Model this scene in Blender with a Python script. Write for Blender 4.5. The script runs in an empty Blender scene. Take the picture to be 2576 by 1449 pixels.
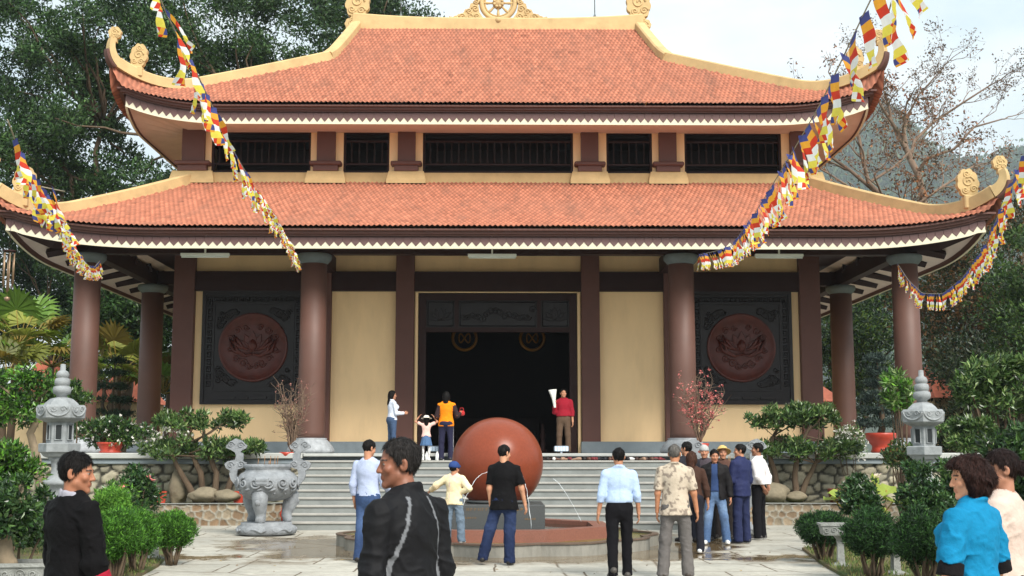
import bpy, math, random
import numpy as np
from mathutils import Vector
SC = bpy.context.scene
COL = SC.collection
R = math.radians
# ------------------------------------------------------------------ camera, sky, sun, exposure
FPX, CX, CY = 3153.0, 1288.0, 724.5          # focal length and centre in a 2576 px wide frame
TH, YAW, CAMH = math.atan(0.130), math.atan(36 / 3153), 1.6
cam = bpy.data.cameras.new('camera'); co = bpy.data.objects.new('camera', cam); COL.objects.link(co)
cam.sensor_width = 36; cam.lens = 36 * FPX / 2576; cam.clip_start = .1; cam.clip_end = 6000
co.location = (0, 0, CAMH); co.rotation_euler = (R(90) + TH, 0, -YAW)
SC.camera = co
SUN_EL, SUN_AZ = R(43), R(27)                # azimuth: from behind the camera (-Y) turned to the right (+X)
SD = Vector((math.cos(SUN_EL) * math.sin(SUN_AZ), -math.cos(SUN_EL) * math.cos(SUN_AZ), math.sin(SUN_EL)))
sl = bpy.data.lights.new('sun', 'SUN'); sl.energy = 3.2; sl.angle = R(24.0); sl.color = (1, .95, .87)
so = bpy.data.objects.new('sun', sl); COL.objects.link(so); so.rotation_euler = SD.to_track_quat('Z', 'Y').to_euler()
W = bpy.data.worlds.new('World'); SC.world = W; W.use_nodes = True
def setup_world():
    nt = W.node_tree; N = nt.nodes; L = nt.links; N.clear()
    out = N.new('ShaderNodeOutputWorld'); bg = N.new('ShaderNodeBackground')
    sky = N.new('ShaderNodeTexSky'); sky.sky_type = 'NISHITA'; sky.sun_disc = False
    sky.sun_elevation = SUN_EL; sky.sun_rotation = math.pi - SUN_AZ
    sky.air_density = 1.0; sky.dust_density = 1.6; sky.ozone_density = 1.0
    tc = N.new('ShaderNodeTexCoord'); mp = N.new('ShaderNodeMapping'); mp.inputs['Scale'].default_value = (1, 1, 2.2)
    nz = N.new('ShaderNodeTexNoise'); nz.inputs['Scale'].default_value = 2.6; nz.inputs['Detail'].default_value = 7; nz.inputs['Roughness'].default_value = .55
    rp = N.new('ShaderNodeValToRGB'); rp.color_ramp.elements[0].position = .36; rp.color_ramp.elements[1].position = .62; rp.color_ramp.elements[0].color = (.0, .0, .0, 1)
    mx = N.new('ShaderNodeMix'); mx.data_type = 'RGBA'
    mx.inputs[7].default_value = (6.3, 6.6, 6.7, 1)
    mb_ = N.new('ShaderNodeMix'); mb_.data_type = 'RGBA'; mb_.inputs[0].default_value = .68; mb_.inputs[7].default_value = (4.4, 5.75, 6.1, 1)
    L.new(tc.outputs['Generated'], mp.inputs[0]); L.new(mp.outputs[0], nz.inputs['Vector']); L.new(nz.outputs['Fac'], rp.inputs[0])
    L.new(rp.outputs[0], mx.inputs[0]); L.new(sky.outputs[0], mb_.inputs[6]); L.new(mb_.outputs[2], mx.inputs[6]); L.new(mx.outputs[2], bg.inputs[0])
    bg.inputs[1].default_value = .12
    L.new(bg.outputs[0], out.inputs[0])
setup_world()
SC.view_settings.view_transform = 'Standard'; SC.view_settings.look = 'None'
SC.view_settings.exposure = .68; SC.view_settings.gamma = 1
SC.cycles.max_bounces = 6; SC.cycles.diffuse_bounces = 3; SC.cycles.transparent_max_bounces = 6
SC.cycles.volume_bounces = 0
# ------------------------------------------------------------------ pixel -> world
_fw = np.array((math.sin(YAW) * math.cos(TH), math.cos(YAW) * math.cos(TH), math.sin(TH)))
_rt = np.array((math.cos(YAW), -math.sin(YAW), 0)); _up = np.cross(_rt, _fw)
def P(x, y, Y):
    d = _fw + _rt * ((x - CX) / FPX) + _up * ((CY - y) / FPX)
    return np.array((0, 0, CAMH)) + d * (Y / d[1])
def G(x, y, z=0.0):
    d = _fw + _rt * ((x - CX) / FPX) + _up * ((CY - y) / FPX)
    return np.array((0, 0, CAMH)) + d * ((z - CAMH) / d[2])
def srgb(*c):
    if len(c) == 1: c = c[0]
    r = [((v / 255) / 12.92 if v / 255 <= .04045 else ((v / 255 + .055) / 1.055) ** 2.4) for v in c]
    return tuple(r)
# ------------------------------------------------------------------ materials
MATS = {}
def M(name, col=None, rough=.7, var=.15, scale=6.0, bump=.15, bscale=40.0, spec=.4, metal=0.0, dirt=0.0, dscale=1.2,
      dcol=(.05, .045, .035), attr=None, coat=0.0, transl=0.0, col2=None, vec='Object', stretch=(1, 1, 1)):
    if name in MATS: return MATS[name]
    m = bpy.data.materials.new(name); m.use_nodes = True; nt = m.node_tree; N = nt.nodes; L = nt.links
    b = N['Principled BSDF']; b.inputs['Roughness'].default_value = rough
    b.inputs['Specular IOR Level'].default_value = spec; b.inputs['Metallic'].default_value = metal
    if coat: b.inputs['Coat Weight'].default_value = coat; b.inputs['Coat Roughness'].default_value = .16
    tc = N.new('ShaderNodeTexCoord'); mp = N.new('ShaderNodeMapping'); mp.inputs['Scale'].default_value = stretch
    L.new(tc.outputs[vec], mp.inputs[0])
    nz = N.new('ShaderNodeTexNoise'); nz.inputs['Scale'].default_value = scale; nz.inputs['Detail'].default_value = 6; nz.inputs['Roughness'].default_value = .6
    L.new(mp.outputs[0], nz.inputs['Vector'])
    mr = N.new('ShaderNodeMapRange'); mr.inputs[1].default_value = .3; mr.inputs[2].default_value = .7
    mr.inputs[3].default_value = 1 - var; mr.inputs[4].default_value = 1 + var
    L.new(nz.outputs['Fac'], mr.inputs[0])
    if attr:
        at = N.new('ShaderNodeAttribute'); at.attribute_name = attr; src = at.outputs['Color']
    else:
        rg = N.new('ShaderNodeRGB'); rg.outputs[0].default_value = (*col, 1); src = rg.outputs[0]
    if col2:
        mx2 = N.new('ShaderNodeMix'); mx2.data_type = 'RGBA'; mx2.inputs[7].default_value = (*col2, 1)
        n2 = N.new('ShaderNodeTexNoise'); n2.inputs['Scale'].default_value = scale * .37; n2.inputs['Detail'].default_value = 5
        r2 = N.new('ShaderNodeMapRange'); r2.inputs[1].default_value = .42; r2.inputs[2].default_value = .6
        L.new(mp.outputs[0], n2.inputs['Vector']); L.new(n2.outputs['Fac'], r2.inputs[0]); L.new(r2.outputs[0], mx2.inputs[0]); L.new(src, mx2.inputs[6]); src = mx2.outputs[2]
    vm = N.new('ShaderNodeVectorMath'); vm.operation = 'SCALE'; L.new(src, vm.inputs[0]); L.new(mr.outputs[0], vm.inputs[3]); src = vm.outputs[0]
    if dirt:
        n3 = N.new('ShaderNodeTexNoise'); n3.inputs['Scale'].default_value = dscale; n3.inputs['Detail'].default_value = 8; n3.inputs['Roughness'].default_value = .65
        r3 = N.new('ShaderNodeMapRange'); r3.inputs[1].default_value = .48; r3.inputs[2].default_value = .75; r3.inputs[4].default_value = dirt
        mx = N.new('ShaderNodeMix'); mx.data_type = 'RGBA'; mx.inputs[7].default_value = (*dcol, 1)
        L.new(mp.outputs[0], n3.inputs['Vector']); L.new(n3.outputs['Fac'], r3.inputs[0]); L.new(r3.outputs[0], mx.inputs[0]); L.new(src, mx.inputs[6]); src = mx.outputs[2]
    L.new(src, b.inputs['Base Color'])
    if bump:
        bn = N.new('ShaderNodeTexNoise'); bn.inputs['Scale'].default_value = bscale; bn.inputs['Detail'].default_value = 4
        L.new(mp.outputs[0], bn.inputs['Vector'])
        bp = N.new('ShaderNodeBump'); bp.inputs['Strength'].default_value = bump; bp.inputs['Distance'].default_value = .02
        L.new(bn.outputs['Fac'], bp.inputs['Height']); L.new(bp.outputs[0], b.inputs['Normal'])
    if transl:
        tr = N.new('ShaderNodeBsdfTranslucent'); L.new(src, tr.inputs[0]); ms = N.new('ShaderNodeMixShader'); ms.inputs[0].default_value = transl
        L.new(b.outputs[0], ms.inputs[1]); L.new(tr.outputs[0], ms.inputs[2]); L.new(ms.outputs[0], N['Material Output'].inputs[0])
    MATS[name] = m
    return m
# ------------------------------------------------------------------ objects
def tag(o, label, cat, group=None, kind=None):
    if label: o['label'] = label
    if cat: o['category'] = cat
    if group: o['group'] = group
    if kind: o['kind'] = kind
    return o
def thing(name, label, cat, loc=(0, 0, 0), rz=0, group=None):
    o = bpy.data.objects.new(name, None); COL.objects.link(o); o.empty_display_size = .2
    o.location = [float(v) for v in loc]; o.rotation_euler = (0, 0, rz)
    return tag(o, label, cat, group)
def link(name, me, mat, parent=None, loc=None):
    o = bpy.data.objects.new(name, me); COL.objects.link(o)
    for m in (mat if isinstance(mat, (list, tuple)) else [mat]):
        if m is not None: me.materials.append(m)
    if parent is not None: o.parent = parent
    if loc is not None: o.location = [float(v) for v in loc]
    return o
def np_mesh(name, V, F, smooth=True, attrs=None, midx=None):
    """V (n,3); F (m,k) array, or list of such arrays"""
    me = bpy.data.meshes.new(name)
    V = np.asarray(V, dtype=np.float32).reshape(-1, 3)
    Fs = F if isinstance(F, list) else [F]
    Fs = [np.asarray(f, dtype=np.int32) for f in Fs if len(f)]
    me.vertices.add(len(V)); me.vertices.foreach_set('co', V.ravel())
    loops = np.concatenate([f.ravel() for f in Fs]) if Fs else np.zeros(0, np.int32)
    tot = np.concatenate([np.full(len(f), f.shape[1], np.int32) for f in Fs]) if Fs else np.zeros(0, np.int32)
    st = np.concatenate([[0], np.cumsum(tot)[:-1]]).astype(np.int32)
    me.loops.add(len(loops)); me.loops.foreach_set('vertex_index', loops)
    me.polygons.add(len(tot)); me.polygons.foreach_set('loop_start', st); me.polygons.foreach_set('loop_total', tot)
    if midx is not None: me.polygons.foreach_set('material_index', np.asarray(midx, np.int32))
    me.polygons.foreach_set('use_smooth', np.full(len(tot), bool(smooth)))
    me.update(calc_edges=True); me.validate()
    for k, a in (attrs or {}).items():
        a = np.asarray(a, dtype=np.float32)
        if a.ndim == 2:
            at = me.attributes.new(k, 'FLOAT_COLOR', 'POINT')
            if a.shape[1] == 3: a = np.concatenate([a, np.ones((len(a), 1), np.float32)], 1)
            at.data.foreach_set('color', a.ravel())
        else:
            at = me.attributes.new(k, 'FLOAT', 'POINT'); at.data.foreach_set('value', a)
    return me
class MB:
    """collects boxes, tubes, lathes, prisms into one mesh"""
    def __init__(s): s.v = []; s.f = []; s.m = []; s.cur = 0; s.sm = []; s.smooth = False
    def add(s, vs, fs, smooth=None):
        o = len(s.v); s.v.extend([tuple(float(c) for c in v) for v in vs])
        sm = s.smooth if smooth is None else smooth
        for f in fs: s.f.append([i + o for i in f]); s.m.append(s.cur); s.sm.append(sm)
        return s
    def box(s, x0, x1, y0, y1, z0, z1, bev=0.0):
        if bev > 0:
            b = min(bev, (x1 - x0) * .45, (y1 - y0) * .45, (z1 - z0) * .45)
            vs = []; rings = [(z0, b), (z0 + b, 0), (z1 - b, 0), (z1, b)]
            for z, i in rings:
                c = b
                vs += [(x0 + c + (i if 0 else 0), y0 + i, z), (x1 - c, y0 + i, z), (x1 - i, y0 + c, z), (x1 - i, y1 - c, z), (x1 - c, y1 - i, z), (x0 + c, y1 - i, z), (x0 + i, y1 - c, z), (x0 + i, y0 + c, z)]
            fs = []
            for r in range(3):
                for k in range(8): fs.append([r * 8 + k, r * 8 + (k + 1) % 8, r * 8 + 8 + (k + 1) % 8, r * 8 + 8 + k])
            fs.append(list(range(7, -1, -1))); fs.append(list(range(24, 32)))
            return s.add(vs, fs, False)
        vs = [(x0, y0, z0), (x1, y0, z0), (x1, y1, z0), (x0, y1, z0), (x0, y0, z1), (x1, y0, z1), (x1, y1, z1), (x0, y1, z1)]
        return s.add(vs, [[3, 2, 1, 0], [4, 5, 6, 7], [0, 1, 5, 4], [1, 2, 6, 5], [2, 3, 7, 6], [3, 0, 4, 7]], False)
    def tube(s, pts, rad, n=8, cap=True, smooth=True, squash=None):
        pts = [Vector([float(c) for c in p]) for p in pts]
        if not hasattr(rad, '__len__'): rad = [rad] * len(pts)
        vs = []; ref = None
        for i, p in enumerate(pts):
            d = (pts[min(i + 1, len(pts) - 1)] - pts[max(i - 1, 0)])
            if d.length < 1e-9: d = Vector((0, 0, 1))
            d.normalize()
            if ref is None:
                ref = Vector((0, 0, 1)) if abs(d.z) < .9 else Vector((1, 0, 0))
            a = ref - d * ref.dot(d)
            if a.length < 1e-6: a = Vector((1, 0, 0)) - d * d.x
            a.normalize(); b = d.cross(a); ref = a
            for k in range(n):
                t = 2 * math.pi * k / n
                ca, sb = math.cos(t), math.sin(t)
                if squash: sb *= squash
                vs.append(p + (a * ca + b * sb) * rad[i])
        fs = []
        for i in range(len(pts) - 1):
            for k in range(n): fs.append([i * n + k, i * n + (k + 1) % n, (i + 1) * n + (k + 1) % n, (i + 1) * n + k])
        if cap:
            fs.append(list(range(n - 1, -1, -1))); fs.append(list(range((len(pts) - 1) * n, len(pts) * n)))
        return s.add(vs, fs, smooth)
    def lathe(s, prof, n=24, c=(0, 0, 0), smooth=True, fn=None, cap=True, rot=0.0):
        vs = []
        for (r, z) in prof:
            for k in range(n):
                t = 2 * math.pi * k / n + rot; q = fn(t, z) if fn else 1.0
                vs.append((c[0] + r * q * math.cos(t), c[1] + r * q * math.sin(t), c[2] + z))
        fs = []
        for i in range(len(prof) - 1):
            for k in range(n): fs.append([i * n + k, i * n + (k + 1) % n, (i + 1) * n + (k + 1) % n, (i + 1) * n + k])
        if cap:
            if prof[0][0] > 1e-4: fs.append(list(range(n - 1, -1, -1)))
            if prof[-1][0] > 1e-4: fs.append(list(range((len(prof) - 1) * n, len(prof) * n)))
        return s.add(vs, fs, smooth)
    def prism(s, poly, o, u, v, depth, smooth=False):
        """polygon (list of 2D) in frame origin o, axes u,v; extruded by depth along u x v"""
        o, u, v = Vector(o), Vector(u), Vector(v); w = u.cross(v).normalized(); n = len(poly)
        vs = [o + u * a + v * b for a, b in poly] + [o + u * a + v * b + w * depth for a, b in poly]
        fs = [list(range(n - 1, -1, -1)), list(range(n, 2 * n))] + [[k, (k + 1) % n, n + (k + 1) % n, n + k] for k in range(n)]
        return s.add(vs, fs, smooth)
    def build(s, name, mat, parent=None, loc=None):
        me = bpy.data.meshes.new(name); me.from_pydata(s.v, [], s.f)
        me.polygons.foreach_set('material_index', s.m); me.polygons.foreach_set('use_smooth', s.sm); me.update()
        return link(name, me, mat, parent, loc)
def copy_tree(o, parent=None):
    c = o.copy(); COL.objects.link(c)
    if parent is not None: c.parent = parent
    for ch in list(o.children): copy_tree(ch, c)
    return c
def spiral(cx, cy, r, turns=1.6, dirn=1, a0=0.0, n=22):
    out = []
    for i in range(n):
        t = i / (n - 1); a = a0 + dirn * turns * 2 * math.pi * t; q = r * (1 - t * .85)
        out.append((cx + q * math.cos(a), cy + q * math.sin(a)))
    return out
def smoothstep(a, b, x):
    t = np.clip((np.asarray(x, float) - a) / (b - a), 0, 1); return t * t * (3 - 2 * t)
def vnoise(Pn, seed=0):
    """value noise, Pn (...,3) -> (-1..1)"""
    Pi = np.floor(Pn).astype(np.int64); f = Pn - Pi; f = f * f * (3 - 2 * f)
    def h(i, j, k):
        n = (i * 73856093) ^ (j * 19349663) ^ (k * 83492791) ^ (seed * 2654435761)
        n = (n ^ (n >> 13)) * 1274126177; n = n ^ (n >> 16)
        return (n & 0xffff) / 32767.5 - 1
    x, y, z = Pi[..., 0], Pi[..., 1], Pi[..., 2]; r = 0
    for a in (0, 1):
        for b in (0, 1):
            for c in (0, 1):
                w = (f[..., 0] if a else 1 - f[..., 0]) * (f[..., 1] if b else 1 - f[..., 1]) * (f[..., 2] if c else 1 - f[..., 2])
                r = r + w * h(x + a, y + b, z + c)
    return r
# ================================================================== TEMPLE
PZ = 1.54                                    # platform level
m_tile = None
def tile_material():
    m = bpy.data.materials.new('roof_tile'); m.use_nodes = True; nt = m.node_tree; N = nt.nodes; L = nt.links
    b = N['Principled BSDF']; b.inputs['Roughness'].default_value = .75; b.inputs['Specular IOR Level'].default_value = .25
    at = N.new('ShaderNodeAttribute'); at.attribute_name = 'Col'
    tc = N.new('ShaderNodeTexCoord'); nz = N.new('ShaderNodeTexNoise'); nz.inputs['Scale'].default_value = .55; nz.inputs['Detail'].default_value = 8; nz.inputs['Roughness'].default_value = .7
    r = N.new('ShaderNodeMapRange'); r.inputs[1].default_value = .42; r.inputs[2].default_value = .72; r.inputs[4].default_value = .55
    mx = N.new('ShaderNodeMix'); mx.data_type = 'RGBA'; mx.inputs[7].default_value = (*srgb(150, 100, 80), 1)
    L.new(tc.outputs['Object'], nz.inputs['Vector']); L.new(nz.outputs['Fac'], r.inputs[0]); L.new(r.outputs[0], mx.inputs[0]); L.new(at.outputs['Color'], mx.inputs[6])
    mp = N.new('ShaderNodeMapping'); mp.inputs['Scale'].default_value = (1.5, .22, .22); n2 = N.new('ShaderNodeTexNoise'); n2.inputs['Scale'].default_value = 1.6; n2.inputs['Detail'].default_value = 9; n2.inputs['Roughness'].default_value = .7
    r2 = N.new('ShaderNodeMapRange'); r2.inputs[1].default_value = .5; r2.inputs[2].default_value = .72; r2.inputs[4].default_value = .5; m2 = N.new('ShaderNodeMix'); m2.data_type = 'RGBA'; m2.inputs[7].default_value = (*srgb(104, 78, 66), 1)
    L.new(tc.outputs['Object'], mp.inputs[0]); L.new(mp.outputs[0], n2.inputs['Vector']); L.new(n2.outputs['Fac'], r2.inputs[0]); L.new(r2.outputs[0], m2.inputs[0]); L.new(mx.outputs[2], m2.inputs[6])
    L.new(m2.outputs[2], b.inputs['Base Color'])
    return m
m_tile = tile_material()
m_cream = M('cream_plaster', srgb(246, 211, 163), .85, .06, 1.5, .1, 60, dirt=.28, dscale=1.1, dcol=srgb(176, 146, 104), stretch=(1, 1, .3))
m_trim = M('cream_trim', srgb(196, 168, 120), .8, .10, 3, .15, 40, dirt=.32, dscale=1.6, dcol=srgb(130, 105, 72))
m_brown = M('brown_paint', srgb(96, 62, 54), .6, .10, 3, .08, 50, dirt=.12, dscale=1.5, dcol=srgb(60, 45, 40))
m_fascia = M('fascia_brown', srgb(94, 68, 66), .6, .10, 4, .1, 40)
m_dark = M('dark_wood', srgb(46, 27, 25), .55, .15, 4, .1, 30, spec=.2)
m_lacq = M('lacquered_panel', srgb(27, 20, 21), .34, .2, 5, .2, 60, spec=.30)
m_med = M('medallion_wood', srgb(82, 37, 29), .34, .25, 6, .2, 60, spec=.30)
m_white = M('cream_white_paint', srgb(214, 206, 182), .7, .05, 3, .05, 40)
m_soff = M('soffit_plaster', srgb(216, 200, 190), .85, .08, 2, .08, 40)
m_stone = M('grey_stone', srgb(150, 152, 150), .7, .18, 5, .25, 70, dirt=.3, dscale=2.2, dcol=srgb(90, 92, 90))
m_stone_b = M('bluegrey_stone', srgb(126, 136, 142), .6, .18, 4, .2, 60, dirt=.25, dscale=2, dcol=srgb(70, 80, 84))
m_step = M('step_stone', srgb(128, 132, 130), .65, .14, 3, .2, 60, dirt=.35, dscale=1.2, dcol=srgb(92, 98, 98))
m_nose = M('step_nosing', srgb(158, 156, 150), .65, .12, 5, .1, 60)
m_col = M('column_paint', srgb(94, 64, 54), .58, .10, 2, .05, 40, spec=.5, dirt=.15, dscale=1.0, dcol=srgb(70, 50, 46))
m_cap = M('capital_stone', srgb(98, 107, 108), .6, .12, 5, .2, 60)
m_base = M('carved_pale_stone', srgb(158, 162, 166), .65, .2, 9, .5, 45, dirt=.35, dscale=6, dcol=srgb(100, 104, 108))
m_gold = M('dull_gilding', srgb(150, 100, 40), .4, .2, 6, .1, 40, metal=.6)
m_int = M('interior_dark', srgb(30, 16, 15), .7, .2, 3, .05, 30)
m_tube = M('lamp_tube', srgb(225, 232, 225), .4, .03, 4, 0)

temple = thing('temple', 'two-storey temple hall with red tile roofs, upswept cream ridges and brown round columns', 'temple', (0, 0, 0))

# ---- roofs
def roof(name, ex, y0, yc, zf, lift, D, kx, ridge_fn=None, wtop=None, sides=True, parent=None, pitch=.125, row=.21):
    """front/back slopes (and side skirts). d = distance in from the eave (0..D); hip half width w(d)."""
    rs = np.random.RandomState(len(name) * 7)
    V = []; Fq = []; C = []; base = 0
    def colour(n):
        c = np.array(srgb(186, 116, 90))[None] * (1 + rs.normal(0, .12, (n, 1)))
        k = rs.rand(n) < .05; c[k] *= .8
        return c
    nsub = 6; hgt = .038
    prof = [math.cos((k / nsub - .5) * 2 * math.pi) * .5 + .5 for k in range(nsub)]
    def sheet(half, dmax_at, place, D_):
        nonlocal base
        ncol = int(2 * half / pitch) + 1; nrow = int(round(D_ / row))
        xs = np.linspace(-half, half, ncol * nsub + 1)
        ds = []
        for r in range(nrow): ds += [(r / nrow, r, 1), ((r + .93) / nrow, r, 0)]
        ds.append((1.0, nrow, 0))
        n, m = len(xs), len(ds)
        jit = rs.normal(0, .004, (nrow + 1, ncol + 1))
        tcol = colour((nrow + 1) * (ncol + 1)).reshape(nrow + 1, ncol + 1, 3)
        X = np.repeat(xs[:, None], m, 1)
        dd = np.array([a[0] for a in ds]) * D_
        DM = dmax_at(np.abs(xs))[:, None]
        Dg = np.minimum(np.repeat(dd[None], n, 0), DM)
        rows = np.array([a[1] for a in ds]); top = np.array([a[2] for a in ds])
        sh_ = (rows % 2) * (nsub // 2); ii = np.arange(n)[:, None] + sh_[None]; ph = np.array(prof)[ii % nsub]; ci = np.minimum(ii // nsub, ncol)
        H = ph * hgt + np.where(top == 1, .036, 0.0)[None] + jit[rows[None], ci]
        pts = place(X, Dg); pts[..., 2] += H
        V.append(pts.reshape(-1, 3)); C.append((tcol[rows[None], ci] * np.where(top == 1, 1.06, .60)[None, :, None] * (.60 + .44 * ph)[..., None]).reshape(-1, 3))  # shade for tile relief painted under the row laps; grooves darkened as grime
        idx = np.arange(n * m).reshape(n, m) + base
        q = np.stack([idx[:-1, :-1], idx[1:, :-1], idx[1:, 1:], idx[:-1, 1:]], -1).reshape(-1, 4)
        ok = ((Dg[:-1, 1:] - Dg[:-1, :-1]) + (Dg[1:, 1:] - Dg[1:, :-1]) > 1e-5).reshape(-1)
        Fq.append(q[ok]); base += n * m
    def w(d): return ridge_fn(d)
    dtab = np.linspace(0, D, 400); wtab = np.array([w(d) for d in dtab])
    def dmax_front(ax): return np.array([D if a <= wtab[-1] + 1e-9 else float(np.interp(-a, -wtab, dtab)) for a in ax])
    def z_at(X, d): return zf(d) + lift(np.abs(X) / np.interp(d, dtab, wtab), d)
    for sg in (1, -1):
        def pl(X, d, sg=sg):
            Y = y0 + d if sg == 1 else 2 * yc - y0 - d
            return np.stack([X * sg, Y + 0 * X, z_at(X, d)], -1)
        sheet(ex, dmax_front, pl, D)
    if sides:
        Ds, ey = sides; half = yc - y0                        # side skirt: rises from d=0 to Ds (in front-slope units)
        def dmax_side(ay): return np.minimum(Ds, np.maximum(half - ay, 0))
        for sg in (1, -1):
            def pl(A, d, sg=sg):
                X = np.interp(d, dtab, wtab); s = np.abs(A) / np.maximum(half - d, .01)
                return np.stack([X * sg, yc + A * sg, zf(d) + lift(s, d)], -1)
            sheet(half, dmax_side, pl, Ds)
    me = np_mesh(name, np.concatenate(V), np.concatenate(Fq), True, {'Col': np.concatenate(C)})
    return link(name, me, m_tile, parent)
# lower roof
LEX, LY0, LYC = 12.12, 29.35, 40.0
def l_zf(d): d = np.asarray(d, float); return 6.86 + .335 * d + .0125 * d * d
def l_w(d): return LEX - (LEX - 8.62) * min(d / 5.75, 1)
def l_lift(s, d):
    s = np.clip(s, 0, 1.02); q = np.clip(1 - np.asarray(d) / 2.1, 0, 1) ** 2
    return (.50 * (np.clip(s - .66, 0, 1) / .34) ** 2.5 + .42 * (np.clip(s - .955, 0, 1) / .045) ** 2) * q
UEX, UY0, UYC = 10.62, 33.25, 40.0
def u_zf(d): d = np.asarray(d, float); return 10.98 + .60 * d + .0095 * d * d
def u_w(d): return UEX - (UEX - 5.12) * (d / 3.95) if d < 3.95 else 5.12 - (5.12 - 4.66) * ((d - 3.95) / (6.75 - 3.95))
def u_lift(s, d):
    s = np.clip(s, 0, 1.02); q = np.clip(1 - np.asarray(d) / 1.5, 0, 1) ** 2
    return (.56 * (np.clip(s - .70, 0, 1) / .30) ** 2.4 + .62 * (np.clip(s - .955, 0, 1) / .045) ** 2) * q
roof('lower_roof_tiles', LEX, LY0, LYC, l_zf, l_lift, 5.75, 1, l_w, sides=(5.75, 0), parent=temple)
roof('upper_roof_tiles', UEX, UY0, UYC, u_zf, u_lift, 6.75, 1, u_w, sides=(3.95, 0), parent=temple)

# ---- hip ridges, horns, finials
def sweep(mb, pts, hw, hh, up=(0, 0, 1), drop=.06):
    """rectangular band along pts; hw,hh half width and height (lists or numbers)"""
    n = len(pts); pts = [Vector([float(c) for c in p]) for p in pts]; up = Vector(up)
    f = lambda a, i: a[i] if hasattr(a, '__len__') else a
    vs = []
    for i, p in enumerate(pts):
        d = (pts[min(i + 1, n - 1)] - pts[max(i - 1, 0)]).normalized()
        s = d.cross(up)
        if s.length < .2: s = Vector((f(hw, i), 0, 0))
        s.normalize(); nn = s.cross(d).normalized()
        a, h = f(hw, i), f(hh, i); b = .25 * a
        for (q, r) in ((-a, -drop), (a, -drop), (a, h - b), (a - b, h), (-a + b, h), (-a, h - b)): vs.append(p + s * q + nn * r)
    fs = []
    for i in range(n - 1):
        for k in range(6): fs.append([i * 6 + k, i * 6 + (k + 1) % 6, (i + 1) * 6 + (k + 1) % 6, (i + 1) * 6 + k])
    fs.append([5, 4, 3, 2, 1, 0]); fs.append([(n - 1) * 6 + k for k in range(6)])
    mb.add(vs, fs, False)
def cloud_outline(w, h, lobes=9, amp=.12, bottom=.18, seed=0):
    """teardrop cloud: narrow foot at (0,0), scalloped round head"""
    pts = []
    n = 66
    for i in range(n):
        t = i / (n - 1); a = -math.pi / 2 + .42 + t * (2 * math.pi - .84)
        r = 1 + amp * abs(math.sin(lobes * t * math.pi)) - amp * .5
        pts.append((w / 2 * r * math.cos(a), h * .58 + h * .42 * r * math.sin(a)))
    return [(-bottom * w, -.02), (bottom * w, -.02)] + pts
def cloud(mb, o, u, v, w, h, th, lobes=9):
    o, u, v = Vector(o), Vector(u), Vector(v); wv = u.cross(v).normalized()
    mb.prism(cloud_outline(w, h, lobes), o - wv * th / 2, u, v, th)
    for sg in (1, -1):
        for (cx, cy, r, d) in ((0, .62 * h, .3 * w, 1), (-.2 * w, .38 * h, .17 * w, -1), (.2 * w, .38 * h, .17 * w, 1), (0, .85 * h, .2 * w, -1)):
            mb.tube([o + u * a + v * b + wv * sg * th * .5 for a, b in spiral(cx, cy, r, 1.5, d)], .032 * w + .008, 5)
def hip_pts(w, zf, lift, y0, d1, sx, sy, yc, n=36, d0=.0):
    out = []
    for i in range(n):
        d = d1 * (1 - i / (n - 1)) + d0 * (i / (n - 1)); X = w(d); z = float(zf(d) + lift(np.array(1.0), d))
        out.append((X * sx, y0 + d if sy == 1 else 2 * yc - y0 - d, z))
    return out
def horns(which, w, zf, lift, y0, yc, d1, tip, band, cloud_at, cl):
    for sy in (1, -1):
        for sx in (-1, 1):
            hp = hip_pts(w, zf, lift, y0, d1, sx, sy, yc)
            mb = MB(); sweep(mb, hp[:-1], .15, band)
            r = mb.build('hip_ridge', m_trim, temple)
            # horn rises from the corner
            c = Vector(hp[-2]); dv = (Vector(hp[-1]) - Vector(hp[-4])).normalized()
            hx = Vector((sx * .5, -sy * .5, 0)).normalized()
            pts = []; hw = []; hh = []
            for i in range(14):
                t = i / 13; out = tip[0] * math.sin(t * math.pi * .56); 
                pts.append(c + hx * (out - (.10 * t ** 3)) + Vector((0, 0, tip[1] * t ** 1.35 + 0)))
                hw.append(.15 - .07 * t); hh.append(band * (1 - .55 * t))
            mb = MB(); sweep(mb, pts, hw, hh, up=tuple(-hx * .9 + Vector((0, 0, .35))), drop=.05)
            e = pts[-1]; u = hx * -1; v = Vector((0, 0, 1))
            hb = mb.build('ridge_horn', m_trim, temple)
            mb = MB(); cloud(mb, e + Vector((0, 0, -.08)) + u * .1, Vector((1, 0, 0)), v, .34, .42, .12, 6); mb.build('horn_scroll', m_trim, hb)
            # tiles/brown underside of the horn
            mb = MB(); mb.cur = 0
            pp = [p + hx * .06 - Vector((0, 0, .05)) for p in pts[:10]]
            sweep(mb, pp, [h * 1.05 for h in hw[:10]], [.06] * 10, up=tuple(hx * .9 - Vector((0, 0, .35))), drop=.0)
            mb.build('horn_underside', m_brown, hb)
            # cloud finial along the ridge
            k = cloud_at; p = Vector(hp[k]); mb = MB()
            q = Vector(hp[k + 1]) - Vector(hp[k - 1]); lean = Vector((-sx * .12, 0, 1)).normalized()
            cloud(mb, p + Vector((0, 0, band * .6)), Vector((1, 0, 0)) - lean * Vector((1, 0, 0)).dot(lean), lean, cl[0], cl[1], .16, 8)
            mb.box(p.x - .18, p.x + .18, p.y - .14, p.y + .14, p.z, p.z + band + .06, .03)
            mb.build('ridge_finial', m_trim, temple)
horns('lower', l_w, l_zf, l_lift, LY0, LYC, 5.75, (.30, .62), .28, 30, (.52, .84))
horns('upper', u_w, u_zf, u_lift, UY0, UYC, 3.95, (.26, .74), .24, 31, (.46, .80))
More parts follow.
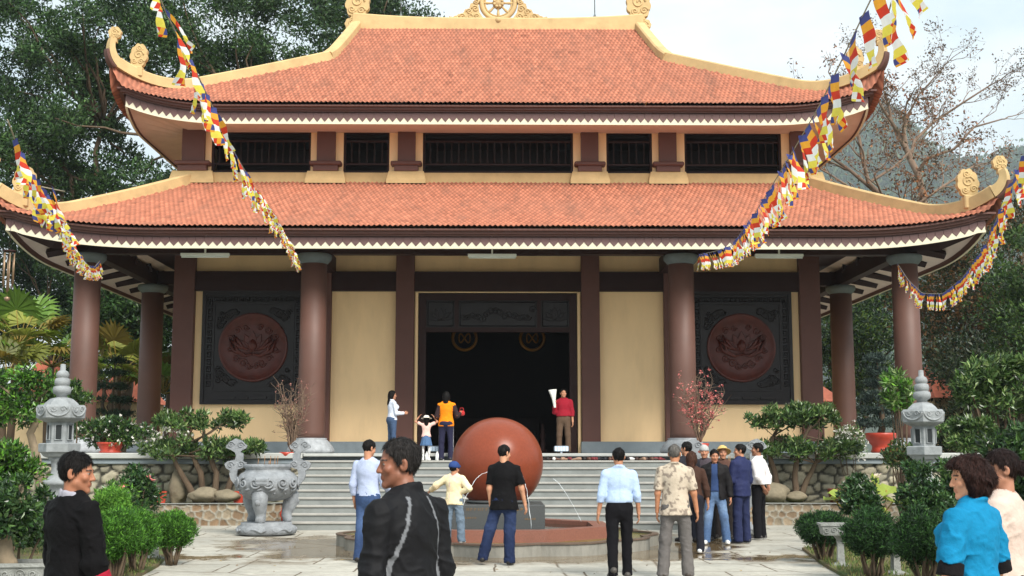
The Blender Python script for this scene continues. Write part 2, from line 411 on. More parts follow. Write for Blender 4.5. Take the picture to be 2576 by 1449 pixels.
# rakes of the gable, top ridge
zr = float(u_zf(6.75)); zb = float(u_zf(3.95))
mb = MB()
for sx in (-1, 1):
    for sy in (1, -1):
        pts = [(sx * u_w(d), UY0 + d if sy == 1 else 2 * UYC - UY0 - d, float(u_zf(d))) for d in np.linspace(3.9, 6.75, 8)]
        mb = MB(); sweep(mb, pts, .17, .24); mb.build('gable_rake', m_trim, temple)
for sx in (-1, 1):
    mb = MB(); vs = []
    dl = list(np.linspace(3.95, 6.75, 8))
    for d in dl: vs.append((sx * u_w(d) * .995, UY0 + d, float(u_zf(d))))
    for d in dl[::-1][1:]: vs.append((sx * u_w(d) * .995, 2 * UYC - UY0 - d, float(u_zf(d))))
    n = len(vs); mb.add(vs, [list(range(n)) if sx == 1 else list(range(n - 1, -1, -1))], False); mb.build('gable_wall', m_cream, temple)
mb = MB(); pts = []
for x in np.linspace(-4.8, 4.8, 25): pts.append((x, UYC, zr - .05 + .16 * (abs(x) / 4.8) ** 3))
sweep(mb, pts, .2, .36, drop=.2); mb.build('top_ridge', m_trim, temple)
for sx in (-1, 1):
    mb = MB(); o = Vector((sx * 4.72, UYC, zr + .1)); lean = Vector((sx * -.10, 0, 1)).normalized()
    cloud(mb, o, Vector((1, 0, 0)) - lean * lean.x, lean, .78, 1.25, .24, 9)
    cloud(mb, o + Vector((sx * .1, 0, -.3)), Vector((1, 0, 0)), Vector((0, 0, 1)), .45, .5, .28, 7)
    mb.build('ridge_end_finial', m_trim, temple)
# dharma wheel crest
mb = MB(); cw = Vector((0, UYC, zr + .86)); RR = .55
mb.tube([cw + Vector((RR * math.cos(a), 0, RR * math.sin(a))) for a in np.linspace(0, 2 * math.pi, 49)], .085, 8, cap=False)
mb.tube([cw + Vector((RR * .8 * math.cos(a), 0, RR * .8 * math.sin(a))) for a in np.linspace(0, 2 * math.pi, 49)], .03, 6, cap=False)
for k in range(8):
    a = k * math.pi / 4; d = Vector((math.cos(a), 0, math.sin(a)))
    mb.tube([cw + d * .1, cw + d * .25, cw + d * .36, cw + d * .5], [.06, .035, .05, .04], 8)
mb.tube([cw + Vector((0, -.09, 0)), cw + Vector((0, .09, 0))], .17, 12)
for k in range(8):
    a = k * math.pi / 4 + math.pi / 8; mb.tube([cw + Vector((.14 * math.cos(a), -.1, .14 * math.sin(a))), cw + Vector((.14 * math.cos(a), .1, .14 * math.sin(a)))], .05, 8)
mb.lathe([(0, -.11), (.09, -.08), (.12, 0), (.09, .08), (0, .11)], 10, (0, UYC - .14, zr + .22))
mb.build('wheel_crest', m_trim, temple)
for sx in (-1, 1):
    mb = MB(); o = Vector((0, UYC, zr + .22)); u = Vector((sx, 0, 0)); v = Vector((0, 0, 1))
    pr = [(.42, .0), (1.42, .0), (1.62, .16), (1.44, .13), (1.32, .24), (1.16, .27), (1.10, .40), (.96, .42), (.92, .60), (.80, .64), (.78, .80), (.62, .84), (.56, .95), (.48, .92), (.66, .62), (.62, .3)]
    if sx == 1: mb.prism(pr, o + Vector((0, .07, 0)), u, v, .14)
    else: mb.prism(pr, o + Vector((0, -.07, 0)), u, v, .14)
    for (cx, cy, r, d) in ((1.18, .14, .12, 1), (.92, .16, .13, -1), (.96, .32, .10, 1), (.76, .42, .12, 1), (.70, .16, .10, 1), (.72, .68, .10, -1), (1.4, .1, .07, 1), (.58, .84, .08, 1)):
        for sg in (-.075, .075):
            mb.tube([o + u * a + v * b + Vector((0, sg, 0)) for a, b in spiral(cx, cy, r, 1.4, d)], .026, 5)
    mb.build('cloud_crest', m_trim, temple)
for x in (-3.22, 3.2):
    mb = MB(); mb.lathe([(.06, 0), (.05, .12), (.02, .2), (.015, .25)], 8, (x, UYC, zr + .3)); mb.tube([(x, UYC, zr + .5), (x, UYC, zr + 1.6)], .016, 6)
    mb.build('lightning_rod', m_cap, temple)

# ---- eaves: mouldings, scaled fascia boards, zigzag white fringe, soffit
def eave_path(ex, y0, yc, zf, lift, side, n):
    """points of one eave line and the inward normal; side 'f','l','r','b'"""
    half = yc - y0; out = []
    for i in range(n + 1):
        s = -1 + 2 * i / n
        z = float(zf(0.0) + lift(np.array(abs(s)), 0.0))
        if side == 'f': out.append((s * ex, y0, z))
        elif side == 'b': out.append((-s * ex, 2 * yc - y0, z))
        elif side == 'r': out.append((ex, yc + s * half, z))
        else: out.append((-ex, yc - s * half, z))
    return out
def eave(ex, y0, yc, zf, lift, tag_, fr):
    half = yc - y0
    for side in 'frlb':
        L_ = 2 * ex if side in 'fb' else 2 * half
        n = int(L_ / .205); inw = {'f': (0, 1), 'b': (0, -1), 'r': (-1, 0), 'l': (1, 0)}[side]
        pth = eave_path(ex, y0, yc, zf, lift, side, n)
        along = {'f': (1, 0), 'b': (-1, 0), 'r': (0, 1), 'l': (0, -1)}[side]
        cx, cy = (0, yc)
        def off(p, a, dz, shrink):
            q = Vector(p); t = Vector((along[0], along[1], 0)); mid = Vector((cx, cy, 0)) ; rel = (q - mid).dot(t)
            lim = (ex if side in 'fb' else half) - shrink
            q += t * (max(-lim, min(lim, rel)) - rel)
            q += Vector((inw[0], inw[1], 0)) * a; q.z += dz
            return q
        # stacked mouldings  (inset, top dz, bottom dz, inset of the bottom)
        for nm, lay, mat in (('eave_moulding', [(.02, -.005), (.02, -.05), (.10, -.055), (.10, -.12), (.16, -.125), (.16, -.17)], m_brown),):
            vs = []; 
            for p in pth:
                for (a, dz) in lay: vs.append(off(p, a, dz, a))
            k = len(lay); fs = []
            for i in range(n):
                for j in range(k - 1): fs.append([i * k + j, i * k + j + 1, (i + 1) * k + j + 1, (i + 1) * k + j])
            mb = MB(); mb.add(vs, fs, False); mb.build(nm, mat, temple)
        ins = .22; t0, t1 = -.165, -.165 - fr
        mb = MB(); vs = []; fs = []
        for p in pth: vs += [off(p, ins, t0, ins), off(p, ins, t1, ins), off(p, ins + .04, t1, ins + .04), off(p, ins + .04, t0, ins + .04)]
        for i in range(n):
            for j in range(4): fs.append([i * 4 + j, i * 4 + (j + 1) % 4, (i + 1) * 4 + (j + 1) % 4, (i + 1) * 4 + j])
        mb.add(vs, fs, False); mb.build('fascia_board', m_fascia if side in 'f' else m_brown, temple)
        if side == 'b': continue
        # pointed shingles hanging on the board and the white zigzag strip under them
        mb = MB(); mw = MB(); face = -.012
        for i in range(n):
            p, q = pth[i], pth[i + 1]; mid = tuple((a + b) / 2 for a, b in zip(p, q))
            for c0, c1, c2, sh in ((p, mid, q, 0),):
                e = .006
                pts = [off(c0, ins + face, t0 - .03, ins), off(c0, ins + face, t0 - .52 * fr, ins), off(c1, ins + face - .008, t0 - .86 * fr, ins), off(c2, ins + face, t0 - .52 * fr, ins), off(c2, ins + face, t0 - .03, ins)]
                tdir = Vector((along[0], along[1], 0)) * e
                pts[0] += tdir; pts[1] += tdir; pts[3] -= tdir; pts[4] -= tdir
                bk = [v + Vector((inw[0], inw[1], 0)) * .012 for v in pts]
                mb.add(pts + bk, [[0, 1, 2, 3, 4], [0, 5, 6, 1], [1, 6, 7, 2], [2, 7, 8, 3], [3, 8, 9, 4]], False)
            a = [off(p, ins - .004, t1, ins), off(q, ins - .004, t1, ins), off(q, ins - .004, t1 + .22 * fr, ins), off(q, ins - .004, t1 + .5 * fr, ins), off(mid, ins - .004, t1 + .14 * fr, ins), off(p, ins - .004, t1 + .5 * fr, ins)]
            # white pointed leaves between the shingle tips
            a = [off(p, ins - .0045, t1 - .012, ins), off(q, ins - .0045, t1 - .012, ins), off(q, ins - .0045, t1 + .50 * fr, ins), off(mid, ins - .0045, t1 + .10 * fr, ins), off(p, ins - .0045, t1 + .50 * fr, ins)]
            mw.add(a, [[0, 1, 3], [1, 2, 3], [0, 3, 4]], False)
            b0 = [off(p, ins - .02, t1 - .03, ins), off(q, ins - .02, t1 - .03, ins), off(q, ins - .02, t1 + .015, ins), off(p, ins - .02, t1 + .015, ins), off(p, ins + .045, t1 - .03, ins), off(q, ins + .045, t1 - .03, ins)]
            mw.add(b0, [[0, 1, 2, 3], [4, 5, 1, 0]], False)
        mb.build('eave_shingles', m_fascia, temple); mw.build('eave_fringe', m_white, temple)
eave(LEX - .16, LY0 + .05, LYC, lambda d: l_zf(d) - .0, lambda s, d: l_lift(np.minimum(s, .968), d), 'lower', .27)
eave(UEX - .2, UY0 + .05, UYC, lambda d: u_zf(d) - .0, lambda s, d: u_lift(np.minimum(s, .968), d), 'upper', .31)

def soffit(name, ex, y0, yc, zf, lift, drop, wx, wy0, wz, mat):
    """sloping ring from the fringe bottom to the wall head"""
    vs = []; fs = []; n = 40; half = yc - y0; hw = yc - wy0
    rings = []
    for side in 'frbl':
        outp = eave_path(ex, y0, yc, zf, lift, side, n); inp = eave_path(wx, wy0, yc, lambda d: wz, lambda s, d: 0 * s, side, n)
        for i in range(n):
            a = len(vs)
            vs += [Vector(outp[i]) - Vector((0, 0, drop)), Vector(outp[i + 1]) - Vector((0, 0, drop)), inp[i + 1], inp[i]]
            fs.append([a + 3, a + 2, a + 1, a])
    mb = MB(); mb.add(vs, fs, False); return mb.build(name, mat, temple)
soffit('upper_soffit', UEX - .45, UY0 + .3, UYC, u_zf, lambda s, d: u_lift(np.minimum(s, .968), d), .44, 8.7, 35.0, 10.62, m_soff)
soffit('lower_soffit', LEX - .42, LY0 + .3, LYC, l_zf, lambda s, d: l_lift(np.minimum(s, .968), d), .34, 8.7, 34.45, 7.35, m_soff)

# ---- platform and stairs
mb = MB()
mb.box(-13.2, 13.2, 29.25, 52, -.3, PZ - .07)
mb.build('platform', m_stone_b, temple)
m_slab = M('slab_pale', srgb(172, 174, 170), .6, .14, 2, .15, 60, dirt=.25, dscale=1.5, dcol=srgb(110, 118, 118))
mb = MB(); mb.box(-4.45, 4.45, 29.0, 29.26, PZ - .07, PZ + .002, .015); mb.box(-13.24, 13.24, 29.262, 52, PZ - .068, PZ, .0); mb.build('platform_paving', m_slab, temple)
nr = 10; rise = PZ / nr; tread = .315
mb = MB(); mn = MB()
for k in range(nr - 1):
    zt = PZ - (k + 1) * rise; yb = 29.0 - k * tread - (0 if k else 0); yf = 29.0 - (k + 1) * tread
    mb.box(-4.45, 4.45, yf + .03, yb + .05, -.05 if k == nr - 2 else zt - rise - .02, zt - .045)
    mn.box(-4.46, 4.46, yf, yb + .028, zt - .043, zt, .008)
st = mb.build('staircase', m_step, temple); mn.build('step_nosing', m_nose, temple)
STEP1 = (29.0 - .5 * tread, PZ - rise)
# ---- facade
FY = 34.5; k_ = FY / FPX
def fx(px): return px * k_ * 1.002
WT = 7.4
mb = MB()    # cream wall with door hole, panel holes are filled by panels set proud
d_ = fx(207)
for a, b in ((-8.9, -d_), (d_, 8.9)): mb.box(a, b, FY, FY + .25, PZ, WT)
mb.box(-d_, d_, FY, FY + .25, 5.95, WT)
mb.box(-8.9, -8.65, FY + .25, 51, PZ, WT); mb.box(8.65, 8.9, FY + .25, 51, PZ, WT); mb.box(-8.65, 8.65, 50.8, 51, PZ, WT)
mb.build('hall_wall', m_cream, temple)
for c, hwid in ((-787, 26), (-442, 24), (-233, 23), (233, 23), (442, 24), (787, 26)):
    mb = MB(); mb.box(fx(c - hwid), fx(c + hwid), FY - .22, FY + .02, PZ + .3, 7.2, .01); mb.build('pilaster', m_brown, temple)
mb = MB()
ED = [(-8.95, fx(-787 - 26) - .02)]
mb.box(-8.8, 8.8, FY - .17, FY + .03, 5.98, 6.52); mb.box(-8.8, 8.8, FY - .19, FY + .03, 7.02, 7.3)
mb.build('lintel_beam', m_dark, temple)
for a, b in ((-8.98, -d_ - .0), (d_, 8.98)):
    mb = MB(); mb.box(a, b, FY - .3, FY + .02, PZ - .01, PZ + .31, .015); mb.build('wall_plinth', m_stone_b, temple)
for s in (-1, 1):
    mb = MB(); mb.box(min(s * d_, s * (d_ - .07)), max(s * d_, s * (d_ - .07)), FY - .1, FY + .3, PZ, 5.95); mb.build('door_jamb', m_cream, temple)
# door frame, transom with carved panels
mb = MB(); di = d_ - .09
for s in (-1, 1): mb.box(min(s * di, s * (di - .2)), max(s * di, s * (di - .2)), FY - .02, FY + .22, PZ, 5.9)
mb.box(-di, di, FY - .01, FY + .2, 5.74, 5.93); mb.box(-di + .2, di - .2, FY - .01, FY + .2, 4.86, 4.98)
for x in (-1.14, 1.14): mb.box(x - .05, x + .05, FY, FY + .19, 4.98, 5.74)
dfm = mb.build('door_frame', m_dark, temple)
def lotus(mb, cx, cz, y, s, th=.03):
    """relief lotus built of petal outlines"""
    for a, L_, wd in ((0, 1.0, .34), (.45, .95, .3), (-.45, .95, .3), (.95, 1.05, .27), (-.95, 1.05, .27), (1.45, 1.0, .22), (-1.45, 1.0, .22)):
        pts = []
        for t in np.linspace(0, 1, 9): pts.append((wd * math.sin(math.pi * t ** .8) * s * .6, t * L_ * s))
        for t in np.linspace(1, 0, 9)[1:-1]: pts.append((-wd * math.sin(math.pi * t ** .8) * s * .6, t * L_ * s))
        ca, sa = math.cos(a), math.sin(a)
        q = [(x * ca + z * sa, -x * sa + z * ca) for x, z in pts]
        mb.prism(q, (cx, y, cz), (1, 0, 0), (0, 0, 1), th * (1.2 - abs(a) * .4))
        mb.tube([(cx + x, y - th, cz + z) for x, z in q + [q[0]]], .016 * s + .004, 5)
for x0, x1, s in ((-di + .2, -1.19, 1), (-1.09, 1.09, 0), (1.19, di - .2, 1)):
    mb = MB(); mb.box(x0, x1, FY + .06, FY + .1, 4.98, 5.74)
    mb.tube([(x0 + .05, FY + .05, 5.03), (x1 - .05, FY + .05, 5.03), (x1 - .05, FY + .05, 5.69), (x0 + .05, FY + .05, 5.69), (x0 + .05, FY + .05, 5.03)], .015, 4)
    if s: lotus(mb, (x0 + x1) / 2, 5.2, FY + .06, .34)
    else:
        rs = random.Random(4)
        for j in range(16): mb.tube([(a, FY + .055, b) for a, b in spiral(-.95 + j * .127, 5.36 + rs.uniform(-.14, .14), .11, 1.3, 1 if j % 2 else -1)], .014, 4)
    mb.build('transom_panel', m_lacq, temple)
# big carved wood panels with lotus medallions
for s in (-1, 1):
    pt = bpy.data.objects.new('carved_panel', None)
    xo, xi = s * fx(741), s * fx(468); x0, x1 = min(xo, xi), max(xo, xi); z0, z1 = 2.86, 5.98
    cx, cz = s * fx(612), 4.42
    mb = MB(); mb.box(x0, x1, FY - .1, FY + .01, z0, z1)
    def frame(a0, a1, b0, b1, t, pr):
        mb.box(a0, a1, FY - .1 - pr, FY - .098, b1 - t, b1); mb.box(a0, a1, FY - .1 - pr, FY - .098, b0, b0 + t)
        mb.box(a0, a0 + t, FY - .1 - pr, FY - .098, b0 + t, b1 - t); mb.box(a1 - t, a1, FY - .1 - pr, FY - .098, b0 + t, b1 - t)
    hw = abs(fx(741) - fx(612)); fa0, fa1 = cx - hw, cx + hw
    frame(fa0, fa1, z0, z1, .09, .05); frame(fa0 + .30, fa1 - .30, z0 + .36, z1 - .32, .045, .03)
    # meander border
    for zz in (z1 - .24,):
        x = fa0 + .14
        while x < fa1 - .2:
            mb.tube([(x, FY - .11, zz - .05), (x, FY - .11, zz + .06), (x + .12, FY - .11, zz + .06), (x + .12, FY - .11, zz - .04), (x + .06, FY - .11, zz - .04), (x + .06, FY - .11, zz + .01)], .019, 4); x += .17
    for xx in (fa0 + .2, fa1 - .2):
        z = z0 + .5
        while z < z1 - .4:
            mb.tube([(xx - .05, FY - .11, z), (xx + .06, FY - .11, z), (xx + .06, FY - .11, z + .12), (xx - .04, FY - .11, z + .12), (xx - .04, FY - .11, z + .06), (xx + .01, FY - .11, z + .06)], .019, 4); z += .2
    rs = random.Random(8)
    for sx in (-1, 1):
        for sz in (-1, 1):
            for j in range(22):
                a = rs.uniform(.5, .97); b = rs.uniform(.5, .97)
                if a * a + b * b < 1.25: b = min(.97, math.sqrt(1.3 - a * a))
                mb.tube([(p, FY - .1, q) for p, q in spiral(cx + sx * a * .98, cz + sz * b * 1.02, rs.uniform(.06, .12), 1.3, sx * sz)], .024, 4)
    for a, b in ((-.9, -.45), (-.35, -.1), (.0, .4), (.5, .95)):
        mb.box(cx + a, cx + b, FY - .15, FY - .098, z0 + .14, z0 + .22)
    pn = mb.build('carved_panel', m_lacq, temple)
    mb = MB(); ring = [(1.0, 0), (1.0, .05), (.95, .08), (.9, .05)]
    n = 56
    mb.lathe([(.0, .035), (.55, .035), (.86, .03), (.89, .055), (.94, .06), (.955, .0)], n, (0, 0, 0))
    mb.v = [(cx + x, FY - .1 - z * 1.4, cz + y) for x, y, z in mb.v]; mb.f = [f[::-1] for f in mb.f]
    yy = FY - .15
    lotus(mb, cx, cz - .12, yy, .56, .05)
    # big side petals, heart bud, swirling leaves
    for q in (-1, 1):
        for (w_, h_, dz) in ((.62, .30, 0), (.5, .42, .02)):
            pl = [(0, -.12 + dz), (q * .22 * w_ / .6, -.16), (q * .5 * w_ / .6, -.02), (q * .62 * w_ / .6, h_), (q * .46 * w_ / .6, h_ * .55), (q * .3 * w_ / .6, .06), (q * .12, .02)]
            mb.tube([(cx + a, yy - .05, cz - .08 + b) for a, b in pl], [.02, .04, .055, .025, .05, .045, .025], 7)
        for (a, b, r, d) in ((.45, -.28, .10, 1), (.25, -.42, .12, -1), (.62, -.05, .09, -1), (.60, .28, .09, 1), (.42, .48, .10, -1), (.1, -.5, .09, 1), (.2, .56, .08, 1)):
            mb.tube([(u_, yy - .01, v_) for u_, v_ in spiral(cx + q * a, cz - .02 + b, r, 1.4, d * q)], .022, 5)
    mb.lathe([(0, -.17), (.09, -.12), (.14, -.02), (.1, .1), (0, .2)], 14, (cx, yy - .03, cz + .05), fn=None)
    mb.build('medallion', m_med, pn)
# dark interior
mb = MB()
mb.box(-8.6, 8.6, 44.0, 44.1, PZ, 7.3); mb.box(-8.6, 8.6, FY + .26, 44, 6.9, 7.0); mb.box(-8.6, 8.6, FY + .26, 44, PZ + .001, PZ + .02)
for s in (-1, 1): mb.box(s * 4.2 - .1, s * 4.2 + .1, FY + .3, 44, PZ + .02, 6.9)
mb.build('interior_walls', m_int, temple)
for s in (-1, 1):
    mb = MB(); c = Vector((s * 1.03 + .02, 38.0, 5.0))
    mb.tube([c + Vector((.36 * math.cos(a), 0, .36 * math.sin(a))) for a in np.linspace(0, 2 * math.pi, 40)], .05, 6, cap=False)
    mb.tube([(c.x + .17 * math.cos(a), c.y, c.z + .2 * math.sin(2 * a) * .7) for a in np.linspace(0, 2 * math.pi, 24)], .025, 5)
    mb.tube([c + Vector((0, 0, .4)), c + Vector((0, 0, 1.9))], .012, 5)
    mb.build('hanging_emblem', m_gold, temple)
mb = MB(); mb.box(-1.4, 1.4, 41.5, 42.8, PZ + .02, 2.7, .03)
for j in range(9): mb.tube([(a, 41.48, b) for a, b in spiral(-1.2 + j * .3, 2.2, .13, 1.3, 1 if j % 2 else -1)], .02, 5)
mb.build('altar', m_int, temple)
for s in (-1, 1):
    mb = MB(); mb.lathe([(.10, 0), (.11, .06), (.06, .1), (.09, .2), (.07, .28), (.05, .36), (.09, .46), (.05, .56), (.07, .62), (.03, .7), (.045, .76), (0, .82)], 12, (s * 1.28, FY + 1.2, PZ + .02))
    mb.build('newel_post', m_dark, temple)
# ---- columns with capitals and lotus bases
def column(x, y, top):
    mb = MB(); mb.lathe([(.335, PZ + .36), (.335, PZ + .5), (.33, 3.5), (.318, top - .22)], 32, (x, y, 0))
    c = mb.build('column', m_col, temple)
    mb = MB(); mb.lathe([(.32, top - .24), (.36, top - .2), (.43, top - .12), (.44, top - .04), (.42, top)], 32, (x, y, 0)); mb.build('capital', m_cap, c)
    mb = MB(); mb.lathe([(.52, PZ), (.56, PZ + .05), (.55, PZ + .1), (.49, PZ + .2), (.40, PZ + .31), (.38, PZ + .345), (.4, PZ + .37), (.33, PZ + .375)], 40, (x, y, 0), fn=lambda t, z: 1 + .05 * abs(math.sin(t * 8)) * (1 if z < PZ + .32 else 0)); mb.build('column_base', m_base, c)
CY1, CY2 = 31.0, 36.9
for x in (-4.58, 4.58): column(x, CY1, 6.46)
for x in (-10.2, 10.2):
    for y in (CY1, CY2, 42.8, 48.7): column(x, y, 6.46)
# beams and rafters under the eaves
mb = MB()
mb.box(-10.5, 10.5, CY1 - .14, CY1 + .14, 6.462, 6.9); 
for s in (-1, 1): mb.box(s * 10.2 - .14, s * 10.2 + .14, CY1 + .14, 49, 6.464, 6.9)
for x in (-4.58, 4.58): mb.box(x - .12, x + .12, CY1 + .14, FY - .24, 6.47, 6.88)
mb.box(-10.06, 10.06, CY1 + .142, FY - .2, 7.04, 7.09)
for s in (-1, 1):
    mb.box(s * 9.55 - .5, s * 9.55 + .5, FY - .2, 49, 7.04, 7.09)
    for y in (CY2, 42.8): mb.box(min(s * 8.9, s * 10.1), max(s * 8.9, s * 10.1), y - .11, y + .11, 6.47, 6.87)
mb.build('veranda_beam', m_dark, temple)
for s in (-1, 1):                                            # rafters of the side eaves and hip rafters
    for y in np.arange(31.6, 48, 1.45):
        mb = MB(); mb.tube([(s * 10.0, y, 6.86), (s * 11.45, y, 6.58)], .12, 4, smooth=False); mb.build('rafter', m_dark, temple)
    mb = MB(); mb.tube([(s * 9.9, CY1 + .3, 6.8), (s * 10.8, 30.1, 6.66), (s * 11.45, 29.75, 6.9)], [.2, .2, .16], 4, smooth=False); mb.build('hip_rafter', m_dark, temple)
for x in np.arange(-9.5, 9.6, 1.9): 
    mb = MB(); mb.tube([(x, CY1, 6.86), (x, LY0 + .35, 6.55)], .11, 4, smooth=False); mb.build('rafter', m_dark, temple)
# ---- upper storey
UY = 35.0; ku = UY / FPX / .982
def ux(px): return px * ku
mb = MB()
Z0, Z1 = 8.9, 10.75
wins = [(-722, -472), (-390, -274), (-190, 190), (274, 390), (472, 718)]
edges = [-8.72] + [ux(e) for w in wins for e in w] + [8.72]
for i in range(0, len(edges), 2): mb.box(edges[i], edges[i + 1], UY, UY + .3, 9.45, Z1)
mb.box(-8.72, 8.72, UY, UY + .3, Z0 - .6, 9.448)
for s in (-1, 1): mb.box(s * 8.6 - .12, s * 8.6 + .12, UY + .3, 45, Z0 - .6, Z1)
mb.box(-8.48, 8.48, 44.8, 45, Z0 - .6, Z1); mb.box(-8.4, 8.4, 37, 37.1, Z0, Z1)
mb.build('upper_wall', m_cream, temple)
mb = MB(); mb.box(-8.4, 8.4, 36.8, 36.9, Z0, Z1); mb.box(-8.4, 8.4, UY + .31, 36.8, Z0 + .3, Z0 + .35); mb.box(-8.4, 8.4, UY + .31, 36.8, Z1 - .2, Z1 - .1); mb.build('upper_interior', m_int, temple)
mb = MB(); mb.box(-8.78, 8.78, UY - .1, UY + .02, 9.05, 9.44, .02); mb.build('upper_sill', m_trim, temple)
for c, hwid in ((-765, 28), (-432, 23), (-230, 22), (231, 22), (428, 22), (766, 28)):
    p = None
    mb = MB(); mb.box(ux(c - hwid), ux(c + hwid), UY - .16, UY + .02, 9.45, Z1 - .02)
    p = mb.build('upper_pilaster', m_brown, temple)
    mb = MB(); mb.box(ux(c - hwid - 17), ux(c + hwid + 17), UY - .3, UY + .03, 9.62, 9.74, .03); mb.box(ux(c - hwid - 8), ux(c + hwid + 8), UY - .24, UY + .03, 9.46, 9.62, .01); mb.build('pilaster_foot', m_brown, p)
    mb = MB(); a, b = ux(c - hwid - 22), ux(c + hwid + 22)
    mb.add([(a - .06, UY - .27, 9.1), (b + .06, UY - .27, 9.1), (b + .06, UY + .02, 9.1), (a - .06, UY + .02, 9.1), (a - .06, UY - .27, 9.2), (b + .06, UY - .27, 9.2), (b, UY - .2, 9.46), (a, UY - .2, 9.46), (b + .06, UY + .02, 9.2), (a - .06, UY + .02, 9.2), (b, UY + .02, 9.46), (a, UY + .02, 9.46)],
           [[0, 1, 5, 4], [4, 5, 6, 7], [7, 6, 10, 11], [1, 2, 8, 5], [5, 8, 10, 6], [3, 0, 4, 9], [9, 4, 7, 11]], False); mb.build('pilaster_plinth', m_trim, p)
for a, b in wins:
    x0, x1 = ux(a) + .002, ux(b) - .002; mb = MB()
    mb.box(x0, x1, UY + .05, UY + .2, 9.45, 9.52); mb.box(x0, x1, UY + .05, UY + .2, 10.62, 10.7)
    mb.box(x0, x0 + .06, UY + .05, UY + .2, 9.52, 10.62); mb.box(x1 - .06, x1, UY + .05, UY + .2, 9.52, 10.62)
    mb.box(x0 + .06, x1 - .06, UY + .1, UY + .16, 9.70, 9.75); mb.box(x0 + .06, x1 - .06, UY + .1, UY + .16, 10.36, 10.42)
    w = mb.build('upper_window', m_dark, temple); mb = MB()
    n = int((x1 - x0) / .2)
    for i in range(1, n): 
        x = x0 + (x1 - x0) * i / n; mb.lathe([(.028, 9.752), (.034, 9.86), (.02, 9.95), (.03, 10.1), (.02, 10.22), (.03, 10.36)], 6, (x, UY + .13, 0))
    mb.build('window_bars', m_int, w)
# lamps fixed under the eave
for px, py in ((516, 646), (1238, 648), (1960, 648)):
    c = P(px, py, 30.6); mb = MB(); mb.box(c[0] - .6, c[0] + .6, c[1] - .05, c[1] + .05, c[2] + .02, c[2] + .09, .01); mb.tube([(c[0] - .58, c[1], c[2]), (c[0] + .58, c[1], c[2])], .022, 8)
    mb.box(c[0] - .02, c[0] + .02, c[1] - .02, c[1] + .02, c[2] + .08, 6.95)
    mb.build('strip_lamp', m_tube, temple)
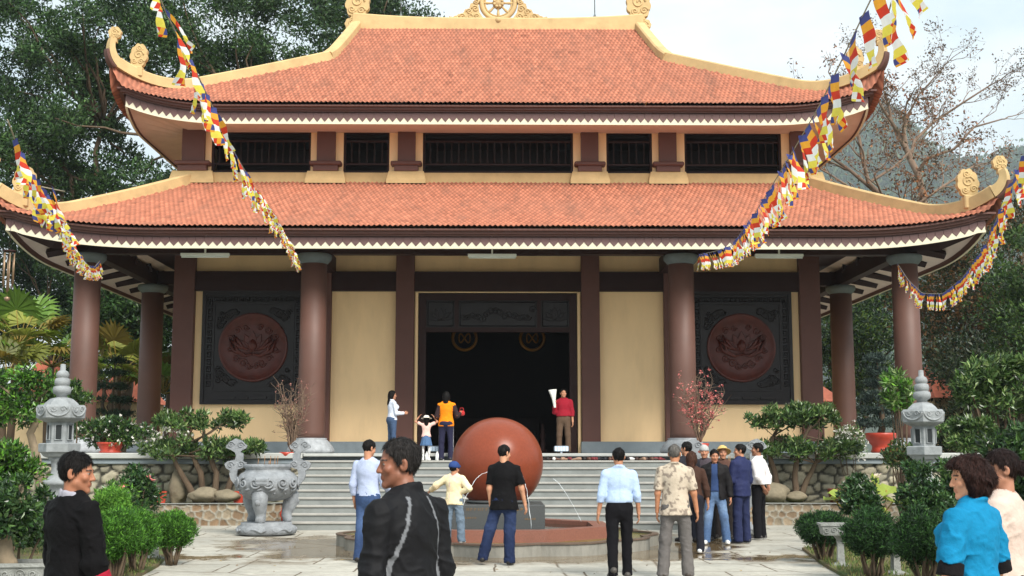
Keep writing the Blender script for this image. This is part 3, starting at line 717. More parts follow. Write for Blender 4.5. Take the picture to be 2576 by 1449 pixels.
# ================================================================== GROUND
def paving_material():
    m = bpy.data.materials.new('plaza_paving'); m.use_nodes = True; nt = m.node_tree; N = nt.nodes; L = nt.links
    b = N['Principled BSDF']
    tc = N.new('ShaderNodeTexCoord'); sp = N.new('ShaderNodeMapping'); L.new(tc.outputs['Object'], sp.inputs[0])
    def noise(sc, det=6, rough=.6):
        n = N.new('ShaderNodeTexNoise'); n.inputs['Scale'].default_value = sc; n.inputs['Detail'].default_value = det; n.inputs['Roughness'].default_value = rough; L.new(sp.outputs[0], n.inputs['Vector']); return n.outputs['Fac']
    def rng(src, a, b_, c=0, d=1):
        r = N.new('ShaderNodeMapRange'); r.inputs[1].default_value = a; r.inputs[2].default_value = b_; r.inputs[3].default_value = c; r.inputs[4].default_value = d; L.new(src, r.inputs[0]); return r.outputs[0]
    def mix(f, a, c):
        x = N.new('ShaderNodeMix'); x.data_type = 'RGBA'; L.new(f, x.inputs[0])
        if isinstance(a, tuple): x.inputs[6].default_value = (*a, 1)
        else: L.new(a, x.inputs[6])
        if isinstance(c, tuple): x.inputs[7].default_value = (*c, 1)
        else: L.new(c, x.inputs[7])
        return x.outputs[2]
    def math_(op, a, c):
        x = N.new('ShaderNodeMath'); x.operation = op
        for i, q in enumerate((a, c)):
            if isinstance(q, (int, float)): x.inputs[i].default_value = q
            else: L.new(q, x.inputs[i])
        return x.outputs[0]
    col = mix(rng(noise(.7), .35, .65), srgb(160, 157, 147), srgb(186, 182, 170))
    col = mix(rng(noise(9), .46, .75, 0, .5), col, srgb(122, 117, 106)); col = mix(rng(noise(1.7, 9, .7), .52, .7, 0, .55), col, srgb(128, 120, 104))
    # slab joints
    br = N.new('ShaderNodeTexBrick'); br.offset = .37; br.inputs['Scale'].default_value = 1.0; br.inputs['Mortar Size'].default_value = .016
    br.inputs['Mortar Smooth'].default_value = .15; br.inputs['Brick Width'].default_value = 1.9; br.inputs['Row Height'].default_value = 1.15
    wob = N.new('ShaderNodeVectorMath'); wob.operation = 'ADD'; nw = N.new('ShaderNodeTexNoise'); nw.inputs['Scale'].default_value = 1.4
    ns = N.new('ShaderNodeVectorMath'); ns.operation = 'SCALE'; ns.inputs[3].default_value = .07
    L.new(sp.outputs[0], nw.inputs['Vector']); L.new(nw.outputs['Color'], ns.inputs[0]); L.new(sp.outputs[0], wob.inputs[0]); L.new(ns.outputs[0], wob.inputs[1]); L.new(wob.outputs[0], br.inputs['Vector'])
    jm = math_('MULTIPLY', br.outputs['Fac'], rng(noise(.8, 3), .30, .45, .25, 1))
    # cracks
    vo = N.new('ShaderNodeTexVoronoi'); vo.feature = 'DISTANCE_TO_EDGE'; vo.inputs['Scale'].default_value = .42; L.new(wob.outputs[0], vo.inputs['Vector'])
    cr = math_('MULTIPLY', rng(vo.outputs['Distance'], .0, .010, 1, 0), rng(noise(.5, 3), .38, .48))
    jm = math_('MAXIMUM', jm, cr)
    col = mix(jm, col, srgb(96, 84, 68))
    # wet patches round the fountain and streaks
    sx = N.new('ShaderNodeSeparateXYZ'); L.new(sp.outputs[0], sx.inputs[0])
    dx = math_('MULTIPLY', sx.outputs[0], .80); dy = math_('SUBTRACT', sx.outputs[1], 22.0)
    rr = math_('SQRT', math_('ADD', math_('MULTIPLY', dx, dx), math_('MULTIPLY', dy, dy)), 0)
    rr = math_('ADD', rr, rng(noise(.55, 6, .65), .3, .7, -1.0, 1.0))
    wet = rng(rr, 3.2, 3.75, 1, 0)
    pl = math_('MULTIPLY', rng(math_('ABSOLUTE', math_('SUBTRACT', sx.outputs[1], 19.6), 0), .5, 1.5, 1, 0), rng(noise(.45, 7, .7), .5, .56))
    wet = math_('MAXIMUM', wet, pl)
    col = mix(wet, col, srgb(112, 94, 68))
    L.new(col, b.inputs['Base Color'])
    L.new(rng(wet, 0, 1, .8, .09), b.inputs['Roughness'])
    bp = N.new('ShaderNodeBump'); bp.inputs['Strength'].default_value = .35; bp.inputs['Distance'].default_value = .02
    h = math_('SUBTRACT', math_('MULTIPLY', noise(40, 4), math_('SUBTRACT', 1.0, wet)), math_('MULTIPLY', jm, 1.5)); L.new(h, bp.inputs['Height']); L.new(bp.outputs[0], b.inputs['Normal'])
    return m
def sheet(name, x0, x1, y0, y1, z, mat, n=1):
    mb = MB(); mb.add([(x0, y0, z), (x1, y0, z), (x1, y1, z), (x0, y1, z)], [[0, 1, 2, 3]]); o = mb.build(name, mat); o['kind'] = 'structure'; return o
m_soil = M('garden_soil', srgb(96, 84, 58), .95, .3, 3, .5, 20, col2=srgb(74, 88, 40), vec='Object')
sheet('ground', -2050, 2100, -35, 2630, -.02, m_soil)
sheet('plaza', -14, 14, -6, 29.3, -.012, paving_material())
def bed(name, pts):
    mb = MB(); n = len(pts); mb.add([(x, y, .03) for x, y in pts] + [(x, y, -.05) for x, y in pts], [list(range(n))] + [[k, n + k, n + (k + 1) % n, (k + 1) % n] for k in range(n)])
    o = mb.build(name, m_soil); o['kind'] = 'structure'
bed('garden_bed', [(-14, -4), (-4.55, -4), (-4.5, 15.5), (-4.75, 18), (-5.3, 21), (-6.2, 21.6), (-14, 21.6)])
bed('garden_bed', [(14, 21.6), (6.0, 21.6), (5.0, 20.9), (4.6, 18), (4.35, 15.5), (4.4, -4), (14, -4)])
# ================================================================== STONE WALLS, FOUNTAIN, CENSERS, LANTERNS, POTS
m_rub = M('rubble_stone', None, .8, .18, 9, .35, 45, attr='Col', dirt=.25, dscale=4, dcol=srgb(80, 76, 62))
m_granite_d = M('dark_granite', srgb(74, 76, 76), .35, .3, 60, .02, 80, spec=.5)
m_granite_r = M('red_granite', srgb(134, 88, 74), .4, .22, 50, .03, 80, spec=.5, dirt=.2, dscale=3, dcol=srgb(90, 60, 48))
m_sphere = M('polished_red_sphere', srgb(126, 62, 42), .30, .12, 26, .08, 3, spec=.22, coat=.0, dirt=.45, dscale=1.6, dcol=srgb(104, 50, 34))
m_water = M('pool_water', srgb(26, 34, 24), .05, .2, 3, .08, 9, spec=.6)
m_algae = M('algae_water', srgb(92, 92, 34), .25, .3, 5, .15, 14, spec=.5, col2=srgb(120, 104, 60))
m_jet = M('water_jet', srgb(228, 236, 240), .15, .1, 20, .3, 60, spec=.7)
m_terra = M('red_glazed_pot', srgb(176, 62, 44), .4, .14, 6, .08, 40, spec=.5, dirt=.15, dscale=4, dcol=srgb(110, 50, 40))
m_peb = M('pool_curb_stone', srgb(136, 134, 126), .6, .2, 12, .3, 70, dirt=.5, dscale=3, dcol=srgb(96, 88, 70), stretch=(1, 1, .25))
m_earth = M('potting_soil', srgb(62, 50, 38), .95, .3, 20, .5, 50)
m_tray = M('carved_stone_tray', srgb(136, 138, 134), .75, .22, 12, .5, 50, dirt=.4, dscale=5, dcol=srgb(88, 88, 80))
def rubble(name, path, z0, z1, cell, seed, c0, c1, mort, parent=None, res=.035, depth=.07, flip=False, jit=.75, cvar=.22):
    """stone facing along a plan path (list of xy), as a relief of packed stones"""
    rs = np.random.RandomState(seed); path = np.array(path, float)
    seg = np.hypot(*np.diff(path, axis=0).T); cum = np.concatenate([[0], np.cumsum(seg)]); Lt = cum[-1]
    nu, nv = int(Lt / res) + 1, max(4, int((z1 - z0) / res) + 1)
    u = np.linspace(0, Lt, nu); v = np.linspace(0, z1 - z0, nv); U, Vv = np.meshgrid(u, v, indexing='ij')
    cx, cz = cell
    gu, gv = int(Lt / cx) + 3, int((z1 - z0) / cz) + 3
    pts = np.array([((i - 1 + .5 + (.5 if j % 2 else 0)) * cx + rs.uniform(-.5, .5) * cx * jit, (j - 1 + .5) * cz + rs.uniform(-.5, .5) * cz * jit) for i in range(gu) for j in range(gv)])
    wts = rs.uniform(-.1, .1, len(pts))
    wu = U + .04 * vnoise(np.stack([U * 5, Vv * 5, 0 * U + seed], -1), 1); wv_ = Vv + .04 * vnoise(np.stack([U * 5, Vv * 5, 0 * U + seed + 9], -1), 2)
    f1 = np.full(U.shape, 1e9); f2 = np.full(U.shape, 1e9); ci = np.zeros(U.shape, int)
    for k, (a, b) in enumerate(pts):
        i0 = np.searchsorted(u, a - 3 * cx); i1 = np.searchsorted(u, a + 3 * cx)
        if i1 <= i0: continue
        sl_ = slice(i0, i1)
        d = np.sqrt(((wu[sl_] - a) / cx) ** 2 + ((wv_[sl_] - b) / cz) ** 2) + wts[k]
        m1 = d < f1[sl_]; f2[sl_] = np.where(m1, f1[sl_], np.minimum(f2[sl_], d)); ci[sl_] = np.where(m1, k, ci[sl_]); f1[sl_] = np.where(m1, d, f1[sl_])
    e = np.clip((f2 - f1) / .30, 0, 1); bulge = np.sqrt(1 - (1 - e) ** 2) * (1 - .25 * np.clip(f1, 0, 1)) 
    bulge = bulge + .12 * vnoise(np.stack([U * 14, Vv * 14, ci * 1.7], -1), 5) * (e > .3)
    cc = rs.rand(len(pts), 1) ; base = np.array(c0)[None] * (1 - cc) + np.array(c1)[None] * cc; base *= 1 + rs.uniform(-cvar, cvar, (len(pts), 1))
    C = base[ci]; mk = smoothstep(.10, .26, (f2 - f1))[..., None]; C = C * mk + np.array(mort)[None, None] * (1 - mk)
    px = np.interp(u, cum, path[:, 0]); py = np.interp(u, cum, path[:, 1])
    tx = np.gradient(px); ty = np.gradient(py); ln = np.hypot(tx, ty); nx, ny = ty / ln, -tx / ln
    if flip: nx, ny = -nx, -ny
    dsp = depth * bulge
    Vt = np.stack([px[:, None] + nx[:, None] * dsp, py[:, None] + ny[:, None] * dsp, z0 + Vv], -1)
    idx = np.arange(nu * nv).reshape(nu, nv)
    q = np.stack([idx[:-1, :-1], idx[1:, :-1], idx[1:, 1:], idx[:-1, 1:]], -1).reshape(-1, 4)
    return link(name, np_mesh(name, Vt.reshape(-1, 3), q, True, {'Col': C.reshape(-1, 3)}), m_rub, parent)
for s in (-1, 1):
    w = thing('retaining_wall', ('rubble stone retaining wall of the terrace left of the stairs, behind the urn' if s < 0 else 'rubble stone retaining wall of the terrace right of the stairs, behind the crowd'), 'wall', (s * 8.8, 29.2, 0))
    p = [(-13.2, 29.2), (-4.47, 29.2)] if s < 0 else [(4.47, 29.2), (13.2, 29.2)]
    o = rubble('stone_face', [(x - s * 8.8, 0) for x, y in p], 0.0, 1.32, (.31, .22), 11 + s, srgb(138, 134, 118), srgb(170, 162, 140), srgb(66, 64, 56), w, depth=.10)
    mb = MB(); a, b = sorted((s * 4.47 - s * 8.8, s * 13.2 - s * 8.8))
    mb.box(a, b, -.22, .3, 1.42, 1.555, .02); mb.build('wall_cap', m_slab, w)
    mb = MB(); mb.box(a, b, -.15, .05, 1.30, 1.418, .015); mb.build('cap_moulding', m_stone_b, w)
    # low curved planter
    c = thing('planter_wall', ('low curved cobble planter wall behind the grey urn, left of the stairs' if s < 0 else 'low curved cobble planter wall behind the crowd, right of the stairs'), 'planter', (s * 8.5, 28, 0))
    path = [(s * 4.62, 29.15)] + [(s * (5.5 - .88 * math.cos(t)), 28.5 - .75 * math.sin(t)) for t in np.linspace(.0, math.pi / 2, 9)] + [(s * 9, 27.6), (s * 13.4, 27.4)]
    path = [(x - s * 8.5, y - 28) for x, y in path]
    rubble('cobble_face', path, -.02, .46, (.20, .155), 31 + s, srgb(142, 130, 110), srgb(122, 98, 74), srgb(146, 142, 130), c, res=.024, depth=.05, flip=s > 0, jit=.35)
    mb = MB(); n = len(path); vs = [(x, y, .455) for x, y in path] + [(x * .97, y + .18, .47) for x, y in path]
    mb.add(vs, [[k, k + 1, n + k + 1, n + k] for k in range(n - 1)], True); mb.build('cobble_top', m_tray, c)
    mb = MB(); vs = [(x + s * 8.5, y + 28.02, .44) for x, y in path] + [(s * 13.4, 29.18, .44)]
    mb.add(vs, [list(range(n + 1)) if s > 0 else list(range(n, -1, -1))]); o = mb.build('planter_soil', m_soil); o['kind'] = 'structure'
# ---- fountain
FC = (0.0, 22.2)
ft = thing('fountain', 'floating polished red granite ball fountain on a dark block in a lobed stone pool', 'fountain', (FC[0], FC[1], 0))
NL = 12; RP = 2.60
lob = []
for k in range(NL):
    for j in range(10):
        a = (k - .5 + j / 10) * 2 * math.pi / NL - math.pi / 2; q = j / 10 - .5
        lob.append((a, RP * (1 + .075 * math.cos(q * math.pi))))
def ringwall(mb, outer, inner, z0, z1):
    n = len(outer); vs = [(x, y, z0) for x, y in outer] + [(x, y, z1) for x, y in outer] + [(x, y, z1) for x, y in inner] + [(x, y, z0) for x, y in inner]
    fs = []
    for k in range(n):
        l = (k + 1) % n
        for a in range(3): fs.append([a * n + k, a * n + l, (a + 1) * n + l, (a + 1) * n + k])
    mb.add(vs, fs, False)
oc = [(r * math.cos(a), r * math.sin(a)) for a, r in lob]; ic = [((r - .09) * math.cos(a), (r - .16) * math.sin(a)) for a, r in lob]
mb = MB(); ringwall(mb, oc, ic, -.02, .165); mb.build('pool_curb', m_peb, ft)
oc2 = [((r + .012) * math.cos(a), (r + .025) * math.sin(a)) for a, r in lob]; ic2 = [((r - .10) * math.cos(a), (r - .18) * math.sin(a)) for a, r in lob]
mb = MB(); ringwall(mb, oc2, ic2, .167, .188); mb.build('curb_coping', M('coping_stone', srgb(98, 82, 70), .5, .25, 8), ft)
mb = MB(); mb.add([(x, y, .15) for x, y in ic], [list(range(len(ic)))]); mb.build('pool_water', m_algae, ft)
octo = lambda ap: [(ap / math.cos(math.pi / 8) * math.cos(a), ap / math.cos(math.pi / 8) * math.sin(a)) for a in [math.pi / 8 + k * math.pi / 4 for k in range(8)]]
mb = MB(); ringwall(mb, octo(1.9), octo(1.62), .0, .34); mb.build('inner_basin', m_granite_r, ft)
mb = MB(); mb.add([(x, y, .27) for x, y in octo(1.63)], [list(range(8))]); mb.build('basin_water', m_water, ft)
blk = MB(); blk.box(-.80, .80, -.80, .80, .2, .70, .012); blk = blk.build('pedestal_block', m_granite_d, ft)
mg = M('gold_inscription', srgb(126, 100, 66), .5, .1, 10, 0, metal=.2); mb = MB(); rs_ = random.Random(5)
for (z, x0, n, h) in ((.60, -.52, 15, .05), (.47, -.62, 7, .03), (.45, .46, 5, .03)):
    for j in range(n):
        x = x0 + j * h * 1.3
        mb.box(x, x + .01, -.806, -.799, z, z + h); mb.box(x + .012, x + h * .7, -.806, -.799, z + h * rs_.choice((.0, .4, .8)), z + h * rs_.choice((.0, .4, .8)) + .008) if j % 3 else mb.box(x + h * .6, x + h * .6 + .01, -.806, -.799, z, z + h)
mb.build('inscription', mg, blk)
mb = MB(); mb.lathe([(.52, .70), (.56, .72), (.56, .75), (.5, .76)], 40); mb.build('socket_ring', m_granite_d, ft)
mb = MB(); n = 48; mb.lathe([(.80 * math.sin(math.pi * k / n), 1.385 - .80 * math.cos(math.pi * k / n)) for k in range(n + 1)], 72, cap=False)
mb.build('granite_ball', m_sphere, ft)
def jet(a, b, c, r=.008):
    a, b, c = Vector(a), Vector(b), Vector(c); rs = random.Random(int(a.x * 100) + 7); pts = []
    for k in range(30):
        t = k / 29; p = a * (1 - t) ** 2 + b * 2 * t * (1 - t) + c * t * t; pts.append(p + Vector((rs.uniform(-1, 1), 0, rs.uniform(-1, 1))) * .006)
    return pts, [r * rs.uniform(.6, 1.7) for _ in pts]
mb = MB()
for px in (((1228, 1188, 20.9), (1190, 1190, 20.9), (1160, 1285, 20.9)), ((1296, 1192, 20.9), (1320, 1150, 20.9), (1337, 1330, 20.9)), ((1392, 1205, 21.6), (1415, 1215, 21.6), (1462, 1312, 21.6))):
    pts, rad = jet(*[Vector(P(*q)) - Vector((FC[0], FC[1], 0)) for q in px], r=.0038 if px[0][2] < 21 else .003); m1 = MB(); m1.tube(pts, rad, 6); m1.build('water_jet', m_jet, ft)
# ---- censers
def censer(x, y, label):
    t = thing('stone_censer', label, 'incense urn', (x, y, 0), group='carved stone incense urns')
    n = 48
    mb = MB(); mb.lathe([(.46, .0), (.55, .02), (.57, .09), (.54, .16), (.49, .19), (.49, .235), (.0, .24)], n, fn=lambda t, z: 1 + .03 * math.cos(t * 6) * (z < .17))
    b = mb.build('base', m_urn, t)
    mb = MB()
    for k in range(6):
        a = k * math.pi / 3 + .26; mb.tube([(.565 * math.cos(a + q), .565 * math.sin(a + q), .06 + .06 * abs(math.cos(q * 6))) for q in np.linspace(-.42, .42, 13)], .022, 6)
    mb.build('apron_carving', m_urn, b)
    mb = MB(); mb.lathe([(.0, .63), (.3, .65), (.45, .72), (.555, .84), (.60, .98), (.585, 1.08), (.51, 1.17), (.45, 1.2), (.42, 1.25), (.455, 1.28), (.46, 1.34), (.41, 1.345), (.40, 1.27), (.0, 1.25)], n)
    bw = mb.build('bowl', m_urn, t)
    mb = MB(); rs = random.Random(3)
    for k in range(14):
        a0 = k * 2 * math.pi / 14
        for (h, r, z) in ((.11, .60, .99),):
            mb.tube([((r + .005) * math.cos(a0 + (p / .57)), (r + .005) * math.sin(a0 + (p / .57)), z + q) for p, q in spiral(0, 0, .105, 1.5, 1 if k % 2 else -1, rs.uniform(0, 6))], .020, 6)
        mb.tube([((.53 + .06 * math.sin(q * 3)) * math.cos(a0 + q * .25), (.53 + .05 * math.sin(q * 3)) * math.sin(a0 + q * .25), .84 + .05 * q) for q in np.linspace(-1, 1, 8)], .022, 6)
    mb.build('dragon_relief', m_urn, bw)
    mb = MB(); mb.box(-.13, .13, -.63, -.5, .93, 1.1, .02); mb.box(-.1, .1, -.642, -.62, .97, 1.0); mb.box(-.1, .1, -.642, -.62, 1.04, 1.06); mb.build('name_tablet', m_urn, bw)
    for k in range(3):
        a = -math.pi / 2 - .12 + k * 2 * math.pi / 3; c, s_ = math.cos(a), math.sin(a)
        mb = MB(); mb.tube([(.38 * c, .38 * s_, .84), (.47 * c, .47 * s_, .74), (.46 * c, .46 * s_, .6), (.40 * c, .40 * s_, .45), (.385 * c, .385 * s_, .36), (.41 * c, .41 * s_, .28), (.46 * c, .46 * s_, .255)], [.13, .16, .15, .115, .10, .10, .09], 12)
        mb.lathe([(0, -.07), (.06, -.04), (.07, .02), (.04, .06), (0, .07)], 8, (.57 * c, .57 * s_, .62)); mb.build('leg', m_urn, t)
    pol = [(-.02, 1.84), (.10, 1.80), (.17, 1.73), (.21, 1.70), (.19, 1.65), (.12, 1.62), (.08, 1.58), (.14, 1.54), (.14, 1.46), (.13, 1.40), (.21, 1.37), (.19, 1.30), (.12, 1.27), (.04, 1.24), (.02, 1.15), (.03, 1.05), (.12, .98), (-.02, .96), (-.09, 1.05), (-.12, 1.15), (-.11, 1.22), (-.19, 1.27), (-.22, 1.35), (-.16, 1.40), (-.02, 1.43), (0, 1.5), (-.02, 1.57), (-.1, 1.62), (-.2, 1.66), (-.2, 1.70), (-.12, 1.78)][::-1]
    for s in (-1, 1):
        mb = MB(); q = [(s * (-.62 + a), b) for a, b in pol]
        if s < 0: q = q[::-1]
        mb.prism(q, (0, .04, 0), (1, 0, 0), (0, 0, 1), .08)
        for (a, b, r) in ((-.1, 1.72, .07), (.09, 1.71, .07), (-.1, 1.33, .07), (.1, 1.34, .07)): mb.tube([(s * (-.62 + u), -.045, v) for u, v in spiral(a, b, r, 1.3, 1)], .012, 5)
        mb.build('cloud_ear', m_urn, t)
    mb = MB(); mb.lathe([(.0, 1.29), (.4, 1.285)], 20); mb.build('ash', m_earth, bw)
    for k in range(9): 
        mb = MB(); a = rs.uniform(-.25, .25), rs.uniform(-.2, .2); mb.tube([(a[0], a[1], 1.28), (a[0] + rs.uniform(-.02, .02), a[1], 1.28 + rs.uniform(.12, .24))], .006, 4); mb.build('incense_stick', m_rope, t)
m_urn = M('urn_stone', srgb(136, 140, 144), .7, .22, 9, .5, 45, dirt=.55, dscale=5, dcol=srgb(84, 86, 88))
m_rope = M('incense_brown', srgb(150, 112, 80), .8, .2, 10, 0)
c_ = P(671, 1300, 24.7); censer(c_[0], 24.7, 'grey carved stone incense urn with cloud shaped ears, left of the stairs')
censer(-c_[0] - .02, 24.7, 'grey carved stone incense urn right of the stairs, mostly hidden behind the crowd')
# ---- stone lanterns
def lantern(px, Y, ztop, label):
    c = P(px, 1135, Y); t = thing('stone_lantern', label, 'stone lantern', (c[0], Y, 0), R(12), group='stone lanterns'); k = ztop / 3.17
    def L_(name, prof, n=6, fn=None, rot=0, par=None, sm=False):
        mb = MB(); mb.lathe([(r * k, z * k) for r, z in prof], n, fn=fn, rot=rot, smooth=sm); return mb.build(name, m_stone_l, par or t)
    L_('pedestal', [(.42, 0), (.42, .16), (.36, .2), (.34, .34), (.24, .42), (.2, .48)], 6)
    L_('stem', [(.17, .46), (.15, .6), (.15, .9), (.2, .98), (.26, 1.0), (.26, 1.06), (.19, 1.1), (.13, 1.16), (.12, 1.3), (.14, 1.42), (.2, 1.48)], 24, sm=True)
    pf = L_('platform', [(.17, 1.46), (.27, 1.50), (.31, 1.55), (.36, 1.58), (.365, 1.72), (.33, 1.735)], 6)
    L_('light_box', [(.235, 1.735), (.235, 2.12)], 6)
    wb = MB()
    for a in range(6):
        th = a * math.pi / 3 + math.pi / 6; ap = .235 * math.cos(math.pi / 6) * k; n_ = Vector((math.cos(th), math.sin(th), 0)); u = Vector((-math.sin(th), math.cos(th), 0))
        mb = MB(); mb.prism([(-.055 * k, 1.80 * k), (.055 * k, 1.80 * k), (.055 * k, 2.05 * k), (-.055 * k, 2.05 * k)], n_ * (ap - .0), u, (0, 0, 1), .004); mb.build('window', m_hole_shade, t)
        mb = MB(); mb.tube([n_ * (ap + .012) + u * x * k + Vector((0, 0, z * k)) for x, z in ((-.06, 1.79), (.06, 1.79), (.06, 2.06), (-.06, 2.06), (-.06, 1.79))], .014 * k, 4, smooth=False); mb.build('window_frame', m_stone_l, t)
    rf = L_('roof', [(.23, 2.1), (.40, 2.17), (.42, 2.19), (.43, 2.38), (.40, 2.42), (.33, 2.40), (.28, 2.46), (.2, 2.53), (.1, 2.56)], 6)
    mb = MB()
    for a in range(6):
        th = a * math.pi / 3 + math.pi / 6; ap = .425 * math.cos(math.pi / 6) * k; n_ = Vector((math.cos(th), math.sin(th), 0)); u = Vector((-math.sin(th), math.cos(th), 0))
        mb.tube([n_ * ap + u * (.19 * k * math.cos(q)) + Vector((0, 0, (2.37 - .15 * math.sin(q)) * k)) for q in np.linspace(0, math.pi, 13)], .02 * k, 6)
        for s in (-1, 1): mb.tube([n_ * ap + u * x * k + Vector((0, 0, z * k)) for x, z in spiral(s * .085, 2.34, .055, 1.2, s)], .014 * k, 5)
    mb.build('roof_scrolls', m_stone_l, rf)
    L_('finial', [(.1, 2.55), (.095, 2.6), (.15, 2.63), (.165, 2.69), (.15, 2.75), (.11, 2.765), (.13, 2.78), (.14, 2.84), (.12, 2.90), (.09, 2.91), (.11, 2.925), (.115, 2.98), (.09, 3.03), (.05, 3.05), (.045, 3.16), (.0, 3.17)], 24, sm=True)
m_stone_l = M('lantern_stone', srgb(142, 146, 148), .75, .2, 8, .35, 60, dirt=.35, dscale=3, dcol=srgb(92, 96, 92))
m_hole_shade = M('lantern_opening_shade', srgb(40, 44, 46), .9, .1, 4, 0)  # dark colour of flat panels on the solid box, standing for shaded openings
lantern(149, 23.0, 3.18, 'hexagonal grey stone lantern on the left, behind the man in the black sweater')
lantern(2325, 23.0, 3.08, 'hexagonal grey stone lantern on the right, above the dark round hedge bushes')
# ---- potted things, trays, boulders
def pot(name, label, loc, prof, mat, n=24, rz=0, sq=False, group=None):
    t = thing(name, label, 'pot', loc, rz, group)
    mb = MB(); mb.lathe(prof, 4 if sq else n, rot=math.pi / 4 if sq else 0, smooth=not sq); mb.build('bowl', mat, t)
    zt = prof[-1][1]; r = prof[-1][0]
    mb = MB(); mb.lathe([(0, zt - .035), (r * .95, zt - .04)], 4 if sq else n, rot=math.pi / 4 if sq else 0, cap=False); mb.build('soil', m_earth, t)
    return t
BIGPOT = [(.22, 0), (.24, .04), (.22, .1), (.21, .16), (.27, .24), (.34, .34), (.37, .42), (.37, .46), (.31, .47)]
c = P(2213, 1100, 29.5); pot('terracotta_pot', 'big red ribbed pot with a tiered conifer on the terrace wall, right', (c[0], 29.4, 1.55), BIGPOT, m_terra)
c = P(285, 1120, 29.5); pot('terracotta_pot', 'wide red pot of a white flowering shrub on the terrace wall, left', (c[0], 29.3, 1.55), [(.24, 0), (.26, .03), (.22, .06), (.30, .2), (.33, .24), (.28, .25)], m_terra)
c = P(720, 1158, 29.1); pot('terracotta_pot', 'small red pot holding the blossom branches left of the stairs', (c[0], 29.12, 1.44), [(.13, 0), (.15, .08), (.17, .13), (.15, .135)], m_terra)
c = G(687, 1290, .3); pot('terracotta_pot', 'red pot glimpsed between the legs of the left urn', (c[0] * 1.0 + .0, 28.35, .0), [(.14, 0), (.2, .1), (.24, .22), (.23, .34), (.2, .35)], m_terra)
c = P(402, 1240, 28.2); pot('terracotta_pot', 'small square dark red planter in the left planter bed', (c[0], 28.3, .44), [(.13, 0), (.18, .26), (.16, .27)], m_terra, sq=True, rz=.2)
c = P(598, 1240, 28.2); pot('terracotta_pot', 'dark red square planter half hidden by the left urn', (c[0], 28.3, .44), [(.13, 0), (.17, .26), (.15, .27)], m_terra, sq=True, rz=.1)
c = P(2104, 1228, 28.2); pot('terracotta_pot', 'small brown pot with a grass tuft in the right planter bed', (c[0], 28.2, .44), [(.14, 0), (.18, .2), (.2, .32), (.18, .33)], M('brown_pot', srgb(104, 52, 40), .5))
c = P(1760, 1128, 29.4); pot('terracotta_pot', 'red pot holding the pink blossom branches right of the stairs', (c[0], 29.5, 1.55), [(.15, 0), (.2, .1), (.24, .22), (.21, .23)], m_terra)
m_bould = M('boulder_rock', srgb(128, 118, 98), .85, .22, 4, .5, 18, dirt=.3, dscale=3, dcol=srgb(84, 80, 66))
def boulder(px, py, Y, w, d, h, seed, label):
    c = P(px, py, Y); n, m = 22, 14; V = []
    for i in range(m + 1):
        for k in range(n):
            th, ph = 2 * math.pi * k / n, math.pi * i / m
            q = np.array((math.sin(ph) * math.cos(th), math.sin(ph) * math.sin(th), math.cos(ph))); V.append(q)
    V = np.array(V); V = V * (1 + .22 * vnoise(V * 1.4 + seed * 3.1, seed) + .08 * vnoise(V * 3.3 + seed, seed + 1))[:, None] * np.array((w / 2, d / 2, h / 2)); V[:, 2] += h * .42
    F = np.array([[i * n + k, (i + 1) * n + k, (i + 1) * n + (k + 1) % n, i * n + (k + 1) % n] for i in range(m) for k in range(n)])
    o = link('boulder', np_mesh('boulder', V, F), m_bould, None, (c[0], Y, c[2])); tag(o, label, 'boulder', 'boulders in the planter beds')
boulder(510, 1262, 28.1, .62, .45, .34, 1, 'rounded tan boulder at the foot of the two-tier tree trunks, left planter')
boulder(570, 1262, 28.1, .6, .4, .30, 2, 'long pale boulder beside the left urn in the planter')
boulder(447, 1262, 28.6, .46, .4, .75, 3, 'tall brown rock standing left of the two-tier tree trunks')
boulder(1945, 1262, 28.2, .7, .45, .45, 4, 'dark brown boulder behind the man in the white shirt, right planter')
boulder(2000, 1262, 28.3, .5, .4, .25, 5, 'low tan rock under the two-tier tree on the right')
boulder(2140, 1262, 28.4, .6, .4, .6, 6, 'upright grey rock behind the big leaves in the right planter')
def tray(px, py, Y, w, d, label, rz=0, ped=True, h=.16):
    c = P(px, py, Y); t = thing('stone_tray', label, 'bonsai tray', (c[0], Y, 0), rz, 'carved stone bonsai trays'); z = float(c[2])
    mb = MB(); a, b = w / 2, d / 2
    vs = []
    for (q, zz) in ((.86, z - h), (.9, z - h + .02), (.97, z - .03), (1.04, z - .03), (1.04, z), (.92, z), (.9, z - .03)): vs += [(-a * q, -b * q, zz), (a * q, -b * q, zz), (a * q, b * q, zz), (-a * q, b * q, zz)]
    fs = [[3, 2, 1, 0]] + [[i * 4 + k, i * 4 + (k + 1) % 4, i * 4 + 4 + (k + 1) % 4, i * 4 + 4 + k] for i in range(6) for k in range(4)]
    mb.add(vs, fs, False)
    for j in range(5): mb.tube([(a * (-.75 + j * .36) + x, -b * .95 - .004, z - h * .55 + q) for x, q in spiral(0, 0, h * .28, 1.2, 1 if j % 2 else -1)], .007, 4)
    mb.build('tray', m_tray, t)
    mb = MB(); mb.add([(-a * .9, -b * .9, z - .03), (a * .9, -b * .9, z - .03), (a * .9, b * .9, z - .03), (-a * .9, b * .9, z - .03)], [[0, 1, 2, 3]]); mb.build('soil', m_earth, t)
    mb = MB(); mb.lathe([(.16, 0), (.16, .05), (.07, .08), (.06, z * .5), (.07, z - h - .06), (.13, z - h)], 4, rot=math.pi / 4, smooth=False); mb.build('pedestal', m_tray, t)
    return z
tray(35, 1412, 10.5, .60, .42, 'grey carved stone tray with the bonsai at the lower left corner', .1)
tray(262, 1350, 16.6, .52, .34, 'pale stone tray half hidden behind the black sweater man', -.15)
tray(392, 1320, 18.9, .5, .34, 'pale stone tray between the two bright green hedge bushes', .5)
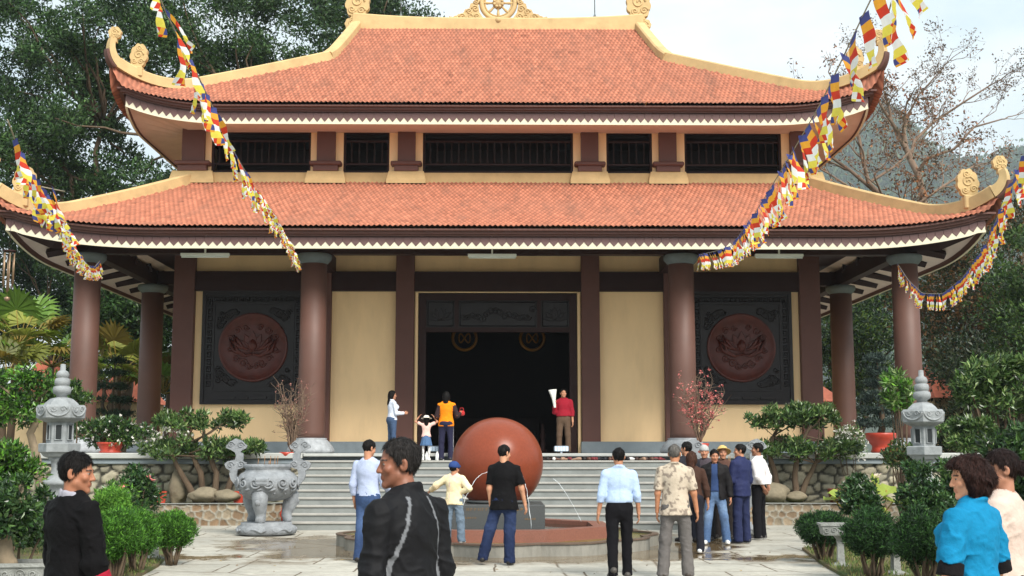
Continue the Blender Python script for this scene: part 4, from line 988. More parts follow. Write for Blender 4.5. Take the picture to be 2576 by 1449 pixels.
tray(2112, 1316, 17.6, .55, .36, 'carved grey stone tray on a pedestal between the dark hedge bushes, nearer the path', -.1)
tray(2250, 1350, 16.4, .42, .34, 'pale stone tray between the dark hedge bushes beside the blue sweater woman', .2)
# ---- wind chime, floodlights, bottles, shoes
c = P(24, 632, 29.0); t = thing('wind_chime', 'long brass tube wind chime hanging under the left eave corner', 'wind chime', c)
m_brass = M('brass_tubes', srgb(140, 116, 92), .4, .15, 8, 0, metal=.5)
mb = MB(); mb.lathe([(.14, -.02), (.15, 0), (.14, .02)], 16); mb.tube([(0, 0, 0), (0, 0, .75)], .006, 4); mb.build('top_plate', m_dark, t)
for k in range(6):
    a = k * math.pi / 3; mb = MB(); L_ = .72 + .09 * (k % 3); mb.tube([(.12 * math.cos(a), .12 * math.sin(a), -.05), (.12 * math.cos(a), .12 * math.sin(a), -.05 - L_)], .018, 8); mb.build('tube', m_brass, t)
mb = MB(); mb.tube([(0, 0, 0), (0, 0, -1.1)], .005, 4); mb.lathe([(.0, -.06), (.06, -.03), (.07, .03), (0, .06)], 10, (0, 0, -1.12)); mb.build('striker', m_brass, t)
m_lampbody = M('floodlight_body', srgb(150, 160, 172), .4, .1, 6, 0); m_glow = bpy.data.materials.new('floodlight_lens'); m_glow.use_nodes = True
m_glow.node_tree.nodes['Principled BSDF'].inputs['Base Color'].default_value = (*srgb(214, 232, 250), 1); m_glow.node_tree.nodes['Principled BSDF'].inputs['Roughness'].default_value = .2
for px, lab in ((1099, 'small pale blue floodlight on the top step between the girl and the orange vest woman'), (1412, 'small pale blue floodlight at the feet of the red shirt man')):
    c = P(px, 1136, 29.3); t = thing('floodlight', lab, 'floodlight', (c[0], 29.25, PZ + .005), group='floodlights on the top step')
    mb = MB(); mb.box(-.17, .17, -.05, .08, .04, .17, .02); mb.box(-.02, .02, -.03, .05, 0, .05); mb.build('housing', m_lampbody, t)
    mb = MB()
    for k in range(5): mb.box(-.15 + k * .062, -.15 + k * .062 + .05, -.056, -.049, .055, .15, .003)
    mb.build('lens', m_glow, t)
m_bot = M('white_plastic', srgb(228, 230, 228), .4, .05, 8, 0)
for j, px in enumerate((1062, 1074, 1100, 1112)):
    c = P(px, 1155, STEP1[0]); mb = MB(); mb.lathe([(.035, 0), (.045, .01), (.045, .13), (.02, .17), (.018, .2), (0, .2)], 12); o = mb.build('bottle', m_bot, None, (c[0], STEP1[0] + .02 * (j % 2), STEP1[1]))
    tag(o, ('leftmost', 'second', 'third', 'rightmost')[j] + ' of four white bottles by the legs of the girl on the steps', 'bottle', 'white bottles on the top step')
rs_ = random.Random(21)
shoe_cols = [srgb(34, 30, 30), srgb(60, 40, 34), srgb(200, 200, 198), srgb(90, 60, 48), srgb(24, 24, 30), srgb(150, 120, 100), srgb(110, 40, 44)]
shoe_words = ['black', 'dark brown', 'white', 'brown', 'blackish blue', 'tan', 'dark red']
def shoe_mesh(mb, L_=.25, w=.09, h=.075):
    n = 10; st_ = [(-.5, .7, .8), (-.42, .9, 1.0), (-.2, .85, 1.05), (0, .82, .8), (.2, 1.0, .62), (.4, .9, .48), (.5, .5, .3)]; vs = []
    for (y, ww, hh) in st_:
        for k in range(n):
            a = 2 * math.pi * k / n; vs.append((w / 2 * ww * math.cos(a), y * L_, max(0, h * hh * (.5 + .5 * math.sin(a)))))
    fs = [[i * n + k, i * n + (k + 1) % n, (i + 1) * n + (k + 1) % n, (i + 1) * n + k] for i in range(len(st_) - 1) for k in range(n)]
    mb.add(vs, fs + [list(range(n - 1, -1, -1)), list(range((len(st_) - 1) * n, len(st_) * n))], True)
smesh = []
for j, cc in enumerate(shoe_cols):
    mb = MB(); shoe_mesh(mb); o = mb.build('shoe', M('shoe_leather_' + shoe_words[j].replace(' ', '_'), cc, .55, .1, 20, 0)); smesh.append(o)
x = 1372; j = 0
while x < 1668:
    k = rs_.randrange(7) if j >= 7 else j
    o = smesh[k] if j < 7 else smesh[k].copy()
    if j >= 7: COL.objects.link(o)
    c = P(x, 1155, STEP1[0]); o.location = (c[0], STEP1[0] + rs_.uniform(-.02, .07), STEP1[1]); o.rotation_euler = (0, 0, rs_.uniform(-1.6, 1.6))
    tag(o, '%s shoe in the row left on the top step right of the ball' % shoe_words[k], 'shoe', shoe_words[k] + ' shoes left on the top step'); x += rs_.uniform(6.5, 12); j += 1
# ---- strings of prayer flags
def flag_mat(n, c): return M('flag_' + n, c, .8, .08, 12, .1, 60, transl=.35)
FM = [flag_mat('blue', srgb(66, 72, 132)), flag_mat('orange', srgb(226, 160, 52)), flag_mat('red', srgb(200, 58, 36)), flag_mat('white', srgb(228, 228, 226)), flag_mat('yellow', srgb(224, 210, 84))]
flag_meshes = []
def flag_variants(w, L_):
    out = []
    for v in range(6):
        rs = np.random.RandomState(v + 5); nx, nz = 4, 24; V = []; ph = rs.uniform(0, 6, 4); am = .018 + .012 * rs.rand()
        for j in range(nz + 1):
            t = j / nz
            for i in range(nx + 1):
                u = i / nx - .5
                y = am * t * math.sin(t * 5 + ph[0] + u * 1.5) + .018 * t * math.sin(t * 9 + u * 5 + ph[1]); xx = u * w * (1 - .14 * t * rs.rand() * 0 - .1 * t * math.sin(ph[2])) + .03 * t * math.sin(t * 3 + ph[3])
                V.append((xx, y, -t * L_))
        F = []; mi = []
        for j in range(nz):
            for i in range(nx):
                F.append((j * (nx + 1) + i, (j + 1) * (nx + 1) + i, (j + 1) * (nx + 1) + i + 1, j * (nx + 1) + i + 1))
                s = j // 4
                mi.append(s if s < 5 else (0, 1, 2, 3)[i] if j % 4 < 3 else (1, 2, 3, 4)[i])
        me = np_mesh('flag', V, np.array(F), True, None, mi)
        for m in FM: me.materials.append(m)
        out.append(me)
    return out
def flag_string(label, pts, twist, w=.24, L_=.37, gap=.30, seed=0, swing=(0, 0)):
    Pt = np.array([P(*p) for p in pts]); rs = random.Random(seed)
    # smooth path
    d = np.concatenate([[0], np.cumsum(np.linalg.norm(np.diff(Pt, axis=0), axis=1))]); n = int(d[-1] / .08); s = np.linspace(0, d[-1], n)
    Q = np.stack([np.interp(s, d, Pt[:, k]) for k in range(3)], 1)
    for _ in range(14): Q[1:-1] = (Q[:-2] + Q[1:-1] * 2 + Q[2:]) / 4
    o = thing('flag_string', label, 'flag string', Q[0], group='strings of prayer flags')
    mb = MB(); mb.tube((Q - Q[0])[::2], .006, 4); mb.build('cord', m_cord, o)
    var = flag_variants(w, L_)
    pos = gap * .5; cnt = 0
    while pos < d[-1] - .1 and cnt < 98:
        k = min(int(pos / d[-1] * (n - 1)), n - 2); q = Q[k] - Q[0]; t = Q[k + 1] - Q[k]
        f = bpy.data.objects.new('flag', rs.choice(var)); COL.objects.link(f); f.parent = o
        f.location = [float(c) for c in q]; yaw = math.atan2(t[1], t[0])
        pitch = math.atan2(t[2], math.hypot(t[0], t[1]))
        f.rotation_euler = (swing[0] + rs.gauss(0, .16), swing[1] + rs.gauss(0, .10) - pitch * .0, yaw + twist + rs.gauss(0, .25)); pos += gap * rs.uniform(.85, 1.15); cnt += 1
m_cord = M('flag_cord', srgb(150, 140, 120), .9, .1, 10, 0)
flag_string('string of prayer flags falling from the right inner column across both roofs, facing the viewer', [(1755, 642, 30.2), (1800, 632, 27), (1840, 618, 24), (1899, 537, 17), (1988, 392, 12.5), (2062, 265, 10.5), (2114, 159, 9.4), (2177, 26, 8.6), (2225, -70, 8.0), (2262, -150, 7.6)], -.06, w=.20, L_=.40, gap=.33, seed=1, swing=(.2, 0))
flag_string('string of prayer flags at the upper right hanging from above the roof horn', [(2222, 80, 9.4), (2245, 0, 9.0), (2262, -80, 8.5), (2290, -160, 8.2)], -.04, w=.22, gap=.37, seed=2, swing=(.2, 0))
flag_string('string of prayer flags seen edge-on from the top left to the left inner column', [(742, 652, 30.2), (715, 590, 24), (690, 545, 20), (640, 470, 15), (590, 385, 12), (540, 280, 10.6), (474, 139, 9.4), (444, 87, 9), (409, 15, 8.6), (380, -60, 8.2), (350, -150, 7.8)], .0, w=.11, L_=.34, gap=.27, seed=3, swing=(.38, 0))
flag_string('string of prayer flags at the far left with a bunched tangle near the roof corner', [(252, 655, 30.2), (238, 672, 28.5), (222, 668, 26), (190, 630, 20), (165, 575, 16), (130, 510, 13), (85, 450, 11), (50, 385, 10), (14, 288, 9.4)], .05, w=.13, L_=.32, seed=4, gap=.28, swing=(.3, 0))
flag_string('short loose end of prayer flags blowing over the left roof ridge', [(105, 470, 11.5), (128, 478, 11.6), (152, 480, 11.8), (176, 484, 12.0)], .3, seed=5, gap=.2)
flag_string('sagging string of prayer flags at the far right beside the outer column', [(2257, 662, 30.3), (2285, 705, 28), (2320, 738, 26), (2370, 740, 23.5), (2420, 700, 21), (2465, 640, 18), (2500, 570, 15.5), (2535, 480, 13.5), (2570, 410, 12.3), (2600, 350, 11.5)], .05, w=.13, L_=.33, gap=.30, seed=6)
# ================================================================== PLANTS
def leaf_mat(name, transl=.3, rough=.45): return M(name, None, rough, .12, 3, 0, spec=.4, attr='Col', transl=transl)
m_leaf = leaf_mat('foliage'); m_leaf_dull = leaf_mat('dull_foliage', .2, .7); m_leaf_gloss = leaf_mat('glossy_foliage', .18, .28)
m_bark = M('bark', srgb(92, 76, 60), .9, .3, 8, .6, 30, stretch=(1, 1, .3), dirt=.4, dscale=4, dcol=srgb(60, 62, 48))
m_bark_pale = M('pale_bark', srgb(136, 120, 98), .85, .25, 7, .5, 30, stretch=(1, 1, .4), dirt=.4, dscale=5, dcol=srgb(90, 84, 64))
m_twig = M('grey_twigs', srgb(118, 98, 82), .9, .2, 6, .2, 30)
def leaf_arrays(C, n_dir, L_, Wd, rs, cols, bend=.18, droop=0.0):
    """one rhombic folded leaf per centre"""
    n = len(C); d = rs.normal(0, 1, (n, 3)); d = d * .8 + n_dir; d[:, 2] -= droop; d /= np.linalg.norm(d, axis=1)[:, None] + 1e-9
    r = rs.normal(0, 1, (n, 3)); s = np.cross(d, r); s /= np.linalg.norm(s, axis=1)[:, None] + 1e-9; nn = np.cross(s, d)
    l = (L_ * rs.uniform(.65, 1.3, n))[:, None]; w = (Wd * rs.uniform(.7, 1.3, n))[:, None]
    V = np.stack([C, C + d * l * .45 + s * w * .5 + nn * l * bend * .4, C + d * l - nn * l * bend * .3, C + d * l * .45 - s * w * .5 + nn * l * bend * .4], 1).reshape(-1, 3)
    F = np.arange(4 * n).reshape(n, 4)
    c = np.array(cols)[rs.randint(0, len(cols), n)] * rs.uniform(.65, 1.35, (n, 1))
    return V, F, np.repeat(c, 4, 0)
def crown(name, clusters, per, L_, Wd, cols, seed, mat, parent, origin=(0, 0, 0), flat=.75, up=.5, droop=.0, shell=.35):
    """clusters: (x,y,z,r) leaf clumps in world coordinates"""
    rs = np.random.RandomState(seed); A = []; B = []; Cc = []; o = 0; org = np.array(origin, float)
    for (x, y, z, r) in clusters:
        n = max(6, int(per * rs.uniform(.7, 1.3))); d = rs.normal(0, 1, (n, 3)); d /= np.linalg.norm(d, axis=1)[:, None]
        rad = r * (shell + (1 - shell) * rs.rand(n)) ** .8; Pp = d * rad[:, None] * np.array((1, 1, flat)) + np.array((x, y, z)) - org
        tone = rs.uniform(.72, 1.28)
        V, F, c = leaf_arrays(Pp, d * .7 + np.array((0, 0, up)), L_, Wd, rs, cols, droop=droop)
        A.append(V); B.append(F + o); Cc.append(c * tone); o += len(V)
    return link(name, np_mesh(name, np.concatenate(A), np.concatenate(B), False, {'Col': np.clip(np.concatenate(Cc), 0, 1)}), mat, parent)
def wiggle(a, b, n, amp, rs):
    a, b = np.array(a, float), np.array(b, float); t = np.linspace(0, 1, n)[:, None]; p = a + (b - a) * t
    off = np.cumsum(rs.normal(0, 1, (n, 3)), 0); off -= off[0] + (off[-1] - off[0]) * t
    return p + off * amp
def limbs(mb, base, targets, r0, rs, org, amp=.06, mid=.5, rise=.0, n=8):
    base = np.array(base, float); org = np.array(org, float)
    for (tx, ty, tz, *_) in targets:
        t = np.array((tx, ty, tz)); m = base + (t - base) * mid + np.array((0, 0, rise)); p = np.concatenate([wiggle(base, m, n, amp, rs), wiggle(m, t, n, amp, rs)[1:]])
        mb.tube(p - org, list(np.linspace(r0, r0 * .18, len(p))), 6)
GREENS = [srgb(52, 78, 38), srgb(66, 96, 46), srgb(40, 62, 36), srgb(86, 112, 52)]
DEEP = [srgb(42, 66, 34), srgb(54, 84, 44), srgb(32, 52, 30), srgb(76, 104, 54)]
BRIGHT = [srgb(72, 118, 40), srgb(92, 140, 48), srgb(58, 98, 34), srgb(112, 156, 60)]
PALE = [srgb(104, 128, 76), srgb(84, 110, 60), srgb(128, 146, 92), srgb(70, 96, 52)]
def region_clusters(poly, Y, dY, n, r, seed, z_scale=1.0):
    """clump centres spread through a volume whose silhouette is the polygon (in picture units, at depth Y)"""
    rs = np.random.RandomState(seed); xs = [p[0] for p in poly]; ys = [p[1] for p in poly]; out = []
    def inside(x, y):
        c = False; j = len(poly) - 1
        for i in range(len(poly)):
            (xi, yi), (xj, yj) = poly[i], poly[j]
            if (yi > y) != (yj > y) and x < (xj - xi) * (y - yi) / (yj - yi) + xi: c = not c
            j = i
        return c
    while len(out) < n:
        x, y = rs.uniform(min(xs), max(xs)), rs.uniform(min(ys), max(ys))
        if inside(x, y): p = P(x, y, Y); out.append((p[0], Y + rs.uniform(-dY, dY), p[2], r * rs.uniform(.55, 1.35)))
    return out
def tree(name, label, base, clusters, r0, per, L_, Wd, cols, seed, mat=None, bark=None, group=None, fork=.35, nl=26, cat='tree', amp=.1, droop=0, flat=.7):
    rs = np.random.RandomState(seed); t = thing(name, label, cat, base, group=group); org = np.array(base, float)
    cl = np.array([c[:3] for c in clusters]); cen = cl.mean(0); f = org + (cen - org) * fork; mb = MB()
    mb.tube(wiggle(org, f, 7, amp * .4, rs) - org, list(np.linspace(r0, r0 * .72, 7)), 9)
    # main limbs to spread-out nodes, branches to the clumps
    k = min(6, len(cl)); nodes = cl[rs.choice(len(cl), k, False)] * .62 + f * .38
    for nd in nodes: mb.tube(np.concatenate([wiggle(f, nd, 9, amp, rs)]) - org, list(np.linspace(r0 * .6, r0 * .2, 9)), 7)
    for c in cl[rs.choice(len(cl), min(nl, len(cl)), False)]:
        nd = nodes[np.argmin(np.linalg.norm(nodes - c, axis=1))]; mb.tube(wiggle(nd, c, 6, amp * .6, rs) - org, list(np.linspace(r0 * .2, r0 * .05, 6)), 5)
    mb.build('trunk', bark or m_bark, t)
    crown('crown', clusters, per, L_, Wd, cols, seed, mat or m_leaf, t, org, droop=droop, flat=flat)
    return t
# ---- tall trees on the left behind the temple
def gbase(px, Y): p = P(px, 1135, Y); return (p[0], Y, -.1)
PA = [(-60, -60), (230, -60), (420, -40), (620, -50), (840, -40), (850, 40), (800, 120), (690, 170), (560, 205), (420, 225), (330, 190), (300, 140), (240, 150), (230, 260), (280, 330), (360, 420), (440, 470), (330, 500), (150, 500), (40, 430), (-60, 470)]
ca = region_clusters(PA, 52, 4, 185, 1.05, 3)
tree('broadleaf_tree', 'huge dark green tree towering behind the left end of the roofs', gbase(330, 52), ca, .42, 480, .20, .085, DEEP + [srgb(74, 104, 60)], 3, nl=40, amp=.28)
cb = region_clusters([(830, -60), (1020, -50), (1030, 0), (1120, 38), (1100, 60), (960, 55), (850, 95), (800, 110)], 58, 3, 34, 1.0, 5)
tree('broadleaf_tree', 'dark green tree top showing beside the ridge end of the upper roof', gbase(930, 58), cb, .4, 420, .20, .085, DEEP, 5, nl=20, amp=.2)
cc = region_clusters([(-60, 440), (180, 470), (440, 430), (470, 600), (440, 800), (200, 700), (-60, 640)], 60, 4, 60, 1.3, 7)
tree('broadleaf_tree', 'dense dark tree filling the gap behind the left outer columns', gbase(120, 60), cc, .2, 420, .24, .1, DEEP, 7, nl=20, amp=.2)
ci = region_clusters([(150, 600), (300, 640), (460, 700), (460, 860), (300, 880), (150, 860)], 49, 2, 46, 1.0, 18)
tree('broadleaf_tree', 'dark leafy tree filling the space between the two left columns', gbase(250, 49), ci, .14, 420, .2, .085, DEEP, 18, nl=10, amp=.15)
cd = region_clusters([(-60, 620), (80, 640), (200, 740), (440, 780), (450, 1000), (240, 1010), (100, 900), (-60, 960)], 64, 3, 70, 1.25, 8)
tree('broadleaf_tree', 'lower dark green tree behind the palms on the left', gbase(330, 64), cd, .18, 420, .24, .1, [srgb(38, 62, 36), srgb(52, 84, 44), srgb(30, 50, 32)], 8, nl=16, amp=.2)
# ---- right background trees
ce = region_clusters([(2060, 720), (2240, 700), (2300, 800), (2270, 1000), (2080, 1080), (2050, 900)], 62, 4, 52, 1.25, 9)
tree('broadleaf_tree', 'green tree seen between the two right side columns', gbase(2170, 62), ce, .3, 420, .24, .1, [srgb(52, 80, 36), srgb(38, 58, 34), srgb(84, 104, 38), srgb(34, 50, 34)], 9, nl=16, amp=.2)
cf = region_clusters([(2310, 640), (2430, 560), (2560, 540), (2640, 620), (2640, 900), (2480, 960), (2330, 900)], 50, 4, 64, 1.0, 10)
tree('broadleaf_tree', 'dark tree with rusty brown leaves right of the outer column', gbase(2450, 50), cf, .35, 400, .2, .09, [srgb(52, 62, 38), srgb(96, 72, 44), srgb(40, 52, 34), srgb(118, 86, 50), srgb(58, 76, 42)], 10, nl=26, amp=.25)
cg = region_clusters([(2300, 860), (2480, 900), (2640, 860), (2640, 1140), (2300, 1130)], 46, 3, 46, .95, 11)
tree('broadleaf_tree', 'shadowy dark green tree low behind the right stone lantern', gbase(2420, 46), cg, .3, 380, .2, .09, [srgb(34, 48, 32), srgb(44, 60, 36), srgb(60, 66, 40)], 11, nl=16, amp=.2)
ch = region_clusters([(2520, 620), (2640, 560), (2640, 900), (2540, 860)], 38, 2, 22, .8, 12)
tree('broadleaf_tree', 'fresh green tree at the right edge below the roof horn', gbase(2600, 38), ch, .2, 380, .16, .07, GREENS, 12, nl=12, amp=.15)
# ---- bare trees on the right
def bare(name, label, base, paths, r0, seed, depth, leaf_cols, nleaf, leafL):
    rs = np.random.RandomState(seed); t = thing(name, label, 'tree', base); org = np.array(base, float); mb = MB(); tips = []
    def grow(p, d, L_, r, k):
        q = p + d * L_; pts = wiggle(p, q, 5, L_ * .03, rs); mb.tube(pts - org, list(np.linspace(r, r * .66, 5)), 5 if k > 1 else 4, cap=False)
        for s in pts[1:]: tips.append((s, k))
        if k == 0: return
        for j in range(rs.randint(2, 4)):
            nd = d + rs.normal(0, .48, 3); nd[2] += .10; nd /= np.linalg.norm(nd); grow(pts[rs.randint(2, 5)] if j else q, nd, L_ * rs.uniform(.62, .86), r * .60, k - 1)
    for pth in paths:
        W3 = np.array([P(*p) for p in pth[0]]); rr = np.linspace(pth[1], pth[2], len(W3)); mb.tube(W3 - org, list(rr), 8)
        for i in range(1, len(W3)):
            d0 = (W3[i] - W3[i - 1]); d0 /= np.linalg.norm(d0)
            for j in range(pth[3]):
                nd = d0 + rs.normal(0, .62, 3); nd[2] = nd[2] * .7 + .25; nd /= np.linalg.norm(nd); grow(W3[i], nd, pth[4] * rs.uniform(.7, 1.2), rr[i] * .5, depth)
        d0 = W3[-1] - W3[-2]; d0 /= np.linalg.norm(d0); grow(W3[-1], d0, pth[4], rr[-1], depth)
    mb.build('trunk', m_twig, t)
    tp = np.array([q[0] for q in tips if q[1] <= 1]); C = tp[rs.choice(len(tp), nleaf)] + rs.normal(0, .16, (nleaf, 3)) - org
    V, F, c = leaf_arrays(C, np.array((0, 0, -.4)), leafL, leafL * .5, rs, leaf_cols)
    link('leaves', np_mesh('leaves', V, F, False, {'Col': c}), m_leaf_dull, t)
Yb = 70
bare('bare_tree', 'tall leafless tree with fine twigs against the sky at the right', gbase(2350, Yb),
     [([(2350, 1140, Yb), (2345, 800, Yb), (2335, 560, Yb), (2310, 440, Yb), (2290, 400, Yb)], .26, .19, 0, 2),
      ([(2290, 400, Yb), (2265, 340, Yb), (2225, 280, Yb - 1), (2190, 220, Yb - 1), (2160, 170, Yb)], .13, .04, 1, 1.25),
      ([(2290, 400, Yb), (2300, 355, Yb + 1), (2345, 310, Yb + 2), (2420, 260, Yb + 2), (2490, 215, Yb + 1)], .12, .04, 2, 1.3),
      ([(2308, 435, Yb), (2330, 400, Yb), (2400, 375, Yb - 1), (2450, 320, Yb - 1), (2520, 300, Yb)], .11, .04, 1, 1.3),
      ([(2285, 390, Yb), (2275, 330, Yb + 1), (2285, 290, Yb + 2), (2310, 240, Yb + 1), (2360, 185, Yb)], .10, .035, 2, 1.2)], .4, 4, 3, [srgb(96, 74, 58), srgb(76, 62, 54), srgb(120, 96, 72)], 3200, .16)
Yc = 56
bare('bare_tree', 'mostly bare tree with sparse rust coloured leaves behind the right roof ridge', gbase(2200, Yc),
     [([(2260, 1140, Yc), (2262, 700, Yc), (2262, 560, Yc), (2225, 500, Yc), (2185, 460, Yc), (2170, 400, Yc), (2160, 340, Yc), (2140, 300, Yc)], .17, .06, 1, 1.4),
      ([(2200, 480, Yc), (2140, 430, Yc + 1), (2070, 380, Yc + 1), (1990, 350, Yc)], .10, .05, 2, 1.5),
      ([(2262, 560, Yc), (2300, 520, Yc - 1), (2370, 470, Yc - 1), (2420, 440, Yc)], .09, .045, 3, 1.6),
      ([(2225, 500, Yc), (2150, 480, Yc - 2), (2090, 440, Yc - 2)], .08, .04, 3, 1.6),
      ([(2185, 460, Yc), (2250, 420, Yc + 2), (2300, 370, Yc + 2)], .08, .04, 3, 1.6)], .34, 6, 3, [srgb(120, 78, 52), srgb(92, 66, 48), srgb(150, 100, 62), srgb(86, 78, 58)], 4300, .18)
# ---- wooded hill beyond
def hill():
    rs = np.random.RandomState(2); nx, ny = 70, 40; K = 6.0; xs = np.linspace(20, 330, nx) * K; ys = np.linspace(150, 420, ny) * K; X, Yg = np.meshgrid(xs, ys, indexing='ij')
    def hz(X, Y):
        ang = X / Y; crest = np.interp(ang, [.15, .24, .27, .30, .335, .36, .39, .45, .6], [5, 46, 66, 72, 66, 59, 56, 60, 72])
        Y = Y / K; q = np.clip((Y - 150) / 110, 0, 1); back = np.clip((Y - 270) / 160, 0, 1)
        return K * (crest * (q * q * (3 - 2 * q)) * (1 - .3 * back) + 3 * vnoise(np.stack([X / K * .05, Y * .05, 0 * X], -1), 4))
    Z = hz(X, Yg) - 1.0; V = np.stack([X, Yg, Z], -1).reshape(-1, 3); idx = np.arange(nx * ny).reshape(nx, ny)
    q = np.stack([idx[:-1, :-1], idx[1:, :-1], idx[1:, 1:], idx[:-1, 1:]], -1).reshape(-1, 4)
    o = link('hill', np_mesh('hill', V, q), M('hill_ground', srgb(52, 62, 44), .95, .3, .2, .3, 1)); o['kind'] = 'structure'
    cl = []
    for _ in range(1500):
        y = rs.uniform(175, 300) * K; x = y * rs.uniform(.23, .46); r = rs.uniform(1.7, 3.2) * K; cl.append((x, y, float(hz(np.array(x), np.array(y))) + r * .7, r))
    f = crown('hill_forest', cl, 60, 6.2, 3.5, [srgb(54, 84, 52), srgb(70, 100, 58), srgb(44, 70, 46), srgb(84, 96, 58)], 4, m_leaf_dull, None, flat=1.0)
    tag(f, 'wooded hillside fading blue in the distance on the right', 'forest', kind='stuff')
hill()
# ---- fan palms and far tiled roofs
m_rooft = M('far_roof_tile', srgb(176, 98, 74), .85, .18, 3, .3, 14, dirt=.3, dscale=.8, dcol=srgb(120, 80, 66)); m_farwall = M('far_wall', srgb(186, 164, 128), .9, .1, 2, .1)
def hut(px0, px1, py_top, py_eave, Y, label, rot=0.0):
    a, b = P(px0, py_eave, Y), P(px1, py_eave, Y); t = thing('small_house', label, 'house', ((a[0] + b[0]) / 2, Y + 2.5, 0), rot); hw = (b[0] - a[0]) / 2; ze = a[2]; zt = P(px0, py_top, Y)[2] + .3
    mb = MB(); mb.box(-hw * .86, hw * .86, -2.1, 2.1, 0, ze); mb.build('wall', m_farwall, t)
    mb = MB(); r = hw * .35; n = 5; vs = []
    for i in range(n):
        q = i / (n - 1); cv = q ** 1.25; vs += [(-hw + (hw - r) * q, -2.6 + 2.6 * q, ze + (zt - ze) * cv), (hw - (hw - r) * q, -2.6 + 2.6 * q, ze + (zt - ze) * cv), (hw - (hw - r) * q, 2.6 - 2.6 * q, ze + (zt - ze) * cv), (-hw + (hw - r) * q, 2.6 - 2.6 * q, ze + (zt - ze) * cv)]
    mb.add(vs, [[i * 4 + k, i * 4 + (k + 1) % 4, i * 4 + 4 + (k + 1) % 4, i * 4 + 4 + k] for i in range(n - 1) for k in range(4)] + [[3, 2, 1, 0]], False); mb.build('roof', m_rooft, t)
hut(0, 120, 915, 990, 52, 'small house with an orange tiled roof behind the left stone lantern')
hut(215, 350, 930, 1010, 54, 'small house with an orange tiled roof between the left columns')
hut(2350, 2480, 925, 1000, 48, 'small house with an orange tiled roof among trees right of the right lantern')
hut(2050, 2140, 982, 1010, 52, 'small house with a low orange roof behind the right wall pilaster')
PALMC = [srgb(118, 140, 50), srgb(92, 124, 44), srgb(146, 152, 66), srgb(128, 112, 52)]
def palm(px, py_top, Y, h_px, label, seed, n=17, L_=1.9, cols=PALMC):
    c = P(px, py_top, Y); rs = np.random.RandomState(seed); t = thing('fan_palm', label, 'palm', (c[0], Y, 0), group='yellow green fan palms'); top = c[2] - L_ * .6
    mb = MB(); mb.tube(wiggle((0, 0, -.1), (rs.uniform(-.2, .2), 0, top), 7, .04, rs), list(np.linspace(.16, .1, 7)), 8); mb.build('trunk', m_bark, t)
    V = []; F = []; C = []
    mp = MB()
    for k in range(n):
        a = k * 2.4 + rs.uniform(-.3, .3); el = rs.uniform(-.1, 1.25); d = np.array((math.cos(a) * math.cos(el), math.sin(a) * math.cos(el), math.sin(el))); st = np.array((0, 0, top)); hub = st + d * L_ * rs.uniform(.5, .8)
        mp.tube([st, (st + hub) / 2 + np.array((0, 0, .05)), hub], [.025, .02, .014], 4)
        s = np.cross(d, (0, 0, 1.0)); s /= np.linalg.norm(s) + 1e-6; nn = np.cross(s, d); col = np.array(cols[rs.randint(len(cols))]) * rs.uniform(.7, 1.25)
        m = 19; fr = L_ * rs.uniform(.42, .6)
        for j in range(m):
            th = (j / (m - 1) - .5) * 3.6; dd = d * math.cos(th) + s * math.sin(th); e = hub + dd * fr + nn * (-.05) + np.array((0, 0, -.16 * fr * abs(math.sin(th)) - .05)); w = np.cross(dd, nn) * fr * .085; mid = hub + dd * fr * .6 + nn * .03 * (1 if j % 2 else -1)
            i = len(V); V += [hub, mid + w, e, mid - w]; F.append((i, i + 1, i + 2, i + 3)); C += [col * rs.uniform(.85, 1.15)] * 4
    mp.build('stalks', m_leaf_stalk, t)
    link('fronds', np_mesh('fronds', np.array(V), np.array(F), False, {'Col': np.clip(np.array(C), 0, 1)}), m_leaf, t)
m_leaf_stalk = M('palm_stalk', srgb(140, 120, 50), .6, .2, 6, 0)
palm(52, 790, 42, 0, 'large yellow green fan palm at the left edge behind the lantern', 1, 18, 1.75)
palm(135, 850, 44, 0, 'yellow green fan palm just left of the left outer column', 2, 14, 1.7)
palm(300, 868, 46, 0, 'bright fan palm between the two left columns', 3, 16, 1.8)
palm(415, 920, 46, 0, 'fan palm fronds between the left side column and the pilaster', 4, 14, 1.7)
palm(20, 880, 40, 0, 'low browning fan palm at the far left edge', 5, 12, 1.5, [srgb(140, 120, 50), srgb(110, 116, 48)])
